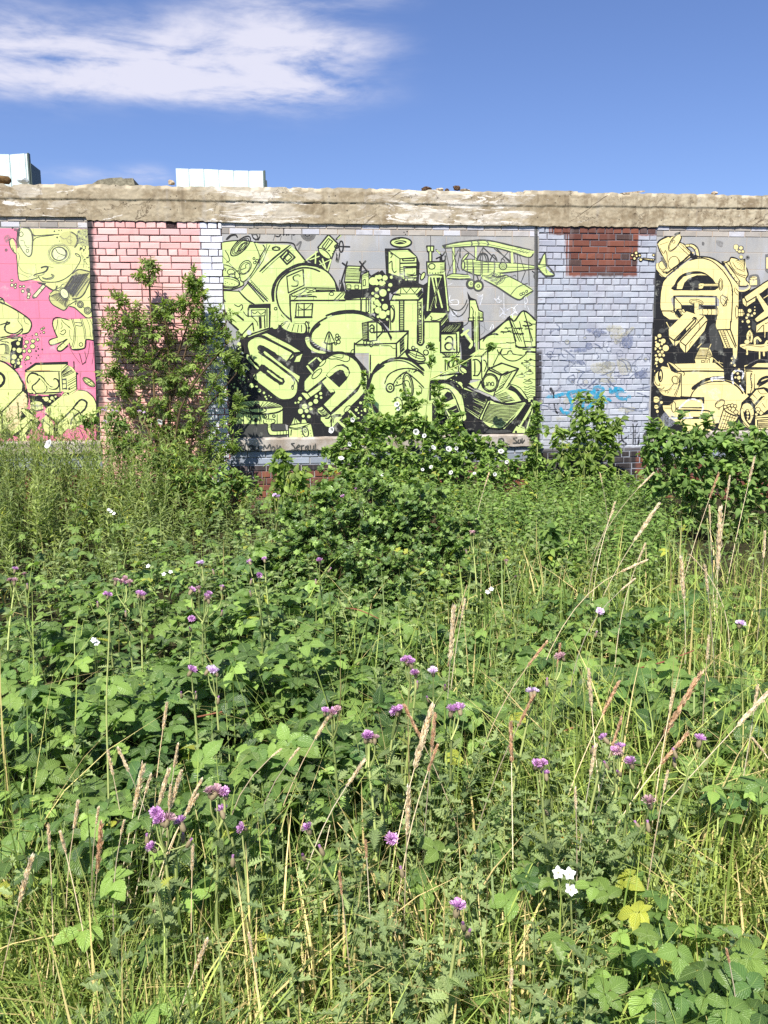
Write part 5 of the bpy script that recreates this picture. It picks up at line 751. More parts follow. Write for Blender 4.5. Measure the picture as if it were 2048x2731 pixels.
def beam_mat():
    t = MT('weathered_concrete'); co = t.obj(); s = t.n('ShaderNodeSeparateXYZ', {0: co}); u, v = s.outputs[0], s.outputs[2]
    big = t.noise(co, 2.4, 6, .62, .6); mid = t.noise(co, 11, 7, .68, .3); fine = t.noise(co, 85, 5, .7); st = t.noise(t.scaled(co, (9, 1, 1.1)), 1.0, 5, .6); hz = t.noise(t.scaled(co, (2.3, 1, 7)), 1.0, 8, .68, .5)
    hzw = t.noise(t.scaled(co, (1.6, 1, 9)), 1.6, 9, .72, .9)
    c = t.mix(t.ramp(big, .38, .64), lin(152, 138, 113), lin(178, 166, 141)); c = t.mix(t.math('MULTIPLY', t.ramp(mid, .5, .62), .6), c, lin(192, 180, 154)); c = t.mix(t.math('MULTIPLY', t.ramp(mid, .47, .38), .5), c, lin(126, 110, 86))
    right = t.ramp(u, uv(1500, 540)[0], uv(1900, 540)[0]); c = t.mix(t.math('MULTIPLY', right, t.math('MULTIPLY', t.ramp(mid, .46, .55), .6)), c, lin(198, 188, 162))
    c = t.mix(t.math('MULTIPLY', t.ramp(st, .55, .72), .4), c, lin(176, 170, 160)); c = t.mix(t.math('MULTIPLY', t.ramp(st, .46, .3), .6), c, lin(112, 98, 78))
    def win(a, b, e=.35): return t.math('MULTIPLY', t.ramp(u, uv(a, 540)[0] - e, uv(a, 540)[0] + e), t.ramp(u, uv(b, 540)[0] + e, uv(b, 540)[0] - e))
    zone = t.math('MAXIMUM', t.math('MAXIMUM', win(560, 840), win(1010, 1400)), t.math('MULTIPLY', win(-10, 160), .7)); zone = t.math('ADD', t.math('MULTIPLY', zone, .14), t.math('MULTIPLY', right, .01))
    flake = t.ramp(t.math('ADD', hzw, zone), .648, .662); c = t.mix(flake, c, t.mix(t.ramp(fine, .4, .7), lin(222, 214, 200), lin(245, 242, 236)))
    pale = t.ramp(t.math('ADD', hz, zone), .60, .66); c = t.mix(t.math('MULTIPLY', pale, .55), c, lin(205, 198, 184))
    top = t.ramp(t.math('ADD', v, t.math('MULTIPLY', t.math('SUBTRACT', mid, .5), .06)), BEAM_TOP - .05, BEAM_TOP - .02); c = t.mix(t.math('MULTIPLY', top, .5), c, lin(196, 186, 164))
    vo = t.n('ShaderNodeTexVoronoi', {'Vector': t.n('ShaderNodeVectorMath', {0: t.scaled(co, (1.1, 1, 2.2)), 1: t.n('ShaderNodeCombineXYZ', {0: t.math('MULTIPLY', mid, .5), 2: t.math('MULTIPLY', mid, .6)}).outputs[0]}, operation='ADD').outputs[0], 'Scale': 1.5}, feature='DISTANCE_TO_EDGE').outputs['Distance']
    crack = t.math('MULTIPLY', t.ramp(vo, .010, .003), t.ramp(big, .45, .55)); c = t.mix(t.math('MULTIPLY', crack, .7), c, lin(74, 56, 40))
    pv = t.n('ShaderNodeTexVoronoi', {'Vector': co, 'Scale': 16.0}); pit = t.math('MULTIPLY', t.ramp(pv.outputs['Distance'], .16, .08), t.ramp(t.n('ShaderNodeSeparateColor', {0: pv.outputs['Color']}).outputs[0], .72, .76)); c = t.mix(t.math('MULTIPLY', pit, .8), c, (.05, .04, .03))
    h = t.math('ADD', t.math('MULTIPLY', mid, .8), t.math('SUBTRACT', t.math('MULTIPLY', fine, .35), t.math('ADD', t.math('MULTIPLY', crack, .8), t.math('MULTIPLY', pit, .9)))); h = t.math('ADD', h, t.math('MULTIPLY', flake, .35))
    return t.done(t.pbr(c, .9, t.bump(h, .38, .007), .2))
BEAM_TOP = uv(1000, 503, .06)[1]
M_BEAM = beam_mat()

# ------------------------------------------------------------------ the wall: one thing, built in its own frame
wall = empty('painted_wall', WO, WALL_K)
tag(wall, 'long derelict block and brick wall with lime, pink and cream murals under a cracked concrete beam', 'wall')
U_L = uv(245, 800, .012)[0]; U_P = uv(598, 800, .012)[0]; U_B0 = uv(1433, 850, .012)[0]; U_B1 = uv(1742, 850, .012)[0]; U_MIN = -8.2; U_MAX = 8.6
def vline(pts, w): return [uv(x, y, w) for x, y in pts]
V_PAN = {'left': uv(120, 576, .06)[1], 'main': uv(1000, 596, .06)[1], 'right': uv(1900, 601, .06)[1]}
V_PIER = {'pink': uv(420, 588, .06)[1], 'blue': uv(1590, 603, .06)[1]}
V_SILL = uv(750, 1170, .05)[1]
print('beam top', BEAM_TOP, [uv(x, y, .06)[1] for x, y in ((100, 491), (500, 497), (1000, 503), (1500, 509), (2000, 517))], V_PAN, V_PIER, 'sill', V_SILL, uv(1300, 1158, .05)[1], 'U', U_L, U_P, U_B0, U_B1)
print('block pitch', [(uv(x, 560 + 575 * .27125)[1] - uv(x, 560 + 1093 * .27125)[1]) / 3 for x in (641, 1000)], 'brick', (uv(420, 603.6)[1] - uv(420, 785.9)[1]) / 10, 'blue', (uv(1590, 560 + 350 * .211)[1] - uv(1590, 560 + 1240 * .211)[1]) / 11)

# concrete beam: gridded front with a chipped, uneven top
def vnoise(x, seed, scale):
    r = np.random.default_rng(seed).random(4096); x = np.asarray(x) * scale + 1000; i = np.floor(x).astype(int); f = x - i; f = f * f * (3 - 2 * f)
    return r[i % 4096] * (1 - f) + r[(i + 1) % 4096] * f - .5
mb = MB(); us = np.arange(U_MIN, U_MAX, .012); nu = len(us)
bot = np.where(us < U_L, V_PAN['left'], np.where(us < U_P, V_PIER['pink'], np.where(us < U_B0, V_PAN['main'], np.where(us < U_B1, V_PIER['blue'], V_PAN['right']))))
bot = bot + vnoise(us, 3, 9) * .008 + np.where((us > U_L) & (us < U_P) | (us > U_B0) & (us < U_B1), vnoise(us, 4, 30) * .014, 0)
topv = BEAM_TOP + vnoise(us, 5, .7) * .012 + vnoise(us, 6, 4) * .007 + np.minimum(vnoise(us, 7, 17) * .022, .003) + np.where(vnoise(us, 8, 2.3) > .36, -.018, 0)
u_step, _ = uv(1400, 505, .06); u_step2, _ = uv(1545, 505, .06); topv = np.where((us > u_step) & (us < u_step2), BEAM_TOP + .012 + vnoise(us, 9, 20) * .004, topv)
nv = 40; tt = np.linspace(0, 1, nv)
V = bot[None] + (topv - bot)[None] * tt[:, None]; Uu = np.repeat(us[None], nv, 0)
lip = BEAM_TOP - .155 + vnoise(us, 11, 1.1) * .010 + vnoise(us, 12, 8) * .007
wv = .026 + .010 * np.clip((V - lip[None]) / .012, 0, 1)
r2 = np.random.default_rng(2); g = r2.normal(0, 1, (nv, nu)); 
for _ in range(2): g = (g + np.roll(g, 1, 0) + np.roll(g, -1, 0) + np.roll(g, 1, 1) + np.roll(g, -1, 1)) / 5 * 1.7
wv = wv + g * .0011 + .006 * vnoise(us + 0, 14, 1.3)[None] 
gap = np.abs(V - lip[None]) < .0045; wv = np.where(gap & (vnoise(us, 15, 2.0)[None] > .2), wv - .010, wv)
chip = (tt[:, None] > .9) & (vnoise(us, 16, 13)[None] > .12); wv = np.where(chip, wv - .02 * (tt[:, None] - .9) / .1, wv)
front = np.stack([Uu, -wv, V], -1).reshape(-1, 3); idx = np.arange(nv * nu).reshape(nv, nu)
Fq = np.stack([idx[:-1, :-1], idx[:-1, 1:], idx[1:, 1:], idx[1:, :-1]], -1).reshape(-1, 4); mb.add(front, Fq)
tb = np.concatenate([front.reshape(nv, nu, 3)[-1], np.stack([us, np.full(nu, .3), topv - .01 + vnoise(us, 18, 6) * .03], -1)]); mb.add(tb, [(i, i + 1, nu + i + 1, nu + i) for i in range(nu - 1)])
bb = np.concatenate([front.reshape(nv, nu, 3)[0], np.stack([us, np.full(nu, .3), bot], -1)]); mb.add(bb, [(i + 1, i, nu + i, nu + i + 1) for i in range(nu - 1)])
bk = np.concatenate([np.stack([us, np.full(nu, .3), bot], -1), tb[nu:]]); mb.add(bk, [(i + 1, i, nu + i, nu + i + 1) for i in range(nu - 1)])
o = mb.build('concrete_beam', M_BEAM, wall)

BL = [.2150]
# brick piers
def course(mb, ua, ub, top, pitch, wf, rowkind, shift, dep=.11, drop=()):
    Lh = BL[0] if rowkind == 's' else BL[0] * .5; j = .0085; x = ua - shift * Lh; k = 0
    while x < ub - .012:
        a, b = max(x, ua), min(x + Lh - j, ub)
        if rowkind == 's' and random.random() < .05: b = min(a + Lh * .5 - j, ub)
        if b - a > .02 and k not in drop:
            dw = random.gauss(0, .0022); g = random.random(), random.random(), random.random()
            mb.box(a + random.gauss(0, .0012), b + random.gauss(0, .002), -wf + dw, -wf + dep, top - pitch + j * .9 + random.gauss(0, .0008), top + random.gauss(0, .0008), .0055, g, 0, .0011)
        x = b + j if b < ub else ub; k += 1
def pier(name, ua, ub, top, pitch, wf, mat, mort, drops={}):
    mb = MB(); n = int(top / pitch) + 1
    for i in range(n): course(mb, ua, ub, top - i * pitch, pitch, wf, 'h' if i % 4 == 0 else 's', (.5 if i % 2 else 0.0) if i % 4 else .3, .11, drops.get(i, ()))
    o = mb.build(name, mat, wall, smooth=False)
    mb = MB(); mb.box(ua + .002, ub - .002, -wf + .008, .28, 0, top + .02); m = mb.build('mortar', mort, o, smooth=False); return o
pier('brick_pier', U_L, U_P, V_PIER['pink'] - .006, .0710, .012, brick_mat('pink_painted_brick', 'pink'), mortar_mat('dark_mortar', (.03, .014, .016), lin(170, 105, 105), 1.25, 1.75), {0: (8,)})
BL[0] = .199
blue_pier = pier('brick_pier', U_B0, U_B1, V_PIER['blue'] - .006, .0704, .012, brick_mat('blue_painted_brick', 'blue'), mortar_mat('grey_mortar', (.12, .12, .14), lin(150, 156, 168), 1.5, 2.5))

# block panels with a double course of small bricks at the head
M_HEADC = None
def head_mat():
    t = MT('grey_brick'); co = t.obj(); r = t.n('ShaderNodeSeparateColor', {0: t.attr('tint').outputs['Color']}); fine = t.noise(co, 70, 5, .65); mid = t.noise(co, 6, 5, .6)
    c = t.mix(r.outputs[0], lin(172, 164, 152), lin(196, 190, 182)); c = t.mix(t.math('MULTIPLY', t.ramp(r.outputs[1], .7, .85), .7), c, lin(132, 128, 126)); c = t.mix(t.math('MULTIPLY', t.ramp(r.outputs[2], .72, .8), .6), c, lin(214, 218, 232)); c = t.mix(t.math('MULTIPLY', t.ramp(mid, .5, .7), .35), c, lin(120, 116, 112))
    return t.done(t.pbr(c, .85, t.bump(fine, .5, .003), .2))
M_HEADC = head_mat(); M_HMORT = mortar_mat('pale_mortar', lin(190, 172, 152), lin(190, 172, 152), 0, 1)
def panel(ua, ub, vt, ref, ref_u, mural, head):
    u0, v0 = ref_u, ref
    o = link('block_panel', bpy.data.meshes.new('block_panel'), M_BLOCK, wall, (u0, 0, v0))
    mb = MB(); mb.box(ua - u0, ub - u0, 0, .25, -v0, head - v0); o.data = mb.mesh('block_panel', False); o.data.materials.append(M_BLOCK)
    mb = MB(); h = (vt + .01 - head) / 2; 
    for i in range(2):
        x = ua - .07 * i - .04
        while x < ub:
            a, b = max(x, ua + .001), min(x + .187, ub - .001)
            if b - a > .02: mb.box(a, b, -.003 + random.gauss(0, .001), .05, vt + .01 - (i + 1) * h + .004, vt + .01 - i * h - .003, .003, (random.random(), random.random(), random.random()), 0, .0004)
            x += .195
    hc = mb.build('head_course', M_HEADC, o, smooth=False); hc.location = (-u0, 0, -v0)
    mb = MB(); mb.box(ua + .001, ub - .001, .003, .24, head + .001, vt + .012); hm = mb.build('head_mortar', M_HMORT, o, smooth=False); hm.location = (-u0, 0, -v0)
    m = mural(); off = np.array((u0, 0, v0), np.float32); m.mb.v = [v - off for v in m.mb.v]; mo = m.build(o); return o
h_main = uv(1000, 628)[1]; h_left = uv(100, 607)[1]; h_right = uv(1900, 632)[1]
panel(U_MIN, U_L, V_PAN['left'], uv(100, 560 + 745 * .19289)[1], uv(96, 700)[0], mural_left, h_left)
panel(U_P, U_B0, V_PAN['main'], uv(800, 560 + 575 * .27125)[1], uv(828.5, 650)[0], mural_main, h_main)
panel(U_B1, U_MAX, V_PAN['right'], uv(1900, 560 + 1025 * .19771)[1], uv(1950, 650)[0], mural_right, h_right)

# sills and plinth under the panels
def sill_mat():
    t = MT('concrete_sill'); co = t.obj(); fine = t.noise(co, 60, 5, .7); mid = t.noise(co, 5, 5, .6)
    c = t.mix(t.ramp(mid, .35, .65), lin(150, 138, 124), lin(186, 180, 172)); c = t.mix(t.math('MULTIPLY', t.ramp(fine, .5, .7), .3), c, lin(214, 196, 178))
    return t.done(t.pbr(c, .88, t.bump(fine, .6, .005), .2))
M_SILL = sill_mat(); M_PLB = brick_mat('plinth_brick', 'plinth'); M_PLM = mortar_mat('plinth_mortar', (.06, .05, .05), (.12, .1, .09), .2, .5)
hs = uv(750, 1170, .05)[1] - uv(750, 1201, .05)[1]
for ua, ub in ((U_MIN, U_L - .001), (U_P + .001, U_B0 - .001), (U_B1 + .001, U_MAX)):
    mb = MB(); n = int((ub - ua) / .05); x = np.linspace(ua, ub, n)
    prof = [(.0, V_SILL + .012), (-.040, V_SILL), (-.048, V_SILL - .012), (-.046, V_SILL - hs), (.1, V_SILL - hs)]
    vv = np.array([[(a, p[0] + random.gauss(0, .002) * (k in (1, 2, 3)), p[1] + random.gauss(0, .0025)) for k, p in enumerate(prof)] for a in x]).reshape(-1, 3); k = len(prof)
    mb.add(vv, [(i * k + j, i * k + j + 1, (i + 1) * k + j + 1, (i + 1) * k + j) for i in range(n - 1) for j in range(k - 1)]); s_ = mb.build('sill', M_SILL, wall, smooth=False)
    if ua > U_L and ub < U_B1:
        mm = Mural(.050); K = 450 / 1659; mm.fr(560, 860, K)
        for t_ in ("255,1190 290,1185 260,1215 300,1225 265,1255 240,1250", "330,1205 305,1210 305,1250 335,1245", "350,1185 345,1250 365,1250", "380,1215 410,1205 420,1240 390,1255 380,1225 425,1210 430,1250", "445,1210 445,1250 475,1250 480,1210 482,1252", "530,1250 535,1200 560,1235 590,1195 600,1250", "620,1215 605,1240 625,1255 640,1230 620,1215", "830,1185 800,1190 825,1215 835,1245 800,1250", "850,1230 880,1215 870,1200 848,1235 880,1250", "895,1205 900,1250 900,1215 925,1205", "940,1215 965,1210 960,1250 938,1240 945,1215 968,1250", "985,1205 990,1248 1015,1240 1018,1205 1022,1250", "1035,1190 1040,1250 1060,1245", "660,1200 665,1250 690,1210 700,1250"): mm.L('dg', 9, t_)
        mm.fr(1000, 860, K)
        for t_ in ("1205,1145 1240,1135 1255,1160 1225,1175 1200,1160", "1270,1180 1310,1195", "1385,1130 1350,1135 1370,1155 1385,1180 1345,1180", "1400,1150 1395,1180 1420,1175 1415,1145", "1435,1135 1435,1180 1460,1150"): mm.L('dg', 9, t_)
        mm.F('chs', "440,1180 1050,1180 1060,1255 440,1255"); mm.mb.build('lettering', mm.mats, s_, smooth=False)
    mb = MB(); p = .0765; top = V_SILL - hs - .012
    for i in range(int(top / p) + 1): course(mb, ua, ub, top - i * p, p, .012, 's' if i % 3 else ('h' if i else 's'), .5 * (i % 2), .11)
    q = mb.build('plinth', M_PLB, wall, smooth=False)
    mb = MB(); mb.box(ua, ub, .004, .24, 0, top + .01); mb.build('mortar', M_PLM, q, smooth=False)

# spray tag and faded drawing on the blue pier
mm = Mural(.0160); K = 360 / 1659; mm.fr(1400, 860, K); random.seed(11)
for i in range(60):
    y = random.uniform(120, 1130); x = random.uniform(190, 1500)
    if random.random() < .35 + .2 * (x > 900): mm.E(random.choice(['ghy', 'ghd', 'ghw', None, None]), 'gh', 7, x, y, *(2 * [random.uniform(14, 46)]))
    else:
        a = random.uniform(-.9, .9); l = random.uniform(50, 190); dx, dy = math.cos(a) * l, math.sin(a) * l
        mm.L('gh', random.uniform(5, 14), f"{x:.0f},{y:.0f} {min(x+dx*.5,1520):.0f},{y+dy*.5+random.uniform(-25,25):.0f} {min(x+dx,1530):.0f},{y+dy:.0f}")
for t_ in ("1010,40 1170,40 1200,110 1020,110", "1050,130 1180,120 1190,190 1060,195", "1100,200 1290,60 1330,90 1130,260", "800,520 960,480 1100,500 1060,640 850,620", "1120,470 1250,450 1310,600 1180,640", "930,680 1060,660 1100,740 920,730", "1150,1050 1330,1040 1330,1090 1160,1100", "480,1170 380,1160 390,1195 480,1195"): mm.F('ghy', t_)
for t_ in ("560,330 740,310 740,360 560,355", "760,80 900,80 1000,130 780,130", "450,460 560,480 700,520 720,470 560,460", "1190,180 1320,170 1300,300 1200,300", "1340,640 1450,580 1500,660 1380,690"): mm.F('ghd', t_)
for t_ in ("640,760 720,820 800,770 900,670 960,640", "740,820 860,700", "350,320 480,330 600,430", "360,320 300,440", "1180,450 1260,480 1300,560 1260,640", "1140,450 1220,500 1260,600", "1060,600 960,650 900,720", "980,660 1060,760 1130,800", "1280,60 1120,250", "1320,80 1160,270", "1100,200 1300,330", "560,500 480,560 500,600", "720,600 640,730 700,760", "300,120 380,80 400,100", "880,380 900,420 880,440", "590,640 520,680 560,720 610,690 590,640", "1330,600 1420,660 1500,560", "380,20 420,60 400,100", "990,740 1080,850", "1040,720 1120,830", "700,470 740,520", "640,470 700,520", "520,460 620,520", "1180,1030 1400,1080 1520,1060"): mm.L('gh', 13, t_)
for w_, t_ in ((40, "365,905 450,880 500,870 640,840 720,840"), (36, "510,870 555,950 570,1040 530,1100 470,1105 425,1040"), (34, "640,860 700,920 715,990 700,1060"), (36, "650,850 760,840 850,880 855,950 800,1020 740,1060"), (34, "900,870 850,850 850,800 920,790 960,830 900,870 880,960 930,900 1050,960"), (30, "920,970 1000,990"), (40, "1040,810 1060,860 1130,810 1200,840"), (34, "1100,800 1130,900 1160,930 1260,940"), (26, "540,960 590,950 620,910 590,900"), (22, "880,870 880,1000")): mm.L('tl', w_, t_)
mm.L('tl2', 70, "265,935 320,930 380,915"); mm.L('tl2', 40, "1160,940 1270,935 1270,900"); mm.L('tl2', 30, "1130,850 1230,860")
mm.L('kb', 30, "310,805 335,850 350,860"); mm.L('kb', 18, "345,860 350,960 365,1060 385,1110"); mm.L('kb', 34, "375,1090 395,1110")
for w_, t_ in ((10, "450,1330 480,1290 440,1290 500,1350 450,1400"), (10, "530,1270 540,1330 520,1320 560,1280 580,1330"), (14, "1150,1310 1150,1440"), (16, "1240,1300 1215,1280 1180,1340 1190,1440 1240,1490 1180,1500 1150,1470 1250,1400"), (11, "1265,1380 1270,1450"), (8, "1262,1345 1270,1340"), (13, "1320,1240 1330,1380 1320,1510"), (12, "1380,1240 1350,1300 1350,1480 1340,1500"), (11, "1290,1370 1390,1360"), (12, "1400,1360 1380,1500 1400,1440 1370,1400"), (8, "1345,1215 1310,1210 1345,1203 1378,1210 1345,1217")): mm.L('kb', w_, t_)
mm.F('sgl', "1440,1355 1540,1350 1545,1450 1440,1455", False); mm.E(None, 'dg', 10, 1487, 1397, 36, 44); mm.L('dg', 9, "1505,1375 1480,1372 1470,1400 1485,1425 1505,1415"); mm.F('kb', "1445,1460 1590,1455 1590,1490 1445,1485", False)
for x_ in (1155, 1200, 1320, 1350, 1090): mm.L('kb', 4, f"{x_},{1450} {x_+3},{1500+random.randint(0,60)}")
# plane's tail and brush handle that run on to the brick
mm.fr(1420, 560, 350 / 1659); mm.F('g', "80,690 135,565 162,565 165,690", False); mm.L('dg', 12, "60,730 85,660 140,560 160,565 165,690"); mm.P('dg', 7, "85,690 125,600"); mm.F('g', "75,745 165,735 215,790 265,820 150,835 110,790", False); mm.L('dg', 14, "75,745 130,725 175,700"); mm.L('dg', 18, "165,690 200,720 270,825 150,835"); mm.L('dg', 14, "80,750 120,800 170,840"); mm.P('dg', 8, "165,740 170,800"); mm.F('g', "65,700 165,705 165,740 75,740", False); mm.P('dg', 7, "65,735 165,712")
mm.D('k', None, 0, "1255,572,24 1303,546,26 1308,582,22 1348,577,22 1283,616,26 1362,630,26 1523,572,20"); mm.D('y', None, 0, "1255,572,12 1303,546,15 1310,584,10 1348,577,11 1283,616,14 1362,630,15 1523,572,11"); mm.O('y', 'k', 9, "1390,610 1480,618 1535,622 1530,645 1470,638 1390,625", False); mm.P('k', 7, "1480,615 1478,640"); mm.P('k', 6, "1510,618 1510,642")
mm.mb.build('graffiti', mm.mats, blue_pier, smooth=False)
# ------------------------------------------------------------------ ground and things on the roof edge
def ground_mat():
    t = MT('soil_and_litter'); co = t.obj(); a = t.noise(co, 3, 6, .6); b = t.noise(co, 40, 6, .7); f = t.noise(co, 160, 4, .7)
    c = t.mix(t.ramp(a, .35, .65), (.022, .019, .011), (.04, .036, .017)); c = t.mix(t.math('MULTIPLY', t.ramp(b, .56, .70), .55), c, (.22, .17, .08)); c = t.mix(t.math('MULTIPLY', t.ramp(f, .55, .7), .5), c, (.05, .07, .02))
    return t.done(t.pbr(c, .95, t.bump(b, .8, .03), .1))
def gz(x, y): x = np.asarray(x, float); y = np.asarray(y, float); return .03 * np.sin(x * 1.3 + .7) * np.cos(y * .9) + .02 * np.sin(x * 3.1 + y * 2.3)
gx = np.concatenate([[-300, -60, -20], np.linspace(-9, 9, 91), [20, 60, 300]]); gy = np.concatenate([[-60, -10], np.linspace(-2, 9.6, 60), [14, 40, 120, 600]])
X, Y = np.meshgrid(gx, gy); Z = gz(X, Y) * np.exp(-np.maximum(0, np.abs(X) - 9)) * np.exp(-np.maximum(0, Y - 9.6)) - .03
i = np.arange(X.size).reshape(X.shape); g = MB(); g.add(np.stack([X, Y, Z], -1).reshape(-1, 3), np.stack([i[:-1, :-1], i[:-1, 1:], i[1:, 1:], i[1:, :-1]], -1).reshape(-1, 4))
tag(g.build('ground', ground_mat()), 'rough waste ground of dark soil and dry litter in front of the wall', 'ground', None, 'structure')

def sheet_mat():
    t = MT('pale_painted_steel'); co = t.obj(); n = t.noise(co, 6, 5, .6); st = t.noise(t.scaled(co, (14, 1, .8)), 1, 5, .6)
    c = t.mix(t.ramp(n, .35, .7), lin(206, 226, 224), lin(226, 238, 236)); c = t.mix(t.math('MULTIPLY', t.ramp(st, .56, .7), .3), c, lin(176, 192, 188))
    return t.done(t.pbr(c, .45, t.bump(n, .15, .01), .4))
M_SHEET = sheet_mat()
def metal(name, c, r=.5): t = MT(name); return t.done(t.pbr(c, r))
M_EDGE = metal('shaded_steel_edge', (.06, .085, .075));  # shade on the sheets' side faces, put into the colour
def sheet(px0, px1, tops, wback, label, ret):
    """standing profiled sheet on the roof behind the beam; tops = (px, py) along its upper edge"""
    root = empty('metal_sheet', WO, WALL_K); tag(root, label, 'sheet', 'pale metal sheets on the roof')
    ua = uv(px0, 460, -wback)[0]; ub = uv(px1, 460, -wback)[0]; tu = [uv(x, y, -wback) for x, y in tops]
    x = []; y = []; u = ua; step = .165
    while u < ub - .01:
        for du, dy in ((0, 0), (.138, 0), (.146, .012), (.157, .012), (.165, 0)): 
            if u + du <= ub: x.append(u + du); y.append(dy)
        u += step
    x = np.array(x); y = np.array(y) + wback; tp = np.interp(x, [a for a, b in tu], [b for a, b in tu]) + vnoise(x, 31, 6) * .010; z0 = BEAM_TOP - .35
    mb = MB(); n = len(x)
    for d, fl in ((0, False), (.003, True)):
        v = np.concatenate([np.stack([x, y + d, np.full(n, z0)], -1), np.stack([x, y + d, (tp + z0) / 2], -1), np.stack([x, y + d, tp], -1)])
        f = [(k * n + i, k * n + i + 1, (k + 1) * n + i + 1, (k + 1) * n + i) for i in range(n - 1) for k in (0, 1)]; mb.add(v, [q[::-1] for q in f] if fl else f)
    v = np.concatenate([np.stack([x, y, tp], -1), np.stack([x, y + .003, tp], -1)]); mb.add(v, [(i, i + 1, n + i + 1, n + i) for i in range(n - 1)])
    mb.build('panel', M_SHEET, root, smooth=False)
    e = MB(); t1 = float(tp[-1]); e.box(x[-1] + .001, x[-1] + .02, wback - .012, wback + .05, z0, t1 + .004, .003); e.box(x[-1] + .022, x[-1] + .034, wback + .0, wback + ret, z0, t1 - .10, .002)
    e.build('edge_flange', M_EDGE, root, smooth=False); return root
sheet(-260, 100, [(-260, 414), (0, 411), (50, 411), (60, 408), (100, 408)], .55, 'taller pale mint metal sheet standing on the roof above the pink face mural', .35)
sheet(469, 704, [(469, 448), (478, 452), (485, 449), (560, 451), (600, 452), (640, 455), (704, 456)], .5, 'long low pale mint metal sheet lying along the roof above the pink pier', .1)
def rock_mat(name, a, b):
    t = MT(name); co = t.obj(); n = t.noise(co, 30, 5, .7); return t.done(t.pbr(t.mix(t.ramp(n, .35, .65), a, b), .9, t.bump(n, .8, .01), .15))
M_ROCK = rock_mat('broken_concrete', lin(150, 128, 98), lin(206, 192, 168)); M_DARK = rock_mat('dark_brick_rubble', lin(60, 44, 34), lin(112, 88, 68)); M_SLAB = rock_mat('weathered_board', lin(112, 108, 92), lin(150, 146, 126)); M_LOG = rock_mat('brown_timber', lin(86, 64, 40), lin(124, 100, 66))
def rock(px, py, wpx, hpx, mat, label, name='rubble_stone', wb=-.05, seed=0, cat='stone', grp='rubble along the top of the beam'):
    u, v = uv(px, py, wb); k = 9.6 / F; r = np.random.default_rng(seed + int(px)); bm = bmesh.new(); bmesh.ops.create_icosphere(bm, subdivisions=2, radius=1)
    for q in bm.verts: q.co *= 1 + r.normal(0, .13)
    for q in bm.verts:
        if q.co.z < -.55: q.co.z = -.55
        q.co.x *= wpx * k / 2.5; q.co.z *= hpx * k / 1.9; q.co.y *= wpx * k * .35
    me = bpy.data.meshes.new(name); bm.to_mesh(me); bm.free(); o = link(name, me, mat); o.location = WO + WU * u + WN * wb; o.location.z = v; o.rotation_euler = (0, 0, WALL_K + r.normal(0, .3)); tag(o, label, cat, grp)
for i, (px, py, w_, h_, m_, lb) in enumerate([(457, 488, 20, 15, M_ROCK, 'small angular stone lying just before the long low metal sheet'), (1137, 505, 36, 11, M_DARK, 'flat dark brick fragment on the beam above the boxy robot face'), (1172, 506, 28, 8, M_ROCK, 'pale flat chip of concrete lying next to a dark brick fragment'),
    (1218, 503, 24, 15, M_DARK, 'dark blocky lump standing alone on the beam above the watchtower'), (1192, 507, 14, 8, M_DARK, 'tiny dark crumb between the pale chip and the blocky lump'), (1240, 508, 34, 6, M_ROCK, 'thin pale crumble of concrete beside the dark blocky lump'), (1905, 516, 22, 9, M_ROCK, 'small pale stone on the beam above the cream mural')]): rock(px, py, w_, h_, m_, lb, seed=i)
# thin flake, slab and timber
def slabthing(name, label, cat, pts, wback, depth, mat):
    o_ = [uv(x, y, -wback) for x, y in pts]; bm = bmesh.new(); f = [bm.verts.new((a, wback, b)) for a, b in o_]; b = [bm.verts.new((a, wback + depth, c + .01)) for a, c in o_]; n = len(f)
    bm.faces.new(f); bm.faces.new(b[::-1]); [bm.faces.new((f[i], b[i], b[(i + 1) % n], f[(i + 1) % n])) for i in range(n)]; bmesh.ops.recalc_face_normals(bm, faces=bm.faces)
    me = bpy.data.meshes.new(name); bm.to_mesh(me); bm.free(); o = link(name, me, mat); o.location = WO; o.rotation_euler = (0, 0, WALL_K); tag(o, label, cat)
slabthing('roofing_offcut', 'curved grey-green slab of old roofing between the two pale metal sheets', 'slab', [(246, 490), (262, 480), (290, 475), (324, 473), (328, 476), (354, 475), (360, 496), (246, 496)], .12, .5, M_SLAB)
slabthing('concrete_flake', 'thin loose flake of concrete lifting off the beam above the red brick patch', 'flake', [(1660, 514), (1690, 511), (1718, 508), (1721, 511), (1690, 516), (1664, 518)], -.03, .08, M_ROCK)
a0 = uv(-60, 478, -.05); a1 = uv(27, 480, -.05); mb = MB(); mb.tube([(a0[0], .05, a0[1]), ((a0[0] + a1[0]) / 2, .06, a1[1] + .01), (a1[0] - .02, .07, a1[1]), (a1[0], .07, a1[1])], [.04, .042, .04, .018], 10); o = mb.build('timber_pole', M_LOG); o.location = WO; o.rotation_euler = (0, 0, WALL_K); tag(o, 'short brown timber pole lying on the beam before the taller metal sheet', 'pole')
rock(62, 482, 34, 18, metal('pale_grey_plastic', lin(190, 200, 202), .5), 'smooth pale grey dome resting before the taller metal sheet', 'roof_cowl', -.2, 5, 'cowl', None)
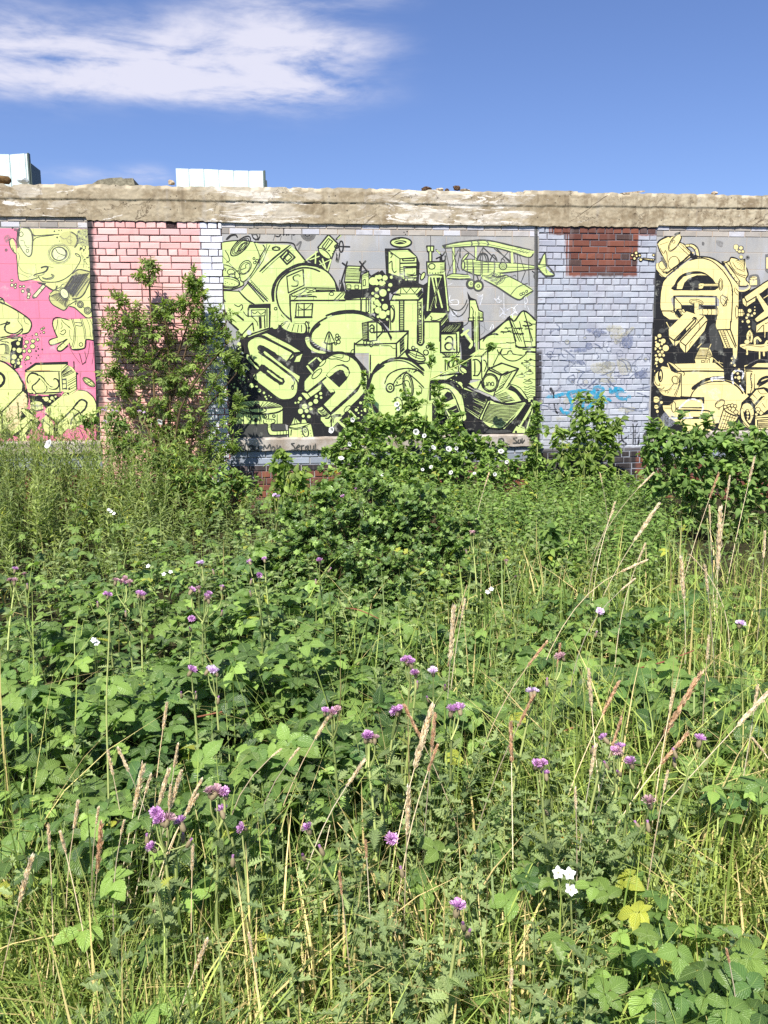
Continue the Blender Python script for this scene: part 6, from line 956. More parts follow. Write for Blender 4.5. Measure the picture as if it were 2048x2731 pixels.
# ------------------------------------------------------------------ plant materials
def leaf_mat(name, dark, light, vein=.5, freq=9.0, trans=.26, rough=.42, spec=.4, yellow=(.34, .36, .05), mid=1.0):
    """tint.r: dark to light kind of leaf, tint.g: value, tint.b: yellowing"""
    t = MT(name); s = t.n('ShaderNodeSeparateColor', {0: t.attr('tint').outputs['Color']}); l = t.n('ShaderNodeSeparateXYZ', {0: t.attr('leafco').outputs['Vector']})
    c = t.mix(s.outputs[0], dark, light); c = t.mix(t.ramp(s.outputs[2], .86, 1.0), c, yellow)
    val = t.math('ADD', .62, t.math('MULTIPLY', s.outputs[1], .76)); c = t.mix(1.0, c, t.n('ShaderNodeCombineColor', {0: val, 1: val, 2: val}).outputs[0], 'MULTIPLY')
    ax = t.math('ABSOLUTE', l.outputs[0]); nrm = None
    if vein:
        ph = t.math('SUBTRACT', t.math('MULTIPLY', l.outputs[1], freq), t.math('MULTIPLY', ax, freq * .38)); w = t.math('ABSOLUTE', t.math('SUBTRACT', t.math('FRACT', ph), .5))
        v = t.math('MAXIMUM', t.ramp(w, .12, .02), t.math('MULTIPLY', t.ramp(ax, .09, .03), mid)); c = t.mix(t.math('MULTIPLY', v, vein * .5), c, t.mix(.5, light, (.3, .42, .14)))
        nrm = t.bump(t.math('ADD', t.math('MULTIPLY', w, 1.0), t.math('MULTIPLY', v, -.5)), .5, .004)
    pb = t.n('ShaderNodeBsdfPrincipled', {'Base Color': c, 'Roughness': rough, 'Specular IOR Level': spec})
    if nrm is not None: t.put(pb.inputs['Normal'], nrm)
    tc_ = t.mix(.55, c, t.mix(1.0, c, (1.25, 1.5, .35), 'MULTIPLY')); tr = t.n('ShaderNodeBsdfTranslucent', {'Color': t.mix(1.0, tc_, (1.5, 1.5, 1.5), 'MULTIPLY')})
    return t.done(t.n('ShaderNodeMixShader', {0: trans, 1: pb.outputs[0], 2: tr.outputs[0]}).outputs[0])
def flat_mat(name, a, b, rough=.7, trans=0.0):
    t = MT(name); s = t.n('ShaderNodeSeparateColor', {0: t.attr('tint').outputs['Color']}); c = t.mix(s.outputs[0], a, b)
    val = t.math('ADD', .65, t.math('MULTIPLY', s.outputs[1], .7)); c = t.mix(1.0, c, t.n('ShaderNodeCombineColor', {0: val, 1: val, 2: val}).outputs[0], 'MULTIPLY'); sh = t.pbr(c, rough, None, .25)
    if trans: sh = t.n('ShaderNodeMixShader', {0: trans, 1: sh, 2: t.n('ShaderNodeBsdfTranslucent', {'Color': c}).outputs[0]}).outputs[0]
    return t.done(sh)
M_BRAM = leaf_mat('bramble_leaf', (.048, .105, .028), (.24, .36, .075), .7, 8.0, .24)
M_SAPL = leaf_mat('sapling_leaf', (.065, .115, .026), (.25, .34, .075), .3, 7.0, .32)
M_HAW = leaf_mat('hawthorn_leaf', (.048, .105, .028), (.22, .33, .075), .2, 5.0, .22, .36, .5)
M_NET = leaf_mat('nettle_leaf', (.06, .125, .032), (.20, .31, .07), .4, 9.0, .26, .5, .3)
M_BIND = leaf_mat('bindweed_leaf', (.07, .135, .032), (.26, .38, .085), .3, 6.0, .28, .45, .35)
M_SPRG = leaf_mat('pale_leaf', (.10, .165, .035), (.27, .37, .08), .3, 6.0, .4, .5, .3)
M_WILL = leaf_mat('willowherb_leaf', (.07, .115, .035), (.25, .305, .095), .0, 6.0, .3, .5, .35)
M_GRASS = leaf_mat('grass_blade', (.10, .165, .035), (.35, .42, .095),   .0, 1.0, .22, .5, .3, (.62, .48, .22))
M_THIS = leaf_mat('thistle_leaf', (.10, .155, .06), (.29, .365, .145), .3, 5.0, .3, .55, .3)
M_STEM = flat_mat('green_stem', (.18, .24, .07), (.36, .40, .14)); M_WOOD = flat_mat('brown_twig', (.055, .035, .02), (.12, .08, .04)); M_CANE = flat_mat('red_brown_cane', (.14, .045, .03), (.26, .11, .06))
M_STRAW = flat_mat('straw', (.88, .72, .48), (.97, .88, .68), .8, .5); M_RUST = flat_mat('rusty_seed', (.62, .38, .22), (.84, .62, .40), .8, .45)
M_PURP = flat_mat('thistle_floret', (.44, .19, .42), (.72, .44, .72), .7, .25); M_FADE = flat_mat('faded_floret', (.42, .24, .28), (.64, .44, .46), .8, .2); M_PALEP = flat_mat('pale_floret', (.66, .48, .72), (.86, .72, .9), .8, .25)
M_BUD = flat_mat('thistle_bud', (.17, .12, .08), (.26, .23, .12), .7); M_WHITE = flat_mat('white_petal', (.62, .63, .62), (.74, .74, .73), .6, .3); M_YEL = flat_mat('yellow_petal', lin(222, 172, 20), lin(246, 208, 50), .6, .2); M_YC = flat_mat('stamen', lin(200, 196, 90), lin(224, 220, 140), .7)

# ------------------------------------------------------------------ templates
def leaf_T(seg, wid, fold=.25, droop=.25, serr=0.0, curl=0.0):
    """one leaf along +y (length 1), normal +z; two strips from the midrib"""
    y = np.linspace(0, 1, seg + 1); w = np.array([wid(a) for a in y]); w[0] = max(w[0], .01); w[-1] = .002
    if serr: w = w * (1 + serr * np.where(np.arange(seg + 1) % 2 == 0, -1, 1)); 
    z = -droop * y ** 2; v = []; l = []
    ys = y.copy()
    for i in range(seg + 1):
        sh = (.35 * serr * .5 / seg if i % 2 else 0) if serr else 0
        v += [(-w[i], ys[i] + sh, z[i] + fold * w[i] - curl * w[i] ** 2), (0, ys[i], z[i]), (w[i], ys[i] + sh, z[i] + fold * w[i] - curl * w[i] ** 2)]; l += [(-1, y[i], 0), (0, y[i], 0), (1, y[i], 0)]
    f = []
    for i in range(seg): f += [(3 * i, 3 * i + 1, 3 * i + 4, 3 * i + 3), (3 * i + 1, 3 * i + 2, 3 * i + 5, 3 * i + 4)]
    return np.array(v, np.float32), np.array(f), np.array(l, np.float32)
ovate = lambda k: (lambda y: k * (math.sin(math.pi * y ** .78) ** .8) * (1 - .15 * y))
lance = lambda k: (lambda y: k * math.sin(math.pi * y ** .7))
heart = lambda k: (lambda y: k * (1 - y) ** .75 * (1.0 if y > .04 else .75) * (1 + .25 * math.sin(y * 3)))
def lobed(k): return lambda y: k * math.sin(math.pi * y ** .85) * (1 + .38 * math.cos(y * 6 * math.pi))
T_BR_N = leaf_T(12, ovate(.40), .22, .22, .07); T_BR_F = leaf_T(4, ovate(.40), .22, .22); T_SAP = leaf_T(4, lance(.2), .25, .25); T_HAW = leaf_T(6, lobed(.42), .2, .2); T_HAWF = leaf_T(3, ovate(.4), .2, .2)
T_NET = leaf_T(4, ovate(.30), .2, .35); T_HEART = leaf_T(5, heart(.46), .22, .35); T_WIL = leaf_T(3, lance(.085), .3, .3); T_WILN = leaf_T(4, lance(.10), .3, .45); T_OV = leaf_T(5, ovate(.3), .22, .5)
def thistle_T(n=9):
    y = np.linspace(0, 1, n * 2 + 1); v = []; l = []; 
    for i, a in enumerate(y):
        w = (.26 if i % 2 else .09) * math.sin(math.pi * min(1, a ** .7 + .02)) + .004; z = -.3 * a * a + (.10 if i % 2 else 0); v += [(-w, a + (.03 if i % 2 else 0), z), (0, a, -.3 * a * a), (w, a + (.03 if i % 2 else 0), z * .8)]; l += [(-1, a, 0), (0, a, 0), (1, a, 0)]
    f = []
    for i in range(n * 2): f += [(3 * i, 3 * i + 1, 3 * i + 4, 3 * i + 3), (3 * i + 1, 3 * i + 2, 3 * i + 5, 3 * i + 4)]
    return np.array(v, np.float32), np.array(f), np.array(l, np.float32)
T_THI = thistle_T(); T_THIF = thistle_T(4)
def blade_T(lean, seg=5, kink=0.0):
    t = np.linspace(0, 1, seg + 1); w = .5 * (1 - t ** 2.2) + .02; y = lean * t ** 1.9 + kink * np.maximum(0, t - .6); z = t - .35 * lean * t ** 2.6 - kink * .8 * np.maximum(0, t - .6); v = []; l = []
    for i in range(seg + 1): v += [(-w[i], y[i], z[i]), (w[i], y[i] + .0, z[i])]; l += [(-1, t[i], 0), (1, t[i], 0)]
    return np.array(v, np.float32), np.array([(2 * i, 2 * i + 1, 2 * i + 3, 2 * i + 2) for i in range(seg)]), np.array(l, np.float32)
BLADES = [blade_T(a, 5, k) for a, k in ((.08, 0), (.2, 0), (.35, 0), (.55, 0), (.8, 0), (.3, .5), (.45, .8))]

def norm(a): return a / (np.linalg.norm(a, axis=-1, keepdims=True) + 1e-9)
def frames(d, n):
    y = norm(d); x = norm(np.cross(y, n)); z = np.cross(x, y); return np.stack([x, y, z], -1)
def rvec(n, up=0.0): a = RNG.normal(size=(n, 3)); a[:, 2] += up; return norm(a)
def tints(n, lo=0.0, hi=1.0, yel=.03, pw=1.0):
    t = RNG.random((n, 3)); t[:, 0] = lo + (hi - lo) * t[:, 0] ** pw; t[:, 2] = np.where(RNG.random(n) < yel, .9 + .1 * t[:, 2], .5); return t.astype(np.float32)
def project(P):
    q = (np.asarray(P, float) - np.array(CAM)) @ np.array(R_CAM); return CX + F * q[:, 0] / -q[:, 2], CY - F * q[:, 1] / -q[:, 2]
def at_z(px, py, z):
    d = ray(px, py); t = (z - CAM_H) / d.z; return CAM + d * t
def wall_y(x): return WALL_Y + .103 * np.asarray(x)
def scatter(n, y0=1.0, y1=9.3, k=.62, hz=.4):
    """n points over the ground the picture shows and a margin round it, denser towards the viewer like the picture"""
    t = RNG.random(n); y = y0 * (y1 / y0) ** (t ** .72); x = (RNG.random(n) * 2 - 1) * (k * y + .5); ok = y < wall_y(x) - .12
    return x[ok], y[ok]
def E(px, py, cx, cy, rx, ry): return np.exp(-(((px - cx) / rx) ** 2 + ((py - cy) / ry) ** 2))
def clump(x, y, s=1.0, sd=0):
    return .5 + .5 * np.sin(x * 2.3 * s + 1.7 * np.sin(y * 1.9 * s + sd) + sd) * np.cos(y * 2.1 * s + 1.3 * np.sin(x * 1.7 * s - sd))

# ------------------------------------------------------------------ undergrowth nobody could count
def w_bramble(px, py):
    return np.clip(1.15 * E(px, py, 330, 1820, 470, 360) + .6 * E(px, py, 700, 1720, 330, 220) + .8 * E(px, py, 1640, 1820, 400, 200) + 1.3 * E(px, py, 1800, 2700, 330, 190) + .7 * E(px, py, 1020, 1760, 300, 130) + .55 * E(px, py, 520, 1430, 380, 130) + .5 * E(px, py, 1600, 1600, 350, 130) + .28 * E(px, py, 560, 2350, 300, 220) + .2 * E(px, py, 60, 2200, 200, 250) + .6 * E(px, py, 1250, 1870, 320, 190) + .5 * E(px, py, 1900, 1950, 260, 210) + .5 * E(px, py, 880, 2020, 320, 220) + .3 * E(px, py, 1500, 2250, 260, 160) + .10, 0, 1.1)
def w_grass(px, py):
    return np.clip(1.0 * E(px, py, 1800, 2200, 560, 560) + .9 * np.clip((py - 2150) / 380, 0, 1) + .7 * E(px, py, 1100, 2350, 330, 480) + .5 * E(px, py, 1950, 1700, 260, 300) + .5 * E(px, py, 1300, 1800, 300, 300) + .4 * E(px, py, 60, 2250, 260, 300) + .22 + .3 * E(px, py, 900, 1500, 500, 120), 0, 1.15) * np.where(py < 1480, .35, 1) * (1 - .72 * np.clip(1.2 * E(px, py, 330, 1800, 520, 380) + E(px, py, 1640, 1800, 330, 130) + 1.1 * E(px, py, 1800, 2720, 330, 190), 0, 1))

def brambles():
    x, y = scatter(34000, 1.05, 8.9); h = .17 + .30 * clump(x, y, 1.5, 2.0) ** 1.3 + .07 * clump(x, y, 3.4, 5); h = h + .03 * ((y < 1.95) & (x > .3)); z = gz(x, y) + h * (.28 + .74 * RNG.random(len(x)) ** .55)
    px, py = project(np.stack([x, y, z], -1)); keep = RNG.random(len(x)) < w_bramble(px, py) ** 1.6 * .62 * (.22 + 1.1 * clump(x, y, 2.2, 1)); keep &= ~((px < 640) & (py < 1520) & (RNG.random(len(x)) < .7)); keep &= np.where((px > 1050) & (py < 1560), RNG.random(len(x)) < .15, True)
    x, y, z = x[keep], y[keep], z[keep]; n = len(x); far = y > 4.2
    d = rvec(n); d[:, 2] = d[:, 2] * .35 - .05; nr = rvec(n) * .42 + np.array((-.18, -.22, 1.0)); s = (.042 + .030 * RNG.random(n)) * np.where(far, .95, 1.0); s = s * np.where(y < 2.1, .82, 1.0); s = np.where(RNG.random(n) < .16, s * .55, s); young = s < .035
    tn = tints(n, 0, 1, .012, 1.3); tn[:, 0] = np.where(young, .8 + .2 * tn[:, 0], tn[:, 0] * .8); p0 = np.stack([x, y, z], -1); R = frames(d, nr); xx, yy, zz = R[:, :, 0], R[:, :, 1], R[:, :, 2]
    mb = MB()
    for sel, T in ((~far, T_BR_N), (far, T_BR_F)):
        q = sel
        mb.inst(T, p0[q] + yy[q] * (s[q] * .35)[:, None], R[q], s[q], tn[q])
        for sg in (-1, 1):
            a = math.radians(74); dd = yy * math.cos(a) + xx * sg * math.sin(a) - zz * .12; R2 = frames(dd, zz + sg * xx * .25 + RNG.normal(0, .12, zz.shape)); mb.inst(T, p0[q] + yy[q] * (s[q] * .1)[:, None], R2[q], s[q] * .86, tn[q])
        # a few five-leaflet ones
        q5 = q & (RNG.random(n) < .35)
        for sg in (-1, 1):
            a = math.radians(128); dd = yy * math.cos(a) + xx * sg * math.sin(a) - zz * .25; R2 = frames(dd, zz); mb.inst(T, p0[q5] - yy[q5] * (s[q5] * .02)[:, None], R2[q5], s[q5] * .66, tn[q5])
    # petioles
    pt = blade_T(.5, 2); k = ~far; mb.inst(pt, p0[k] - np.array((0, 0, 1)) * (s[k] * 1.6)[:, None], frames(np.cross(yy[k], np.array((0, 0, 1.0))) * 0 + yy[k] * np.array((1, 1, 0)) + 1e-4, np.array([[0, 0, 1.0]]).repeat(k.sum(), 0)), np.stack([np.full(k.sum(), .0028), s[k] * .8, s[k] * 1.7], -1), tn[k])
    o = mb.build('bramble', M_BRAM); tag(o, 'tangled green bramble leaves covering the ground between the grass and thistles', 'brambles', None, 'stuff'); return n
print('bramble leaves', brambles())

def grass():
    x, y = scatter(112000, 1.0, 8.6); px, py = project(np.stack([x, y, gz(x, y) + .25], -1)); w = w_grass(px, py); keep = RNG.random(len(x)) < w ** 1.3 * .62 * (.12 + 1.15 * clump(x, y, 3.1, 3) ** 1.6); x, y, px, py = x[keep], y[keep], px[keep], py[keep]; n = len(x)
    h = (.20 + .40 * RNG.random(n) ** 1.2) * np.where(py > 2250, .9, 1.05) * (.75 + .5 * clump(x, y, 1.7, 8)); wd = (.0034 + .0066 * RNG.random(n) ** 1.8) * np.where(y > 4, 1.3, 1.0)
    tn = tints(n, 0, 1, .11); dry = np.clip(.55 * E(px, py, 420, 2660, 380, 130) + .8 * E(px, py, 1120, 2560, 420, 240) + .5 * E(px, py, 1120, 2100, 120, 200) + .35 * E(px, py, 1950, 2100, 250, 300), 0, 1); tn[:, 2] = np.where(RNG.random(n) < dry * .48, .93 + .07 * RNG.random(n), tn[:, 2]); tn[:, 0] = np.clip(tn[:, 0] * .8 + .25 * E(px, py, 1900, 2100, 400, 500), 0, 1)
    yaw = RNG.random(n) * 2 * np.pi; lean = RNG.normal(0, .16, n); d = np.stack([np.cos(yaw), np.sin(yaw), np.zeros(n)], -1); up = np.stack([np.cos(yaw) * lean, np.sin(yaw) * lean, np.ones(n)], -1); R = frames(d, up); R = np.stack([R[:, :, 0], np.cross(norm(up), R[:, :, 0]), norm(up)], -1)
    kind = RNG.integers(0, len(BLADES), n); mb = MB(); p = np.stack([x, y, gz(x, y) - .01], -1)
    for i, T in enumerate(BLADES): q = kind == i; mb.inst(T, p[q], R[q], np.stack([wd[q], h[q], h[q]], -1), tn[q])
    # fine dead straw low down
    x, y = scatter(8000, 1.0, 6.0); px, py = project(np.stack([x, y, gz(x, y) + .05], -1)); keep = RNG.random(len(x)) < np.clip(.25 + w_grass(px, py), 0, 1) * .5; x, y = x[keep], y[keep]; n = len(x); a = RNG.random(n) * 6.28; d = np.stack([np.cos(a), np.sin(a), RNG.normal(.1, .25, n)], -1); u = rvec(n, 1.0); R = frames(u, d); R = np.stack([R[:, :, 0], norm(np.cross(norm(d), R[:, :, 0])), norm(d)], -1); tn = tints(n, .5, 1, 0); tn[:, 2] = .97; ln = .08 + .13 * RNG.random(n); mb.inst(BLADES[1], np.stack([x, y, gz(x, y) + .02 + .10 * RNG.random(n)], -1), R, np.stack([np.full(n, .0035), ln, ln], -1), tn)
    o = mb.build('grass', M_GRASS); tag(o, 'long green and straw coloured grass growing through the waste ground', 'grass', None, 'stuff')
grass()

def stems_leaves(mb, sm, base, top, nl, T, ls, tn_lo, tn_hi, upang, mode='spiral', droop=0.0, start=.1, yel=.02, taper=.5, rad=.003):
    """upright leafy stems: base, top (N,3); nl leaves on each"""
    n = len(base); t = np.linspace(start, 1.0, nl)[None].repeat(n, 0) + RNG.normal(0, .01, (n, nl)); bow = RNG.normal(0, .03, (n, 1, 3)) * np.array((1, 1, 0)); P = base[:, None] + (top - base)[:, None] * t[..., None] + bow * (np.sin(t * np.pi))[..., None]
    az = (np.arange(nl) * 2.4)[None] + RNG.random((n, 1)) * 6.28 + RNG.normal(0, .25, (n, nl)) if mode == 'spiral' else (np.arange(nl) % 2 * np.pi + (np.arange(nl) // 2) * np.pi / 2)[None] + RNG.random((n, 1)) * 6.28 + RNG.normal(0, .2, (n, nl))
    el_ = upang + RNG.normal(0, .22, (n, nl)); d = np.stack([np.cos(az) * np.cos(el_), np.sin(az) * np.cos(el_), np.sin(el_)], -1); nr = np.stack([-np.cos(az) * np.sin(el_), -np.sin(az) * np.sin(el_), np.cos(el_)], -1) + RNG.normal(0, .22, (n, nl, 3))
    s = ls * (.65 + .6 * RNG.random((n, nl))) * (1 - taper * t ** 2 * .8); st = tints(n, tn_lo, tn_hi, yel)[:, None].repeat(nl, 1); st[..., 1] = st[..., 1] * .5 + .5 * RNG.random((n, nl)); st[..., 0] = np.clip(st[..., 0] + .25 * (t - .5), 0, 1)
    mb.inst(T, P.reshape(-1, 3), frames(d.reshape(-1, 3), nr.reshape(-1, 3)), s.ravel(), st.reshape(-1, 3))
    ts = np.linspace(0, 1, 5); Q = base[:, None] + (top - base)[:, None] * ts[None, :, None] + bow * np.sin(ts * np.pi)[None, :, None]
    cr = np.array([(1, 0, 0), (-.5, .87, 0), (-.5, -.87, 0)]); r = rad * (1 - .6 * ts); V = Q[:, :, None] + cr[None, None] * r[None, :, None, None]; k = 15; f = np.array([(i * 3 + j, i * 3 + (j + 1) % 3, (i + 1) * 3 + (j + 1) % 3, (i + 1) * 3 + j) for i in range(4) for j in range(3)])
    sm.add(V.reshape(-1, 3), (f[None] + (np.arange(n) * k)[:, None, None]).reshape(-1, 4), np.repeat(RNG.random((n, 3)), k, 0))

def willowherb():
    mb = MB(); sm = MB(); x = RNG.uniform(-5.6, -.6, 2600); y = RNG.uniform(4.6, 9.0, 2600); ok = y < wall_y(x) - .15; x, y = x[ok], y[ok]
    px, py = project(np.stack([x, y, np.full(len(x), .05)], -1)); edge = 1560 - .10 * np.clip(px, -600, 900) - np.clip(px - 420, 0, 400) * .55
    keep = (py < edge + RNG.normal(0, 70, len(x))) & (RNG.random(len(x)) < .35 + .8 * clump(x, y, 1.6, 9)) & (px < 760 + RNG.normal(0, 40, len(x))); x, y, px = x[keep], y[keep], px[keep]; n = len(x)
    h = (.70 + .50 * RNG.random(n)) * np.clip(.42 + (edge[keep] - py[keep]) / 210, .42, 1) * np.clip(1.12 - .00045 * np.clip(px, 0, 900), .55, 1.2) * np.where(y < 6.2, .72, 1.0); b = np.stack([x, y, gz(x, y)], -1); tp = b + np.stack([RNG.normal(0, .13, n), RNG.normal(0, .10, n), h], -1)
    stems_leaves(mb, sm, b, tp, 30, T_WIL, .100, 0, 1, .75, start=.22, yel=.03, taper=.45)
    o = mb.build('willowherb', M_WILL); tag(o, 'dense bed of narrow leaved willowherb stems below the pink face mural', 'willowherb', None, 'stuff'); sm.build('stems', M_STEM, o); o.children[0]['kind'] = 'stuff'
willowherb()

def nettles():
    mb = MB(); sm = MB(); x = RNG.uniform(-1.2, 5.2, 3400); y = RNG.uniform(5.0, 9.6, 3400); ok = y < wall_y(x) - .1; x, y = x[ok], y[ok]; px, py = project(np.stack([x, y, np.full(len(x), .25)], -1))
    front = np.interp(px, [700, 1000, 1250, 1500, 1800, 2300], [1330, 1345, 1420, 1500, 1500, 1520]); keep = (py < front + RNG.normal(0, 22, len(x))) & (px > 760 + RNG.normal(0, 60, len(x))) & (px < 1770 + RNG.normal(0, 40, len(x))); x, y = x[keep], y[keep]; n = len(x); h = .24 + .16 * RNG.random(n) + .06 * clump(x, y, 2, 4)
    b = np.stack([x, y, gz(x, y)], -1); tp = b + np.stack([RNG.normal(0, .03, n), RNG.normal(0, .03, n), h], -1); stems_leaves(mb, sm, b, tp, 14, T_NET, .062, .1, 1, .1, 'pairs', start=.3, yel=.012, taper=.3)
    o = mb.build('nettles', M_NET); tag(o, 'even bed of mid green nettles in front of the blue brick pier', 'nettles', None, 'stuff'); q = sm.build('stems', M_STEM, o); q['kind'] = 'stuff'
nettles()

def weeds():
    """low broad-leaved weeds and leafy thistle shoots between everything else"""
    mb = MB(); sm = MB(); x, y = scatter(5200, 1.15, 8.4); px, py = project(np.stack([x, y, np.full(len(x), .3)], -1)); w = np.clip(.9 * E(px, py, 1080, 2250, 230, 500) + .75 * E(px, py, 880, 1450, 560, 160) + .5 * E(px, py, 620, 2350, 200, 300) + .5 * E(px, py, 1600, 2200, 220, 220) + .35 * E(px, py, 1250, 1500, 300, 160) + .10, 0, 1) * np.where(y > 4, 1.0, .5); keep = RNG.random(len(x)) < w; x, y = x[keep], y[keep]; n = len(x)
    h = .24 + .26 * RNG.random(n); b = np.stack([x, y, gz(x, y)], -1); tp = b + np.stack([RNG.normal(0, .06, n), RNG.normal(0, .06, n), h], -1); far = y > 4.0
    stems_leaves(mb, sm, b[~far], tp[~far], 22, T_THIF, .066, .1, 1, .5, start=.12, taper=.6); stems_leaves(mb, sm, b[far], tp[far], 16, T_NET, .055, .0, 1, .35, start=.15, taper=.4, yel=.05)
    o = mb.build('weeds', M_THIS); tag(o, 'mixed low leafy weeds and thistle shoots filling the gaps in the undergrowth', 'weeds', None, 'stuff'); q = sm.build('stems', M_STEM, o); q['kind'] = 'stuff'
weeds()

# ------------------------------------------------------------------ shrubs and saplings
def shrub(name, label, cat, base, clumps, D, T, mat, ls, per, leafT='alt', stems=None, woody=M_WOOD, tn=(0, 1), yel=.01, twig=8, seedk=0, up=.55, srad=.011, group=None, drp=0.0):
    """base (px,py) is where it leaves the ground; clumps (px, py, rx, ry, density) at distance D"""
    root_p = at(base[0], base[1], D + (base[2] if len(base) > 2 else 0)); root_p.z = float(gz(root_p.x, root_p.y)); root = empty(name, root_p); tag(root, label, cat, group); o0 = np.array(root_p)
    lf = MB(); wd = MB(); r = np.random.default_rng(100 + seedk); paths = []
    for (px, py, rx, ry, dn, *dd) in clumps:
        Dc = D + (dd[0] if dd else 0); c = np.array(at(px, py, Dc)); R = np.array((rx * Dc / F, max(rx, 8) * Dc / F * .8 * (.38 if D > 8.5 else 1), ry * Dc / F)) * r.uniform(.85, 1.15); 
        if paths and len(paths) % 4: cand = np.array([q[int(len(q) * .45)] for q in paths if q[int(len(q) * .45)][2] < c[2]] or [paths[0][2]]); near = cand[np.argmin(((cand - c) ** 2).sum(1))]
        else: near = None
        b0 = np.array((o0[0] + (c[0] - o0[0]) * .12 + r.normal(0, .05), o0[1] + r.normal(0, .05), o0[2])); low = c - np.array((0, 0, R[2] * .75)); mid = (b0 + low) / 2 + np.array((-(low[0] - b0[0]) * .22 + r.normal(0, .04), r.normal(0, .05), (low[2] - b0[2]) * .12)); tp = c + np.array((0, 0, R[2] * .45))
        if near is not None: b0 = near; mid = (b0 + low) / 2 + r.normal(0, .02, 3)
        path = smooth_pts(np.array([b0, mid, low, c, tp]), False, 4); hh = max(tp[2] - b0[2], .1); paths.append(path); wd.tube(path - o0, np.linspace(min(srad, .004 + hh * .006), .0022, len(path)), 5, r.random(3))
        nt = int(twig * dn); per_t = per
        u = r.normal(size=(nt, 3)); u = u / np.linalg.norm(u, axis=1, keepdims=True); rad = r.random(nt) ** .4; end = c + u * R * rad[:, None]; st_t = r.uniform(.35, .95, nt); sp = path[(st_t * (len(path) - 1)).astype(int)]
        keep_in = end[:, 1] < wall_y(end[:, 0]) - .06; end[:, 1] = np.where(keep_in, end[:, 1], wall_y(end[:, 0]) - .06 - r.random(nt) * .1)
        for k in range(nt):
            e = end[k]; s_ = sp[k]; L_ = np.linalg.norm(e - s_); m = (e + s_) / 2 + np.array((0, 0, .06 * L_)) + r.normal(0, .03 * L_, 3); tw = smooth_pts(np.array([s_, m, e]), False, 3); wd.tube(tw - o0, np.linspace(.003, .0012, len(tw)), 3, r.random(3))
            q = per_t; tt = 1 - r.random(q) ** 1.5 * min(.9, (.28 if L_ > .3 else .8)); idx = np.clip(tt, 0, .999) * (len(tw) - 1); ii = idx.astype(int); fr = (idx - ii)[:, None]; P = tw[ii] * (1 - fr) + tw[ii + 1] * fr; ax = norm(tw[ii + 1] - tw[ii]); side = r.normal(size=(q, 3)); side -= (side * ax).sum(1, keepdims=True) * ax; side = norm(side); d = norm(ax * .55 + side * .8 + np.array((0, 0, .12 - drp))); nr = r.normal(0, .4, (q, 3)) + np.array((-.2, -.3, up + .4)); t3 = tints(q, tn[0], tn[1], yel); t3[:, 1] = t3[:, 1] * .6 + .4 * r.random()
            sz = ls * (.6 + .7 * r.random(q))
            if leafT == 'alt': lf.inst(T, P - o0, frames(d, nr), sz, t3)
            else:
                Rm = frames(d, nr); xx, yy, zz = Rm[:, :, 0], Rm[:, :, 1], Rm[:, :, 2]; lf.inst(T, P - o0 + yy * (sz * 1.1)[:, None], Rm, sz, t3)
                for sg in (-1, 1):
                    for off, k2 in ((.25, .8), (.75, .95)):
                        dd2 = yy * .62 + xx * sg * .78 - zz * .15; lf.inst(T, P - o0 + yy * (sz * off * 1.1)[:, None], frames(dd2, zz), sz * k2, t3)
    lf.build('foliage', mat, root); wd.build('stems', woody, root); return root

SAP = [(395, 700, 18, 22, .5), (392, 742, 42, 14, .6), (520, 735, 22, 28, .7), (528, 778, 42, 30, .9), (505, 818, 60, 34, 1.1), (318, 790, 30, 24, .5), (352, 838, 62, 34, .9), (300, 860, 40, 30, .6), (440, 822, 58, 34, .9), (410, 868, 110, 46, 1.5), (545, 872, 80, 50, 1.2), (600, 835, 38, 36, .7), (605, 885, 34, 34, .6), (330, 930, 66, 46, 1.1), (430, 945, 110, 62, 1.9), (556, 950, 76, 60, 1.4), (300, 985, 50, 40, .7), (350, 1020, 70, 44, 1.0), (470, 1030, 100, 60, 1.6), (575, 1035, 60, 56, 1.1), (628, 965, 26, 44, .5), (520, 1120, 90, 60, 1.5), (400, 1100, 80, 50, 1.2), (330, 1085, 60, 40, .8), (560, 1200, 70, 66, 1.4), (630, 1090, 30, 50, .6), (480, 1210, 70, 60, 1.2), (620, 1180, 34, 50, .7), (440, 1160, 60, 50, 1.0)]
shrub('sapling', 'tall dark green leafy sapling growing against the pink brick pier', 'sapling', (440, 1260), SAP, 8.98, T_SAP, M_SAPL, .050, 8, 'pinnate', None, M_WOOD, (.15, 1), .01, 12, 1, .6, .016)
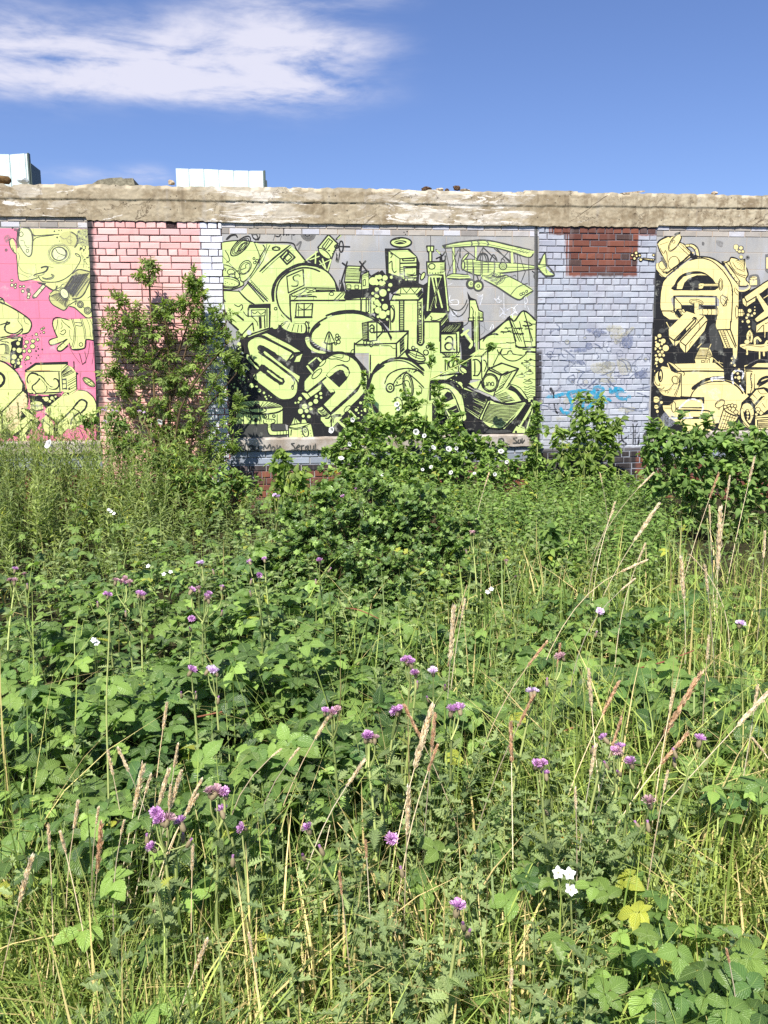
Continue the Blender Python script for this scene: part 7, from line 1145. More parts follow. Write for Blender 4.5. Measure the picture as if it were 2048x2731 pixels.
shrub('hawthorn_bush', 'dense dark green small-leaved bush standing alone in the middle of the waste ground', 'bush', (1010, 1720), [(880, 1310, 60, 40, .7, .3), (1010, 1300, 70, 44, .9, .3), (1130, 1320, 60, 44, .8, .3), (780, 1370, 60, 44, .7, .2), (820, 1430, 110, 60, 1.6), (960, 1400, 110, 66, 1.8), (1080, 1420, 110, 60, 1.6), (1200, 1460, 100, 56, 1.2), (760, 1510, 110, 60, 1.5), (900, 1510, 120, 80, 2.2, -.2), (1040, 1520, 130, 84, 2.4, -.25), (1180, 1540, 110, 76, 1.9, -.15), (1290, 1560, 80, 60, 1.0), (820, 1600, 110, 66, 1.7, -.3), (960, 1620, 120, 80, 2.0, -.4), (1100, 1630, 120, 80, 2.0, -.4), (1220, 1640, 100, 60, 1.3, -.3), (900, 1350, 60, 40, .6), (1060, 1350, 70, 40, .8), (700, 1580, 80, 50, .9), (1160, 1390, 60, 40, .7), (860, 1330, 30, 34, .4), (1010, 1318, 26, 40, .4), (1120, 1345, 30, 44, .4), (1250, 1400, 40, 40, .5), (1330, 1520, 60, 44, .6), (700, 1490, 60, 50, .6), (1360, 1600, 60, 40, .6), (640, 1560, 60, 40, .5), (930, 1700, 110, 60, 1.5, -.5), (1100, 1710, 110, 60, 1.5, -.5), (800, 1690, 90, 50, 1.0, -.45), (1240, 1720, 90, 50, 1.0, -.45)], 5.0, T_HAW, M_HAW, .039, 14, 'alt', None, M_WOOD, (0, .95), .012, 34, 2, .5, .012)
shrub('bindweed', 'mound of bindweed with white trumpet flowers climbing over the lower middle of the lime mural', 'bindweed', (1130, 1300), [(900, 1215, 50, 50, .9), (950, 1165, 60, 46, 1.2), (1010, 1130, 60, 50, 1.2), (1080, 1130, 70, 50, 1.4), (1150, 1160, 80, 54, 1.5), (1230, 1180, 76, 50, 1.4), (1300, 1200, 60, 46, 1.1), (980, 1215, 80, 54, 1.6, -.1), (1080, 1215, 90, 60, 1.8, -.1), (1190, 1235, 90, 54, 1.7, -.1), (1290, 1262, 80, 44, 1.2, -.1), (1360, 1250, 50, 36, .7), (930, 1265, 70, 40, 1.0, -.2), (1060, 1280, 110, 36, 1.3, -.2), (1172, 1090, 22, 40, .35), (1160, 1030, 18, 40, .22), (1150, 950, 14, 40, .14), (1300, 918, 26, 10, .12), (1220, 960, 34, 12, .12), (1090, 1066, 44, 36, .5), (985, 1060, 20, 50, .2), (970, 1000, 14, 30, .10), (1210, 1120, 40, 40, .5), (930, 1120, 20, 30, .25)], 9.0, T_HEART, M_BIND, .050, 11, 'alt', None, M_STEM, (0, 1), .025, 36, 3, .5, .006)
shrub('bindweed', 'narrow strand of bindweed climbing the black edge between lime mural and blue pier', 'bindweed', (1425, 1290), [(1432, 1110, 14, 34, .5), (1420, 1160, 24, 40, .8), (1425, 1215, 34, 40, 1.0), (1400, 1260, 44, 34, .9), (1450, 1270, 40, 30, .8)], 9.3, T_HEART, M_BIND, .052, 9, 'alt', None, M_STEM, (0, .9), .02, 26, 4, .5, .005)
shrub('shrub', 'bright green shrub with pointed leaves in front of the blue pier and its teal tag', 'shrub', (1560, 1300), [(1548, 1065, 24, 26, .5), (1595, 1075, 20, 30, .4), (1560, 1110, 50, 34, .9), (1600, 1120, 34, 40, .7), (1540, 1155, 44, 34, .7), (1595, 1170, 46, 40, 1.0), (1480, 1145, 30, 18, .35), (1500, 1185, 40, 36, .7), (1560, 1210, 60, 44, 1.3), (1620, 1150, 44, 40, .8), (1640, 1130, 22, 22, .3), (1630, 1200, 40, 40, .8), (1500, 1235, 50, 36, .9), (1590, 1250, 60, 36, 1.1), (1655, 1120, 14, 10, .2), (1650, 1262, 50, 26, .6)], 9.3, T_OV, M_SPRG, .074, 7, 'alt', None, M_STEM, (.0, .9), .02, 19, 5, .45, .007, None, .35)
shrub('shrub', 'big rounded green bush with broad leaves below the cream mural', 'shrub', (1920, 1500), [(1790, 1172, 40, 34, .6), (1850, 1166, 56, 32, .8), (1930, 1178, 66, 36, 1.0), (2010, 1184, 66, 36, .9), (1760, 1200, 50, 50, 1.1), (1840, 1215, 80, 60, 1.8), (1940, 1230, 90, 60, 2.0), (2040, 1240, 80, 60, 1.6), (1790, 1275, 70, 50, 1.3), (1880, 1300, 90, 60, 1.8), (1990, 1320, 90, 66, 1.8), (2080, 1330, 80, 66, 1.3), (1850, 1370, 80, 50, 1.2), (1960, 1400, 100, 54, 1.4), (2070, 1420, 90, 60, 1.2), (2140, 1240, 90, 80, 1.3), (1770, 1135, 12, 34, .16), (1820, 1130, 12, 34, .16), (1885, 1132, 16, 30, .18), (1960, 1142, 16, 30, .18), (2020, 1146, 18, 26, .18), (1740, 1150, 16, 40, .35), (1728, 1230, 24, 50, .5), (1740, 1300, 30, 40, .5)], 7.5, T_OV, M_NET, .066, 10, 'alt', None, M_STEM, (.1, 1), .01, 24, 6, .5, .009)
shrub('shrub', 'small pale shrub with drooping leaves in front of the brick plinth under the lime drum', 'shrub', (765, 1420), [(755, 1215, 22, 24, .4), (745, 1250, 34, 36, .8), (770, 1275, 50, 44, 1.0), (800, 1300, 30, 34, .5), (735, 1310, 34, 44, .7), (765, 1350, 46, 40, .7), (805, 1265, 30, 26, .4)], 7.7, T_OV, M_SPRG, .078, 6, 'alt', None, M_STEM, (.1, 1), .05, 18, 7, .35, .006, None, .5)
shrub('shrub', 'single leafy sprig with oval leaves standing in the grass right before the nettles', 'shrub', (1465, 1680), [(1462, 1420, 26, 24, .5), (1480, 1460, 44, 30, .8), (1450, 1490, 40, 40, .8), (1490, 1520, 40, 40, .8), (1460, 1560, 44, 40, .7), (1425, 1535, 30, 30, .4)], 5.2, T_OV, M_BIND, .062, 7, 'alt', None, M_STEM, (0, .9), .02, 18, 8, .4, .005, None, .3)
shrub('bramble_bush', 'leafy bramble heap under the tall sapling at the foot of the pink pier', 'bramble', (560, 1330), [(330, 1180, 60, 40, 1.1), (420, 1220, 70, 44, 1.4), (520, 1260, 80, 44, 1.5), (610, 1290, 70, 40, 1.1), (300, 1130, 40, 30, .6), (440, 1290, 90, 44, 1.3, -.2), (560, 1330, 90, 40, 1.2, -.3), (240, 1120, 30, 30, .4), (660, 1300, 40, 30, .5)], 8.2, T_OV, M_BIND, .052, 9, 'alt', None, M_CANE, (.0, .9), .02, 34, 9, .5, .006)
# ------------------------------------------------------------------ flowers one can count
def floret_T(n=70, spread=1.25):
    r = np.random.default_rng(3); v = []; f = []; l = []
    for i in range(n):
        th = spread * math.sqrt((i + .5) / n); ph = i * 2.39996; d = np.array((math.sin(th) * math.cos(ph), math.sin(th) * math.sin(ph), math.cos(th))) ; L_ = .85 + .3 * r.random(); s = np.cross(d, (0.3, .2, .9)); s /= np.linalg.norm(s) + 1e-9; b = d * .25; k = len(v)
        v += [b - s * .05, b + s * .05, d * L_ + s * .07 + r.normal(0, .05, 3), d * L_ - s * .07 + r.normal(0, .05, 3)]; f.append((k, k + 1, k + 2, k + 3)); l += [(0, 0, 0), (0, 0, 0), (0, 1, 0), (0, 1, 0)]
    return np.array(v, np.float32), np.array(f), np.array(l, np.float32)
T_FL = floret_T(); T_BUDT = None
def head_meshes(mat, tag_):
    out_ = []
    for k in range(2):
        mb = MB(); 
        mb.tube([(0, 0, -.020), (0, 0, -.016), (0, 0, -.008), (0, 0, 0), (0, 0, .004)], [.0025, .0062, .0074, .0066, .006], 7, (.5, .5, .5), mi=1)
        R = np.eye(3)[None]; tn = np.array([[.5 + .2 * k, .5, .5]], np.float32); n = len(T_FL[0]); col = np.stack([RNG.random(n), .3 + .7 * RNG.random(n), np.zeros(n)], -1); 
        mb.add(T_FL[0] * np.array((.0165, .0165, .0165)) * (1 + .1 * k), T_FL[1], np.repeat(np.repeat(RNG.random((n // 4, 3)), 4, 0), 1, 0), T_FL[2], 0)
        me = mb.mesh('flower_head'); me.materials.append(mat); me.materials.append(M_BUD); out_.append(me)
    return out_
H_PUR = head_meshes(M_PURP, 'p'); H_FAD = head_meshes(M_FADE, 'f'); H_PAL = head_meshes(M_PALEP, 'l')
mb = MB(); mb.tube([(0, 0, -.012), (0, 0, -.008), (0, 0, 0), (0, 0, .008), (0, 0, .011)], [.0015, .0048, .0056, .004, .0025], 7, (.5, .5, .5)); mb.tube([(0, 0, .009), (0, 0, .016)], [.0025, .0032], 6, (.3, .3, .3), mi=1); H_BUD = mb.mesh('bud'); H_BUD.materials.append(M_BUD); H_BUD.materials.append(M_PURP)

def thistle(px, py, z, heads, wpx, kind, label, seed):
    """heads at picture point (px, py), height z above the ground"""
    r = np.random.default_rng(seed); z = z if z > .9 else .30 + z * .72; p = at_z(px, py, z)
    if z > .9: p = at(px, py, 7.75)
    base = np.array((p.x + r.normal(0, .06), p.y + r.normal(0, .05) + .02, 0)); base[2] = gz(base[0], base[1]); top = np.array(p); root = empty('thistle', base); tag(root, label, 'thistle', 'thistles in flower'); near = p.y < 4.5
    w = wpx * p.y / F; sm = MB(); lf = MB(); H = top[2] - base[2]; fork = top - np.array((0, 0, .06 + w * .6)); fork[:2] = base[:2] + (top[:2] - base[:2]) * .85
    main = smooth_pts(np.array([base, (base + fork) / 2 + r.normal(0, .015, 3), fork]), False, 6); sm.tube(main - base, np.linspace(.0055, .003, len(main)), 6, r.random(3))
    hp = []
    for i in range(heads):
        off = np.array((r.uniform(-.5, .5) * w if heads > 1 else 0, r.uniform(-.3, .3) * w, r.uniform(-.5, .5) * w * .42)) if i else np.zeros(3)
        if heads > 2: off[0] = ((i + .5) / heads - .5) * w + r.normal(0, .08 * w)
        e = top + off; br = smooth_pts(np.array([fork + r.normal(0, .004, 3), (fork + e) / 2 + np.array((off[0] * .35, off[1] * .35, -.01)), e - np.array((0, 0, .016))]), False, 4); sm.tube(br - base, np.linspace(.0026, .0018, len(br)), 5, r.random(3)); hp.append(e)
    nb = int(r.integers(0, 3))
    bud = []
    for i in range(nb):
        a = r.uniform(0, 6.28); e = fork + np.array((math.cos(a) * (.03 + w * .5), math.sin(a) * .03, r.uniform(-.03, .05))); br = smooth_pts(np.array([fork - np.array((0, 0, .04 * r.random())), (fork + e) / 2 + r.normal(0, .006, 3), e]), False, 3); sm.tube(br - base, np.linspace(.0022, .0015, len(br)), 4, r.random(3)); bud.append(e)
    sm.build('stem', M_STEM, root)
    n = int(10 + H * 34); t = r.uniform(.12, 1.0, n); P = main[np.clip((t * (len(main) - 1)).astype(int), 0, len(main) - 1)] - base; az = np.arange(n) * 2.4 + r.normal(0, .3, n); el_ = .45 + r.normal(0, .25, n); d = np.stack([np.cos(az) * np.cos(el_), np.sin(az) * np.cos(el_), np.sin(el_)], -1); nr = np.stack([-np.cos(az) * np.sin(el_), -np.sin(az) * np.sin(el_), np.cos(el_)], -1) + r.normal(0, .25, (n, 3))
    lf.inst(T_THI if near else T_THIF, P, frames(d, nr), (.05 + .06 * r.random(n)) * (1.15 - .7 * t), tints(n, .1, 1, .05)); lf.build('foliage', M_THIS, root)
    M = {'p': [H_PUR, H_PUR, H_PUR, H_FAD], 'm': [H_PUR, H_FAD], 'f': [H_FAD, H_FAD, H_PUR], 'l': [H_PAL]}[kind]
    for i, e in enumerate(hp):
        o = bpy.data.objects.new('flower_head', M[i % len(M)][int(r.integers(0, 2))]); COL.objects.link(o); o.parent = root; o.location = e - base; o.rotation_euler = (r.normal(0, .35) - .15, r.normal(0, .4), r.uniform(0, 6)); s = r.uniform(.68, 1.0); o.scale = (s, s, s)
    for e in bud:
        o = bpy.data.objects.new('bud', H_BUD); COL.objects.link(o); o.parent = root; o.location = e - base; o.rotation_euler = (r.normal(0, .3), r.normal(0, .3), 0)
    return root
TH = [(985, 1305, .66, 6, 70, 'm', 'wide cluster of purple and brownish thistle heads just below the bindweed mound'), (742, 1326, .62, 2, 30, 'l', 'pale lilac thistle beside the small pale drooping shrub'), (915, 1326, .6, 1, 12, 'p', 'single dark purple thistle just beside the wide cluster below the bindweed mound'), (1015, 1343, .58, 2, 22, 'p', 'two-headed thistle hanging a little under the wide cluster below the bindweed mound'),
      (1263, 1421, .52, 2, 22, 'f', 'faded pink thistle by the dry grass between the dark bush and nettles'), (1350, 1498, .5, 1, 16, 'f', 'dull mauve thistle head over the dark bush edge near the oval-leaved sprig'), (705, 1493, .55, 1, 20, 'p', 'purple thistle head over the brambles beside the dark bush, tallest of its trio'), (852, 1496, .55, 1, 20, 'p', 'bright purple thistle head in front of the dark small-leaved bush'), (666, 1500, .52, 1, 12, 'p', 'tiny purple thistle between two larger ones near the dark bush'), (690, 1534, .5, 1, 14, 'p', 'low purple thistle head under the taller pair near the dark bush'),
      (538, 1502, .52, 2, 20, 'l', 'pale pinkish thistle above the broad row of thistle heads'), (540, 1576, .5, 7, 86, 'm', 'broad flat row of seven purple and brown thistle heads'), (330, 1550, .52, 5, 50, 'f', 'clump of brownish pink thistle heads over the bramble leaves'), (282, 1584, .48, 2, 26, 'p', 'bright lilac thistle pair beside the brownish pink clump'), (378, 1585, .48, 3, 32, 'p', 'purple thistle trio under the brownish pink clump'), (40, 1520, .55, 1, 14, 'p', 'small purple thistle in front of the narrow-leaved willowherb bed'), (38, 1551, .52, 2, 24, 'f', 'brownish thistle pair just under the small purple one by the willowherb'), (65, 1532, .5, 1, 13, 'f', 'dull mauve thistle next to the small purple one by the willowherb'),
      (512, 1652, .46, 1, 14, 'p', 'single small violet thistle below the broad flat row'), (570, 1788, .44, 3, 36, 'l', 'pale lilac thistle row above the big lobed bramble leaves'), (510, 1790, .42, 1, 12, 'p', 'small purple thistle next to the pale lilac row'), (1090, 1762, .5, 3, 30, 'p', 'lilac thistle with three stacked heads standing under the dark bush'), (1106, 1796, .47, 2, 18, 'm', 'half-open thistle just below the three stacked lilac heads'), (1155, 1792, .48, 1, 20, 'l', 'single round lilac thistle beside the three stacked heads'),
      (886, 1898, .44, 4, 42, 'm', 'mauve thistle clump crossed by a straw grass head'), (1058, 1898, .44, 3, 40, 'p', 'lilac thistle beside the tall rusty dried spike'), (1215, 1896, .44, 3, 34, 'p', 'lilac thistle on the far side of the tall rusty dried spike'), (985, 1968, .42, 4, 36, 'p', 'purple thistle tuft under the clump crossed by a straw head'), (578, 2112, .44, 6, 54, 'm', 'large purple thistle clump among straw grass heads, biggest of the open brambles'), (592, 2164, .38, 1, 22, 'm', 'single purple thistle directly below the large clump'), (432, 2172, .42, 4, 60, 'p', 'purple thistle group in front of the bundle of straw grass heads'), (482, 2196, .38, 1, 24, 'p', 'dark purple thistle beside the group in front of the straw heads'), (405, 2262, .34, 1, 24, 'p', 'bright violet thistle ball low before the bundle of straw heads'),
      (646, 2208, .36, 1, 20, 'p', 'violet thistle head low between the large clump and the grass'), (820, 2210, .36, 1, 18, 'p', 'small violet thistle on a leafy stem beside the rusty spike'), (1042, 2240, .34, 1, 18, 'p', 'violet thistle in grass under the rusty dried spike'), (1440, 2040, .42, 3, 34, 'm', 'pink and violet thistle group above the white blossom'), (1456, 2066, .38, 1, 20, 'p', 'violet thistle just under the pink and violet group'), (1612, 1970, .42, 1, 20, 'p', 'round purple thistle beside a leaning brown grass head'), (1646, 2002, .40, 3, 34, 'm', 'purple thistle trio under the round purple one'), (1682, 2034, .38, 1, 22, 'p', 'bright lilac thistle ball below the purple trio'), (1866, 1974, .42, 1, 20, 'p', 'lone lilac thistle among pale grass below the big rounded bush'), (1426, 1846, .46, 2, 24, 'l', 'pale mauve thistle by the brown seed stalk over the bright grass'), (1490, 1752, .48, 2, 24, 'f', 'faded thistle pair over the bramble patch under the oval-leaved sprig'), (1600, 1634, .5, 1, 14, 'l', 'tiny pale thistle in grass before the nettle bed'), (1970, 1664, .5, 2, 20, 'l', 'pale lilac thistle in tall grass in front of the big rounded bush'), (1220, 2422, .28, 1, 14, 'p', 'tiny purple thistle bud low in the dry grass'), (1732, 2140, .32, 1, 16, 'f', 'dull purple thistle head low over bramble leaves'),
      (292, 1094, 1.14, 5, 48, 'l', 'pale pink thistle clump against the pink pier under the sapling'), (378, 1098, 1.12, 3, 30, 'l', 'smaller pale pink thistle under the sapling trunk'), (284, 1128, 1.06, 2, 26, 'l', 'low pale pink thistle next to the clump against the pink pier')]
for i, a in enumerate(TH): thistle(*a[:6], a[6], 500 + i)

# grass with seed heads: (top, bottom of the head, kind, height)
def seed_stalk(xt, yt, xb, yb, z, kind, label, seed, fat=1.0):
    r = np.random.default_rng(seed); z = z if z > .9 else .30 + z * .72; p = at_z(xt, yt, z); D = p.y
    if D > 8.6: D = 8.4; p = at(xt, yt, D)
    q = np.array(at(xb, yb, D)); p = np.array(p); d = q - p; gl = p[2] / max(-d[2], .02) if d[2] < -.02 else 6; bx = p[0] + d[0] * min(gl, 6) * .8; base = np.array((bx, D + r.normal(0, .06), 0)); base[2] = gz(base[0], base[1])
    root = empty('seed_stalk', base); tag(root, label, 'grass stalk', 'grass stalks with seed heads'); sm = MB(); hd = MB()
    qd = q + (q - p) * .35; tt_ = np.linspace(0, 1, 9)[:, None]; cp = q + (q - p) / max(np.linalg.norm(q - p), 1e-6) * (q[2] - base[2]) * .45; path = (1 - tt_) ** 2 * base + 2 * tt_ * (1 - tt_) * cp + tt_ ** 2 * q; path = np.concatenate([path, [p * .5 + q * .5, p]]); sm.tube(path - base, np.linspace(.0021, .0008, len(path)) * (1.25 if D > 4 else 1), 4, r.random(3)); sm.build('stem', M_STRAW if kind != 'g' else M_STEM, root)
    L_ = np.linalg.norm(p - q); n = int(230 if kind == 's' else 150); t = r.random(n) ** .9; ax = (p - q) / L_; wmax = L_ * (.042 if kind == 's' else .034) * fat; az = r.random(n) * 6.28; sd = norm(np.cross(ax, (0.3, .8, .1))); s2 = np.cross(ax, sd); out = np.cos(az)[:, None] * sd + np.sin(az)[:, None] * s2; prof = np.sin(np.pi * np.clip(t * .9 + .08, 0, 1)) ** .7
    P = q + ax * (t * L_)[:, None] + out * (wmax * .25 * prof)[:, None]; dd = ax * .95 + out * .34 + r.normal(0, .10, (n, 3)); s = (L_ * .075 + .004) * (.7 + .6 * r.random(n)); T = leaf_T(2, lance(.2), .5, .1); hd.inst(T, P - base, frames(dd, out), s, np.stack([r.random(n), r.random(n), np.full(n, .5)], -1).astype(np.float32)); hd.build('seed_head', M_STRAW if kind == 's' else M_RUST if kind == 'r' else M_STEM, root)
SG = [(445, 1878, 434, 1948, .5, 's', 'upright pale straw grass head over the dark bramble hollow'), (474, 1990, 464, 2050, .45, 's', 'thin straw grass head between dark bramble leaves and the large thistle clump'), (382, 2042, 356, 2165, .42, 's', 'tall straw grass head, outermost of the straw bundle'), (402, 2068, 386, 2120, .4, 's', 'short straw head second in the straw bundle'), (449, 2058, 420, 2155, .42, 's', 'fat straw head standing highest in the middle of the straw bundle'), (482, 2062, 452, 2160, .42, 's', 'straw head leaning over the purple thistle group'), (455, 2098, 450, 2155, .38, 's', 'short narrow straw head wedged inside the straw bundle'), (536, 2082, 502, 2150, .4, 's', 'straw head leaning towards the large purple thistle clump'), (526, 2122, 494, 2175, .38, 's', 'drooping straw head beneath the one leaning to the large thistle clump'), (288, 2005, 302, 2070, .45, 's', 'brown-tinged straw head crossing the single bare stalk'), (316, 1998, 345, 2060, .45, 's', 'backward leaning straw head beside the single bare stalk'), (208, 2142, 196, 2215, .4, 's', 'straw head standing alone before pale bramble leaves'), (262, 2158, 256, 2200, .36, 's', 'short straw head near the single bare stalk foot'), (270, 2200, 258, 2335, .34, 'r', 'brownish straw head low in front of bramble leaves'), (84, 2288, 50, 2410, .34, 's', 'long pale straw head bending over the big round bramble leaf'), (129, 2205, 133, 2272, .38, 's', 'slim straw head near the corner of the brambles'), (162, 2222, 176, 2278, .37, 's', 'straw head tilted away from the slim one by the bramble corner'), (330, 2192, 322, 2230, .36, 's', 'straw head just under the violet thistle ball'), (514, 2258, 512, 2325, .32, 's', 'straight straw head over dark bramble leaves'), (550, 2512, 518, 2590, .24, 's', 'pale knotted straw head in the dry front grass'), (664, 2494, 672, 2540, .25, 's', 'small straw head in the dry front grass beside a dark lobed leaf'), (746, 2000, 722, 2020, .42, 's', 'bent straw head arching over bramble leaves'), (885, 1896, 838, 1975, .44, 's', 'straw head laid across the mauve thistle clump'), (970, 2030, 922, 2100, .4, 's', 'thick pale straw head under the purple tuft'), (795, 1998, 770, 2030, .4, 's', 'small hooked straw head among bramble leaves'),
      (1150, 1890, 1105, 2050, .5, 's', 'thick straw spike beside the tall rusty one'), (1160, 1905, 1150, 2010, .5, 'r', 'tall rusty dried spike standing over the leafy thistle shoots'), (1080, 1885, 1125, 1975, .46, 'r', 'rust pink feathery head leaning behind the tall rusty spike'), (1090, 2105, 1085, 2230, .36, 's', 'pale dry spike straight under the tall rusty one'), (1165, 1990, 1140, 2060, .44, 'r', 'brown feathery head hanging from the tall rusty spike'), (1210, 1622, 1200, 1765, .58, 's', 'slender straw head before the dark bush edge'), (1240, 1600, 1230, 1650, .56, 's', 'short straw head next to the slender one at the dark bush edge'),
      (1755, 1348, 1690, 1445, .72, 's', 'big leaning straw head in front of the nettles below the blue pier'), (1742, 1262, 1700, 1305, .72, 's', 'straw head leaning against the big rounded bush'), (1640, 1340, 1625, 1385, .66, 's', 'small straw head over the nettle bed'), (1636, 1362, 1622, 1392, .62, 's', 'tiny straw head touching the small one over the nettle bed'), (2012, 1222, 1996, 1290, .85, 's', 'tall straw head over the top corner of the big rounded bush'), (1916, 1264, 1892, 1330, .8, 'r', 'brown straw head in the middle of the big rounded bush'), (1946, 1272, 1938, 1330, .78, 's', 'slim pale straw head in front of the big rounded bush'), (1921, 1360, 1914, 1525, .7, 's', 'very long pale straw head before the dark side of the big rounded bush'), (1892, 1350, 1894, 1400, .68, 's', 'thin straw head next to the very long one'), (1816, 1490, 1824, 1600, .58, 's', 'straight straw head over brambles below the big rounded bush'), (1720, 1452, 1700, 1500, .6, 's', 'drooped straw head below the big leaning one'), (1722, 1495, 1655, 1525, .58, 's', 'bent over straw head among bramble leaves'), (1840, 1480, 1860, 1500, .6, 's', 'arched straw head next to the straight one'), (1880, 1510, 1888, 1580, .58, 's', 'pale straw head hanging beside the arched one'), (1690, 1546, 1655, 1575, .55, 's', 'small straw head curving over the bramble patch'), (1304, 1262, 1292, 1300, .66, 's', 'straw head at the foot of the bindweed mound'), (1600, 1262, 1606, 1290, .64, 's', 'tiny straw head in front of the dark brick plinth'), (1494, 1720, 1486, 1780, .5, 'r', 'rusty grass head over bright grass beside the oval-leaved sprig'), (1455, 1715, 1405, 1780, .5, 'r', 'leaning rusty head next to the faded thistle pair'), (1648, 1822, 1605, 1910, .46, 'r', 'dark rusty head leaning over the dark bramble hollow'), (1866, 1800, 1770, 1960, .48, 'r', 'long rusty head leaning steeply over green grass'), (1796, 1842, 1785, 1900, .46, 's', 'pale straw head near the steep long rusty one'), (1570, 1790, 1578, 1890, .47, 's', 'straw head bending over bramble leaves by the round purple thistle'), (1656, 1918, 1630, 2000, .43, 'r', 'brown straw head between the purple trio and brambles'), (1588, 1992, 1574, 2070, .42, 's', 'thick upright straw head below the round purple thistle'), (1832, 1958, 1760, 2040, .42, 'r', 'rusty head bending over pale grass near the lone lilac thistle'), (2046, 1850, 1962, 1940, .46, 's', 'forked straw head over grass beyond the lone lilac thistle'), (2020, 1832, 2010, 1900, .46, 's', 'short upright straw head beside the forked one'), (2008, 1970, 2040, 2010, .42, 's', 'straw head laid over the grass at the edge of the frame'), (1890, 1700, 1885, 1760, .52, 's', 'tall pale straw head in grass below the big rounded bush'), (1534, 2106, 1536, 2160, .38, 's', 'slim straw head low above the white blossom'), (1362, 1930, 1364, 2040, .44, 'r', 'rusty head over the bramble hollow under the faded thistle pair'), (1420, 1860, 1380, 1940, .45, 'r', 'rusty head leaning under the pale mauve thistle'), (1780, 2060, 1770, 2110, .4, 's', 'white-tipped straw head in green grass'), (1938, 2536, 1946, 2572, .22, 'r', 'short brown plantain-like head over the big bramble leaves'), (1365, 2590, 1362, 2640, .2, 's', 'thin straw head low before the big bramble leaves'), (975, 2245, 978, 2290, .32, 'r', 'brown knobbly seed head in the dry front grass'), (905, 2330, 912, 2390, .3, 'r', 'short rust coloured head in the dry front grass near a bramble stem'), (2040, 1420, 2036, 1490, .62, 's', 'green-gold head at the dark side of the big rounded bush'), (130, 1090, 132, 1130, 1.05, 'g', 'thin green willowherb tip before the cream bulb of the pink mural'), (48, 1075, 50, 1120, 1.05, 'g', 'thin reddish green tip at the corner of the pink mural')]
for i, a in enumerate(SG): seed_stalk(*a[:6], a[6], 900 + i, 1.5 if 'thick' in a[6] or 'fat' in a[6] else 1.0)
# long bare stalks
def bare(pts, z, label, mat, rad=.0024):
    D = at_z(pts[0][0], pts[0][1], z).y; P = np.array([at(x, y, D) for x, y in pts]); P[-1][2] = min(P[-1][2], .03); base = P[-1].copy(); mb = MB(); path = smooth_pts(P, False, 6); mb.tube(path - base, np.linspace(rad * .5, rad, len(path)), 5, (.8, .7, .5)); o = mb.build('bare_stalk', mat, None, base); tag(o, label, 'grass stalk', 'long bare grass stalks')
bare([(292, 1640), (290, 1720), (284, 1880), (288, 2050), (293, 2300), (296, 2520)], .93, 'single tall bare yellow-green stalk rising through the brambles', M_STEM, .0034)
bare([(1585, 1690), (1560, 1800), (1520, 1950), (1470, 2120), (1420, 2300)], .6, 'long leaning bare yellow stalk above the white blossom', M_STEM); bare([(1245, 1560), (1208, 1700), (1175, 1900), (1140, 2150), (1110, 2400)], .6, 'long thin reddish stalk leaning past the tall rusty spike', M_RUST); bare([(1905, 1520), (1890, 1750), (1870, 2000), (1860, 2300)], .56, 'long straight green stalk in the tall grass below the big rounded bush', M_STEM); bare([(860, 1930), (780, 2060), (700, 2180), (600, 2330)], .42, 'low pale stalk slanting under the mauve thistle clump', M_STRAW); bare([(705, 2240), (690, 2400), (680, 2560), (676, 2700)], .34, 'thin straw stalk standing in the dry front grass', M_STRAW); bare([(880, 2200), (850, 2330), (800, 2480)], .35, 'slanting straw stalk beside the thistle shoots in front', M_STRAW); bare([(2046, 2080), (1990, 2200), (1950, 2330)], .38, 'yellow stalk leaning at the frame edge over green grass', M_STEM)
# arching bramble canes
def cane(pts, z, label):
    P = np.array([at_z(x, y, zz - .06) for (x, y), zz in zip(pts, z)]); base = P[0].copy(); path = smooth_pts(P, False, 6); mb = MB(); mb.tube(path - base, np.linspace(.0042, .0024, len(path)), 6, RNG.random(3)); n = 26; t = (RNG.random(n) * (len(path) - 1)).astype(int); d = rvec(n); mb.inst(leaf_T(1, lambda a: .12, 0, 0), path[t] - base, frames(d, rvec(n)), np.full(n, .008), tints(n)); o = mb.build('bramble_cane', M_CANE, None, base); tag(o, label, 'bramble cane', 'bare bramble canes')
cane([(1690, 1785), (1770, 1765), (1850, 1735)], (.36, .42, .46), 'red-brown cane arching over the bramble patch under the nettles'); cane([(1900, 1930), (1960, 1905), (2046, 1890)], (.3, .36, .4), 'red-brown cane at the frame edge among bramble leaves'); cane([(470, 1925), (560, 1905), (680, 1880)], (.3, .36, .38), 'greenish brown cane across the dark bramble hollow'); cane([(880, 1620), (950, 1625), (1010, 1650)], (.4, .46, .42), 'orange-brown cane in front of the dark bush'); cane([(1560, 2400), (1600, 2470), (1622, 2520)], (.24, .2, .14), 'red cane running down from the white blossom'); cane([(1700, 2420), (1740, 2500), (1775, 2600)], (.24, .2, .1), 'red cane between the big bramble leaves and grass'); cane([(1040, 2390), (1090, 2430), (1140, 2480)], (.2, .18, .14), 'pinkish cane low in the dry front grass'); cane([(470, 2385), (520, 2400), (550, 2425)], (.2, .2, .16), 'brown cane crossing the shadow beside thistle leaves'); cane([(1480, 1960), (1530, 1940), (1580, 1925)], (.3, .34, .34), 'red cane in the hollow beside the round purple thistle')

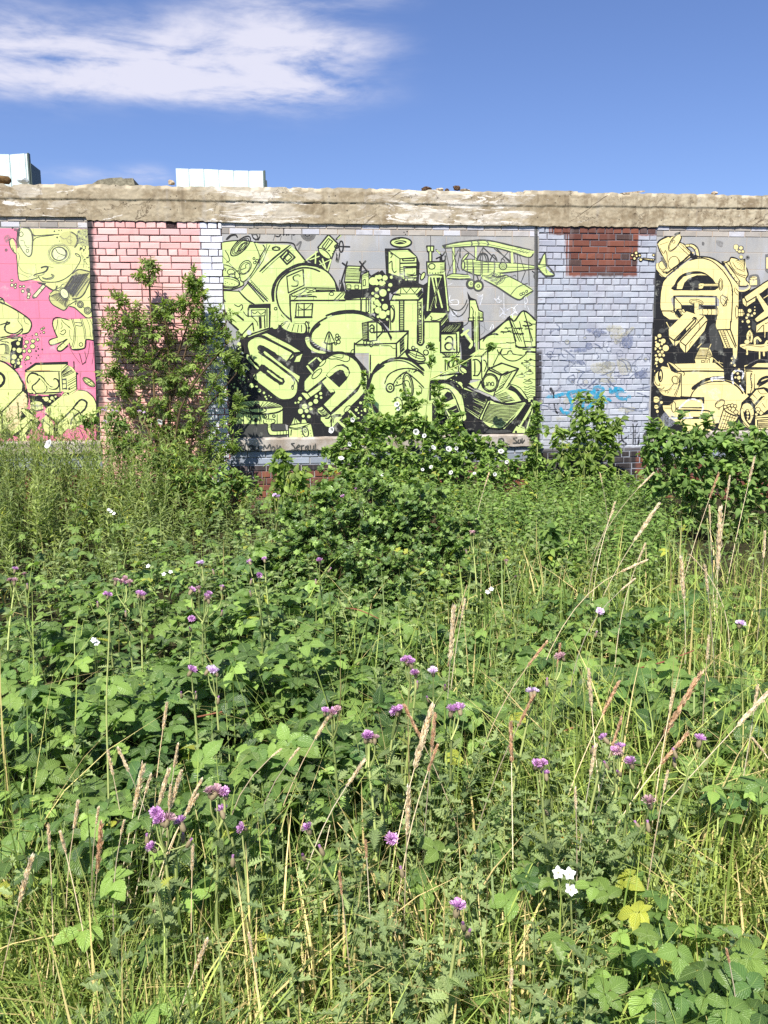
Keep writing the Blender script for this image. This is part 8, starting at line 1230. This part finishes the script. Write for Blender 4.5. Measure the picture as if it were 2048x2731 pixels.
# white bindweed trumpets: parts of the plant they grow on
def trumpet_mesh():
    mb = MB(); n = 15; prof = [(.004, -.05), (.008, -.03), (.016, -.012), (.030, -.002), (.036, .0), (.038, -.003)]; v = []; c = []
    for k, (r_, z_) in enumerate(prof):
        for i in range(n): a = 6.2832 * i / n; q = 1 + .05 * math.cos(5 * a) * (k > 2); v.append((r_ * q * math.cos(a), r_ * q * math.sin(a), z_ + .003 * math.cos(5 * a) * (k > 3)))
    f = [(k * n + i, k * n + (i + 1) % n, (k + 1) * n + (i + 1) % n, (k + 1) * n + i) for k in range(len(prof) - 1) for i in range(n)]; mb.add(v, f, np.repeat(np.array([(0, 0, .5), (.0, .0, .5), (.3, .2, .5), (.6, .6, .5), (.8, .7, .5), (.8, .7, .5)]), n, 0)); me = mb.mesh('flower'); me.materials.append(M_WHITE); return me
TRUMP = trumpet_mesh(); bw = bpy.data.objects['bindweed']; SUB = bpy.data.objects['bramble_bush']
def trumpet(px, py, D, par, s=1.0, i=0):
    r = np.random.default_rng(60 + i); p = at(px, py, D); o = bpy.data.objects.new('flower', TRUMP); COL.objects.link(o); o.parent = par; o.location = p - par.location; d = Vector((r.normal(-.15, .55), -1, r.normal(.5, .5))); o.rotation_euler = d.to_track_quat('Z', 'Y').to_euler(); o.scale = (s * .74, s * .74, s * .74)
for i, (x_, y_, s_) in enumerate([(883, 1147, 1.25), (940, 1120, .9), (932, 1185, .9), (910, 1221, 1.1), (1058, 1078, 1.0), (1062, 1090, .8), (1110, 1152, 1.15), (1131, 1162, .85), (1157, 1193, 1.0), (1197, 1197, 1.1), (1217, 1196, .7), (1336, 1203, 1.0), (1351, 1232, .75), (1149, 1245, .75), (1127, 1252, .6), (1202, 1260, .85), (1265, 1262, .65), (1320, 1265, .7), (1019, 1266, .6)]): trumpet(x_, y_, 8.55 if y_ > 1180 else 8.65, bw, s_, i)
trumpet(127, 1184, 7.0, SUB, 1.45, 40); trumpet(426, 1126, 8.2, SUB, 1.1, 41)
# white bramble blossom and yellow ragwort
def blossom(label, spots, z, size, base_px, cat='blossom'):
    p0 = at_z(base_px[0], base_px[1], z * .55); p0.z = 0; root = empty('bramble_blossom', p0); tag(root, label, cat); D = at_z(spots[0][0], spots[0][1], z).y; pet = leaf_T(3, lambda a: .36 * math.sin(math.pi * min(1, a * .8 + .08)), .2, -.1); sm = MB()
    for k, (x_, y_) in enumerate(spots):
        c = at(x_, y_, D); fl = MB(); r = np.random.default_rng(k); ax = Vector((r.normal(-.1, .3), -.75, .75 + r.normal(0, .2))).normalized(); ref = ax.orthogonal().normalized(); 
        for j in range(5): q = Matrix.Rotation(j * 2 * math.pi / 5, 3, ax) @ ref; fl.inst(pet, np.array([ax * .0]), frames(np.array([q + ax * .15]), np.array([ax])), np.array([size * r.uniform(.9, 1.1)]), np.array([[.6, .6, .5]], np.float32))
        o = fl.build('flower', M_WHITE, root, c - p0); st = MB(); n = 18; d = rvec(n) * .6 + np.array(ax); st.inst(leaf_T(1, lambda a: .1, 0, 0), np.zeros((n, 3)), frames(d, rvec(n)), np.full(n, size * .4), tints(n)); st.build('stamens', M_YC, o); sm.tube(smooth_pts(np.array([np.array(p0) * 0, np.array((c - p0) * .55) + np.array((0, 0, .02)), np.array(c - p0)]), False, 5), .0016, 4, (.5, .5, .5))
    sm.build('stem', M_STEM, root)
blossom('white five-petalled bramble blossom over the grass and big bramble leaves', [(1518, 2332), (1522, 2374), (1488, 2328)], .44, .015, (1540, 2500)); blossom('small white bramble blossom near the pale lilac thistle row', [(258, 1716), (250, 1708)], .5, .014, (255, 1800)); blossom('white bramble flowers over dark leaves beyond the broad thistle row', [(437, 1532), (455, 1526), (395, 1510)], .58, .012, (430, 1600)); blossom('white bramble flowers under the dark bush near a straw spike', [(1310, 1572), (1300, 1580)], .6, .012, (1310, 1640)); blossom('tiny white bramble flowers in front of the willowherb bed', [(296, 1365), (290, 1360), (304, 1370)], .8, .011, (296, 1430))
def ragwort(label, spots, z, size, base_px):
    p0 = at_z(base_px[0], base_px[1], z * .5); p0.z = 0; root = empty('ragwort', p0); tag(root, label, 'ragwort', 'yellow ragwort'); D = at_z(spots[0][0], spots[0][1], z).y; sm = MB()
    for k, (x_, y_) in enumerate(spots):
        c = at(x_, y_, D); fl = MB(); n = 24; d = rvec(n); d[:, 2] = np.abs(d[:, 2]) * .5 + .15; fl.inst(leaf_T(1, lambda a: .14, 0, 0), np.zeros((n, 3)), frames(d, rvec(n, 1.5)), np.full(n, size), tints(n)); fl.build('flower', M_YEL, root, c - p0); sm.tube(smooth_pts(np.array([np.zeros(3), np.array((c - p0) * .55), np.array(c - p0)]), False, 4), .0018, 4, (.5, .5, .5))
    sm.build('stem', M_STEM, root)
ragwort('yellow ragwort head above the white five-petalled blossom', [(1488, 2245), (1500, 2234), (1478, 2256), (1508, 2242)], .30, .011, (1495, 2400)); ragwort('single yellow ragwort at the foot of the bindweed mound', [(895, 1258), (898, 1262)], .55, .022, (895, 1330)); ragwort('low yellow ragwort in the dry front grass', [(372, 2668), (380, 2682), (365, 2660)], .14, .011, (372, 2720)); ragwort('tiny yellow ragwort just past the white drooping shrub', [(808, 1312), (803, 1315)], .5, .018, (806, 1370))
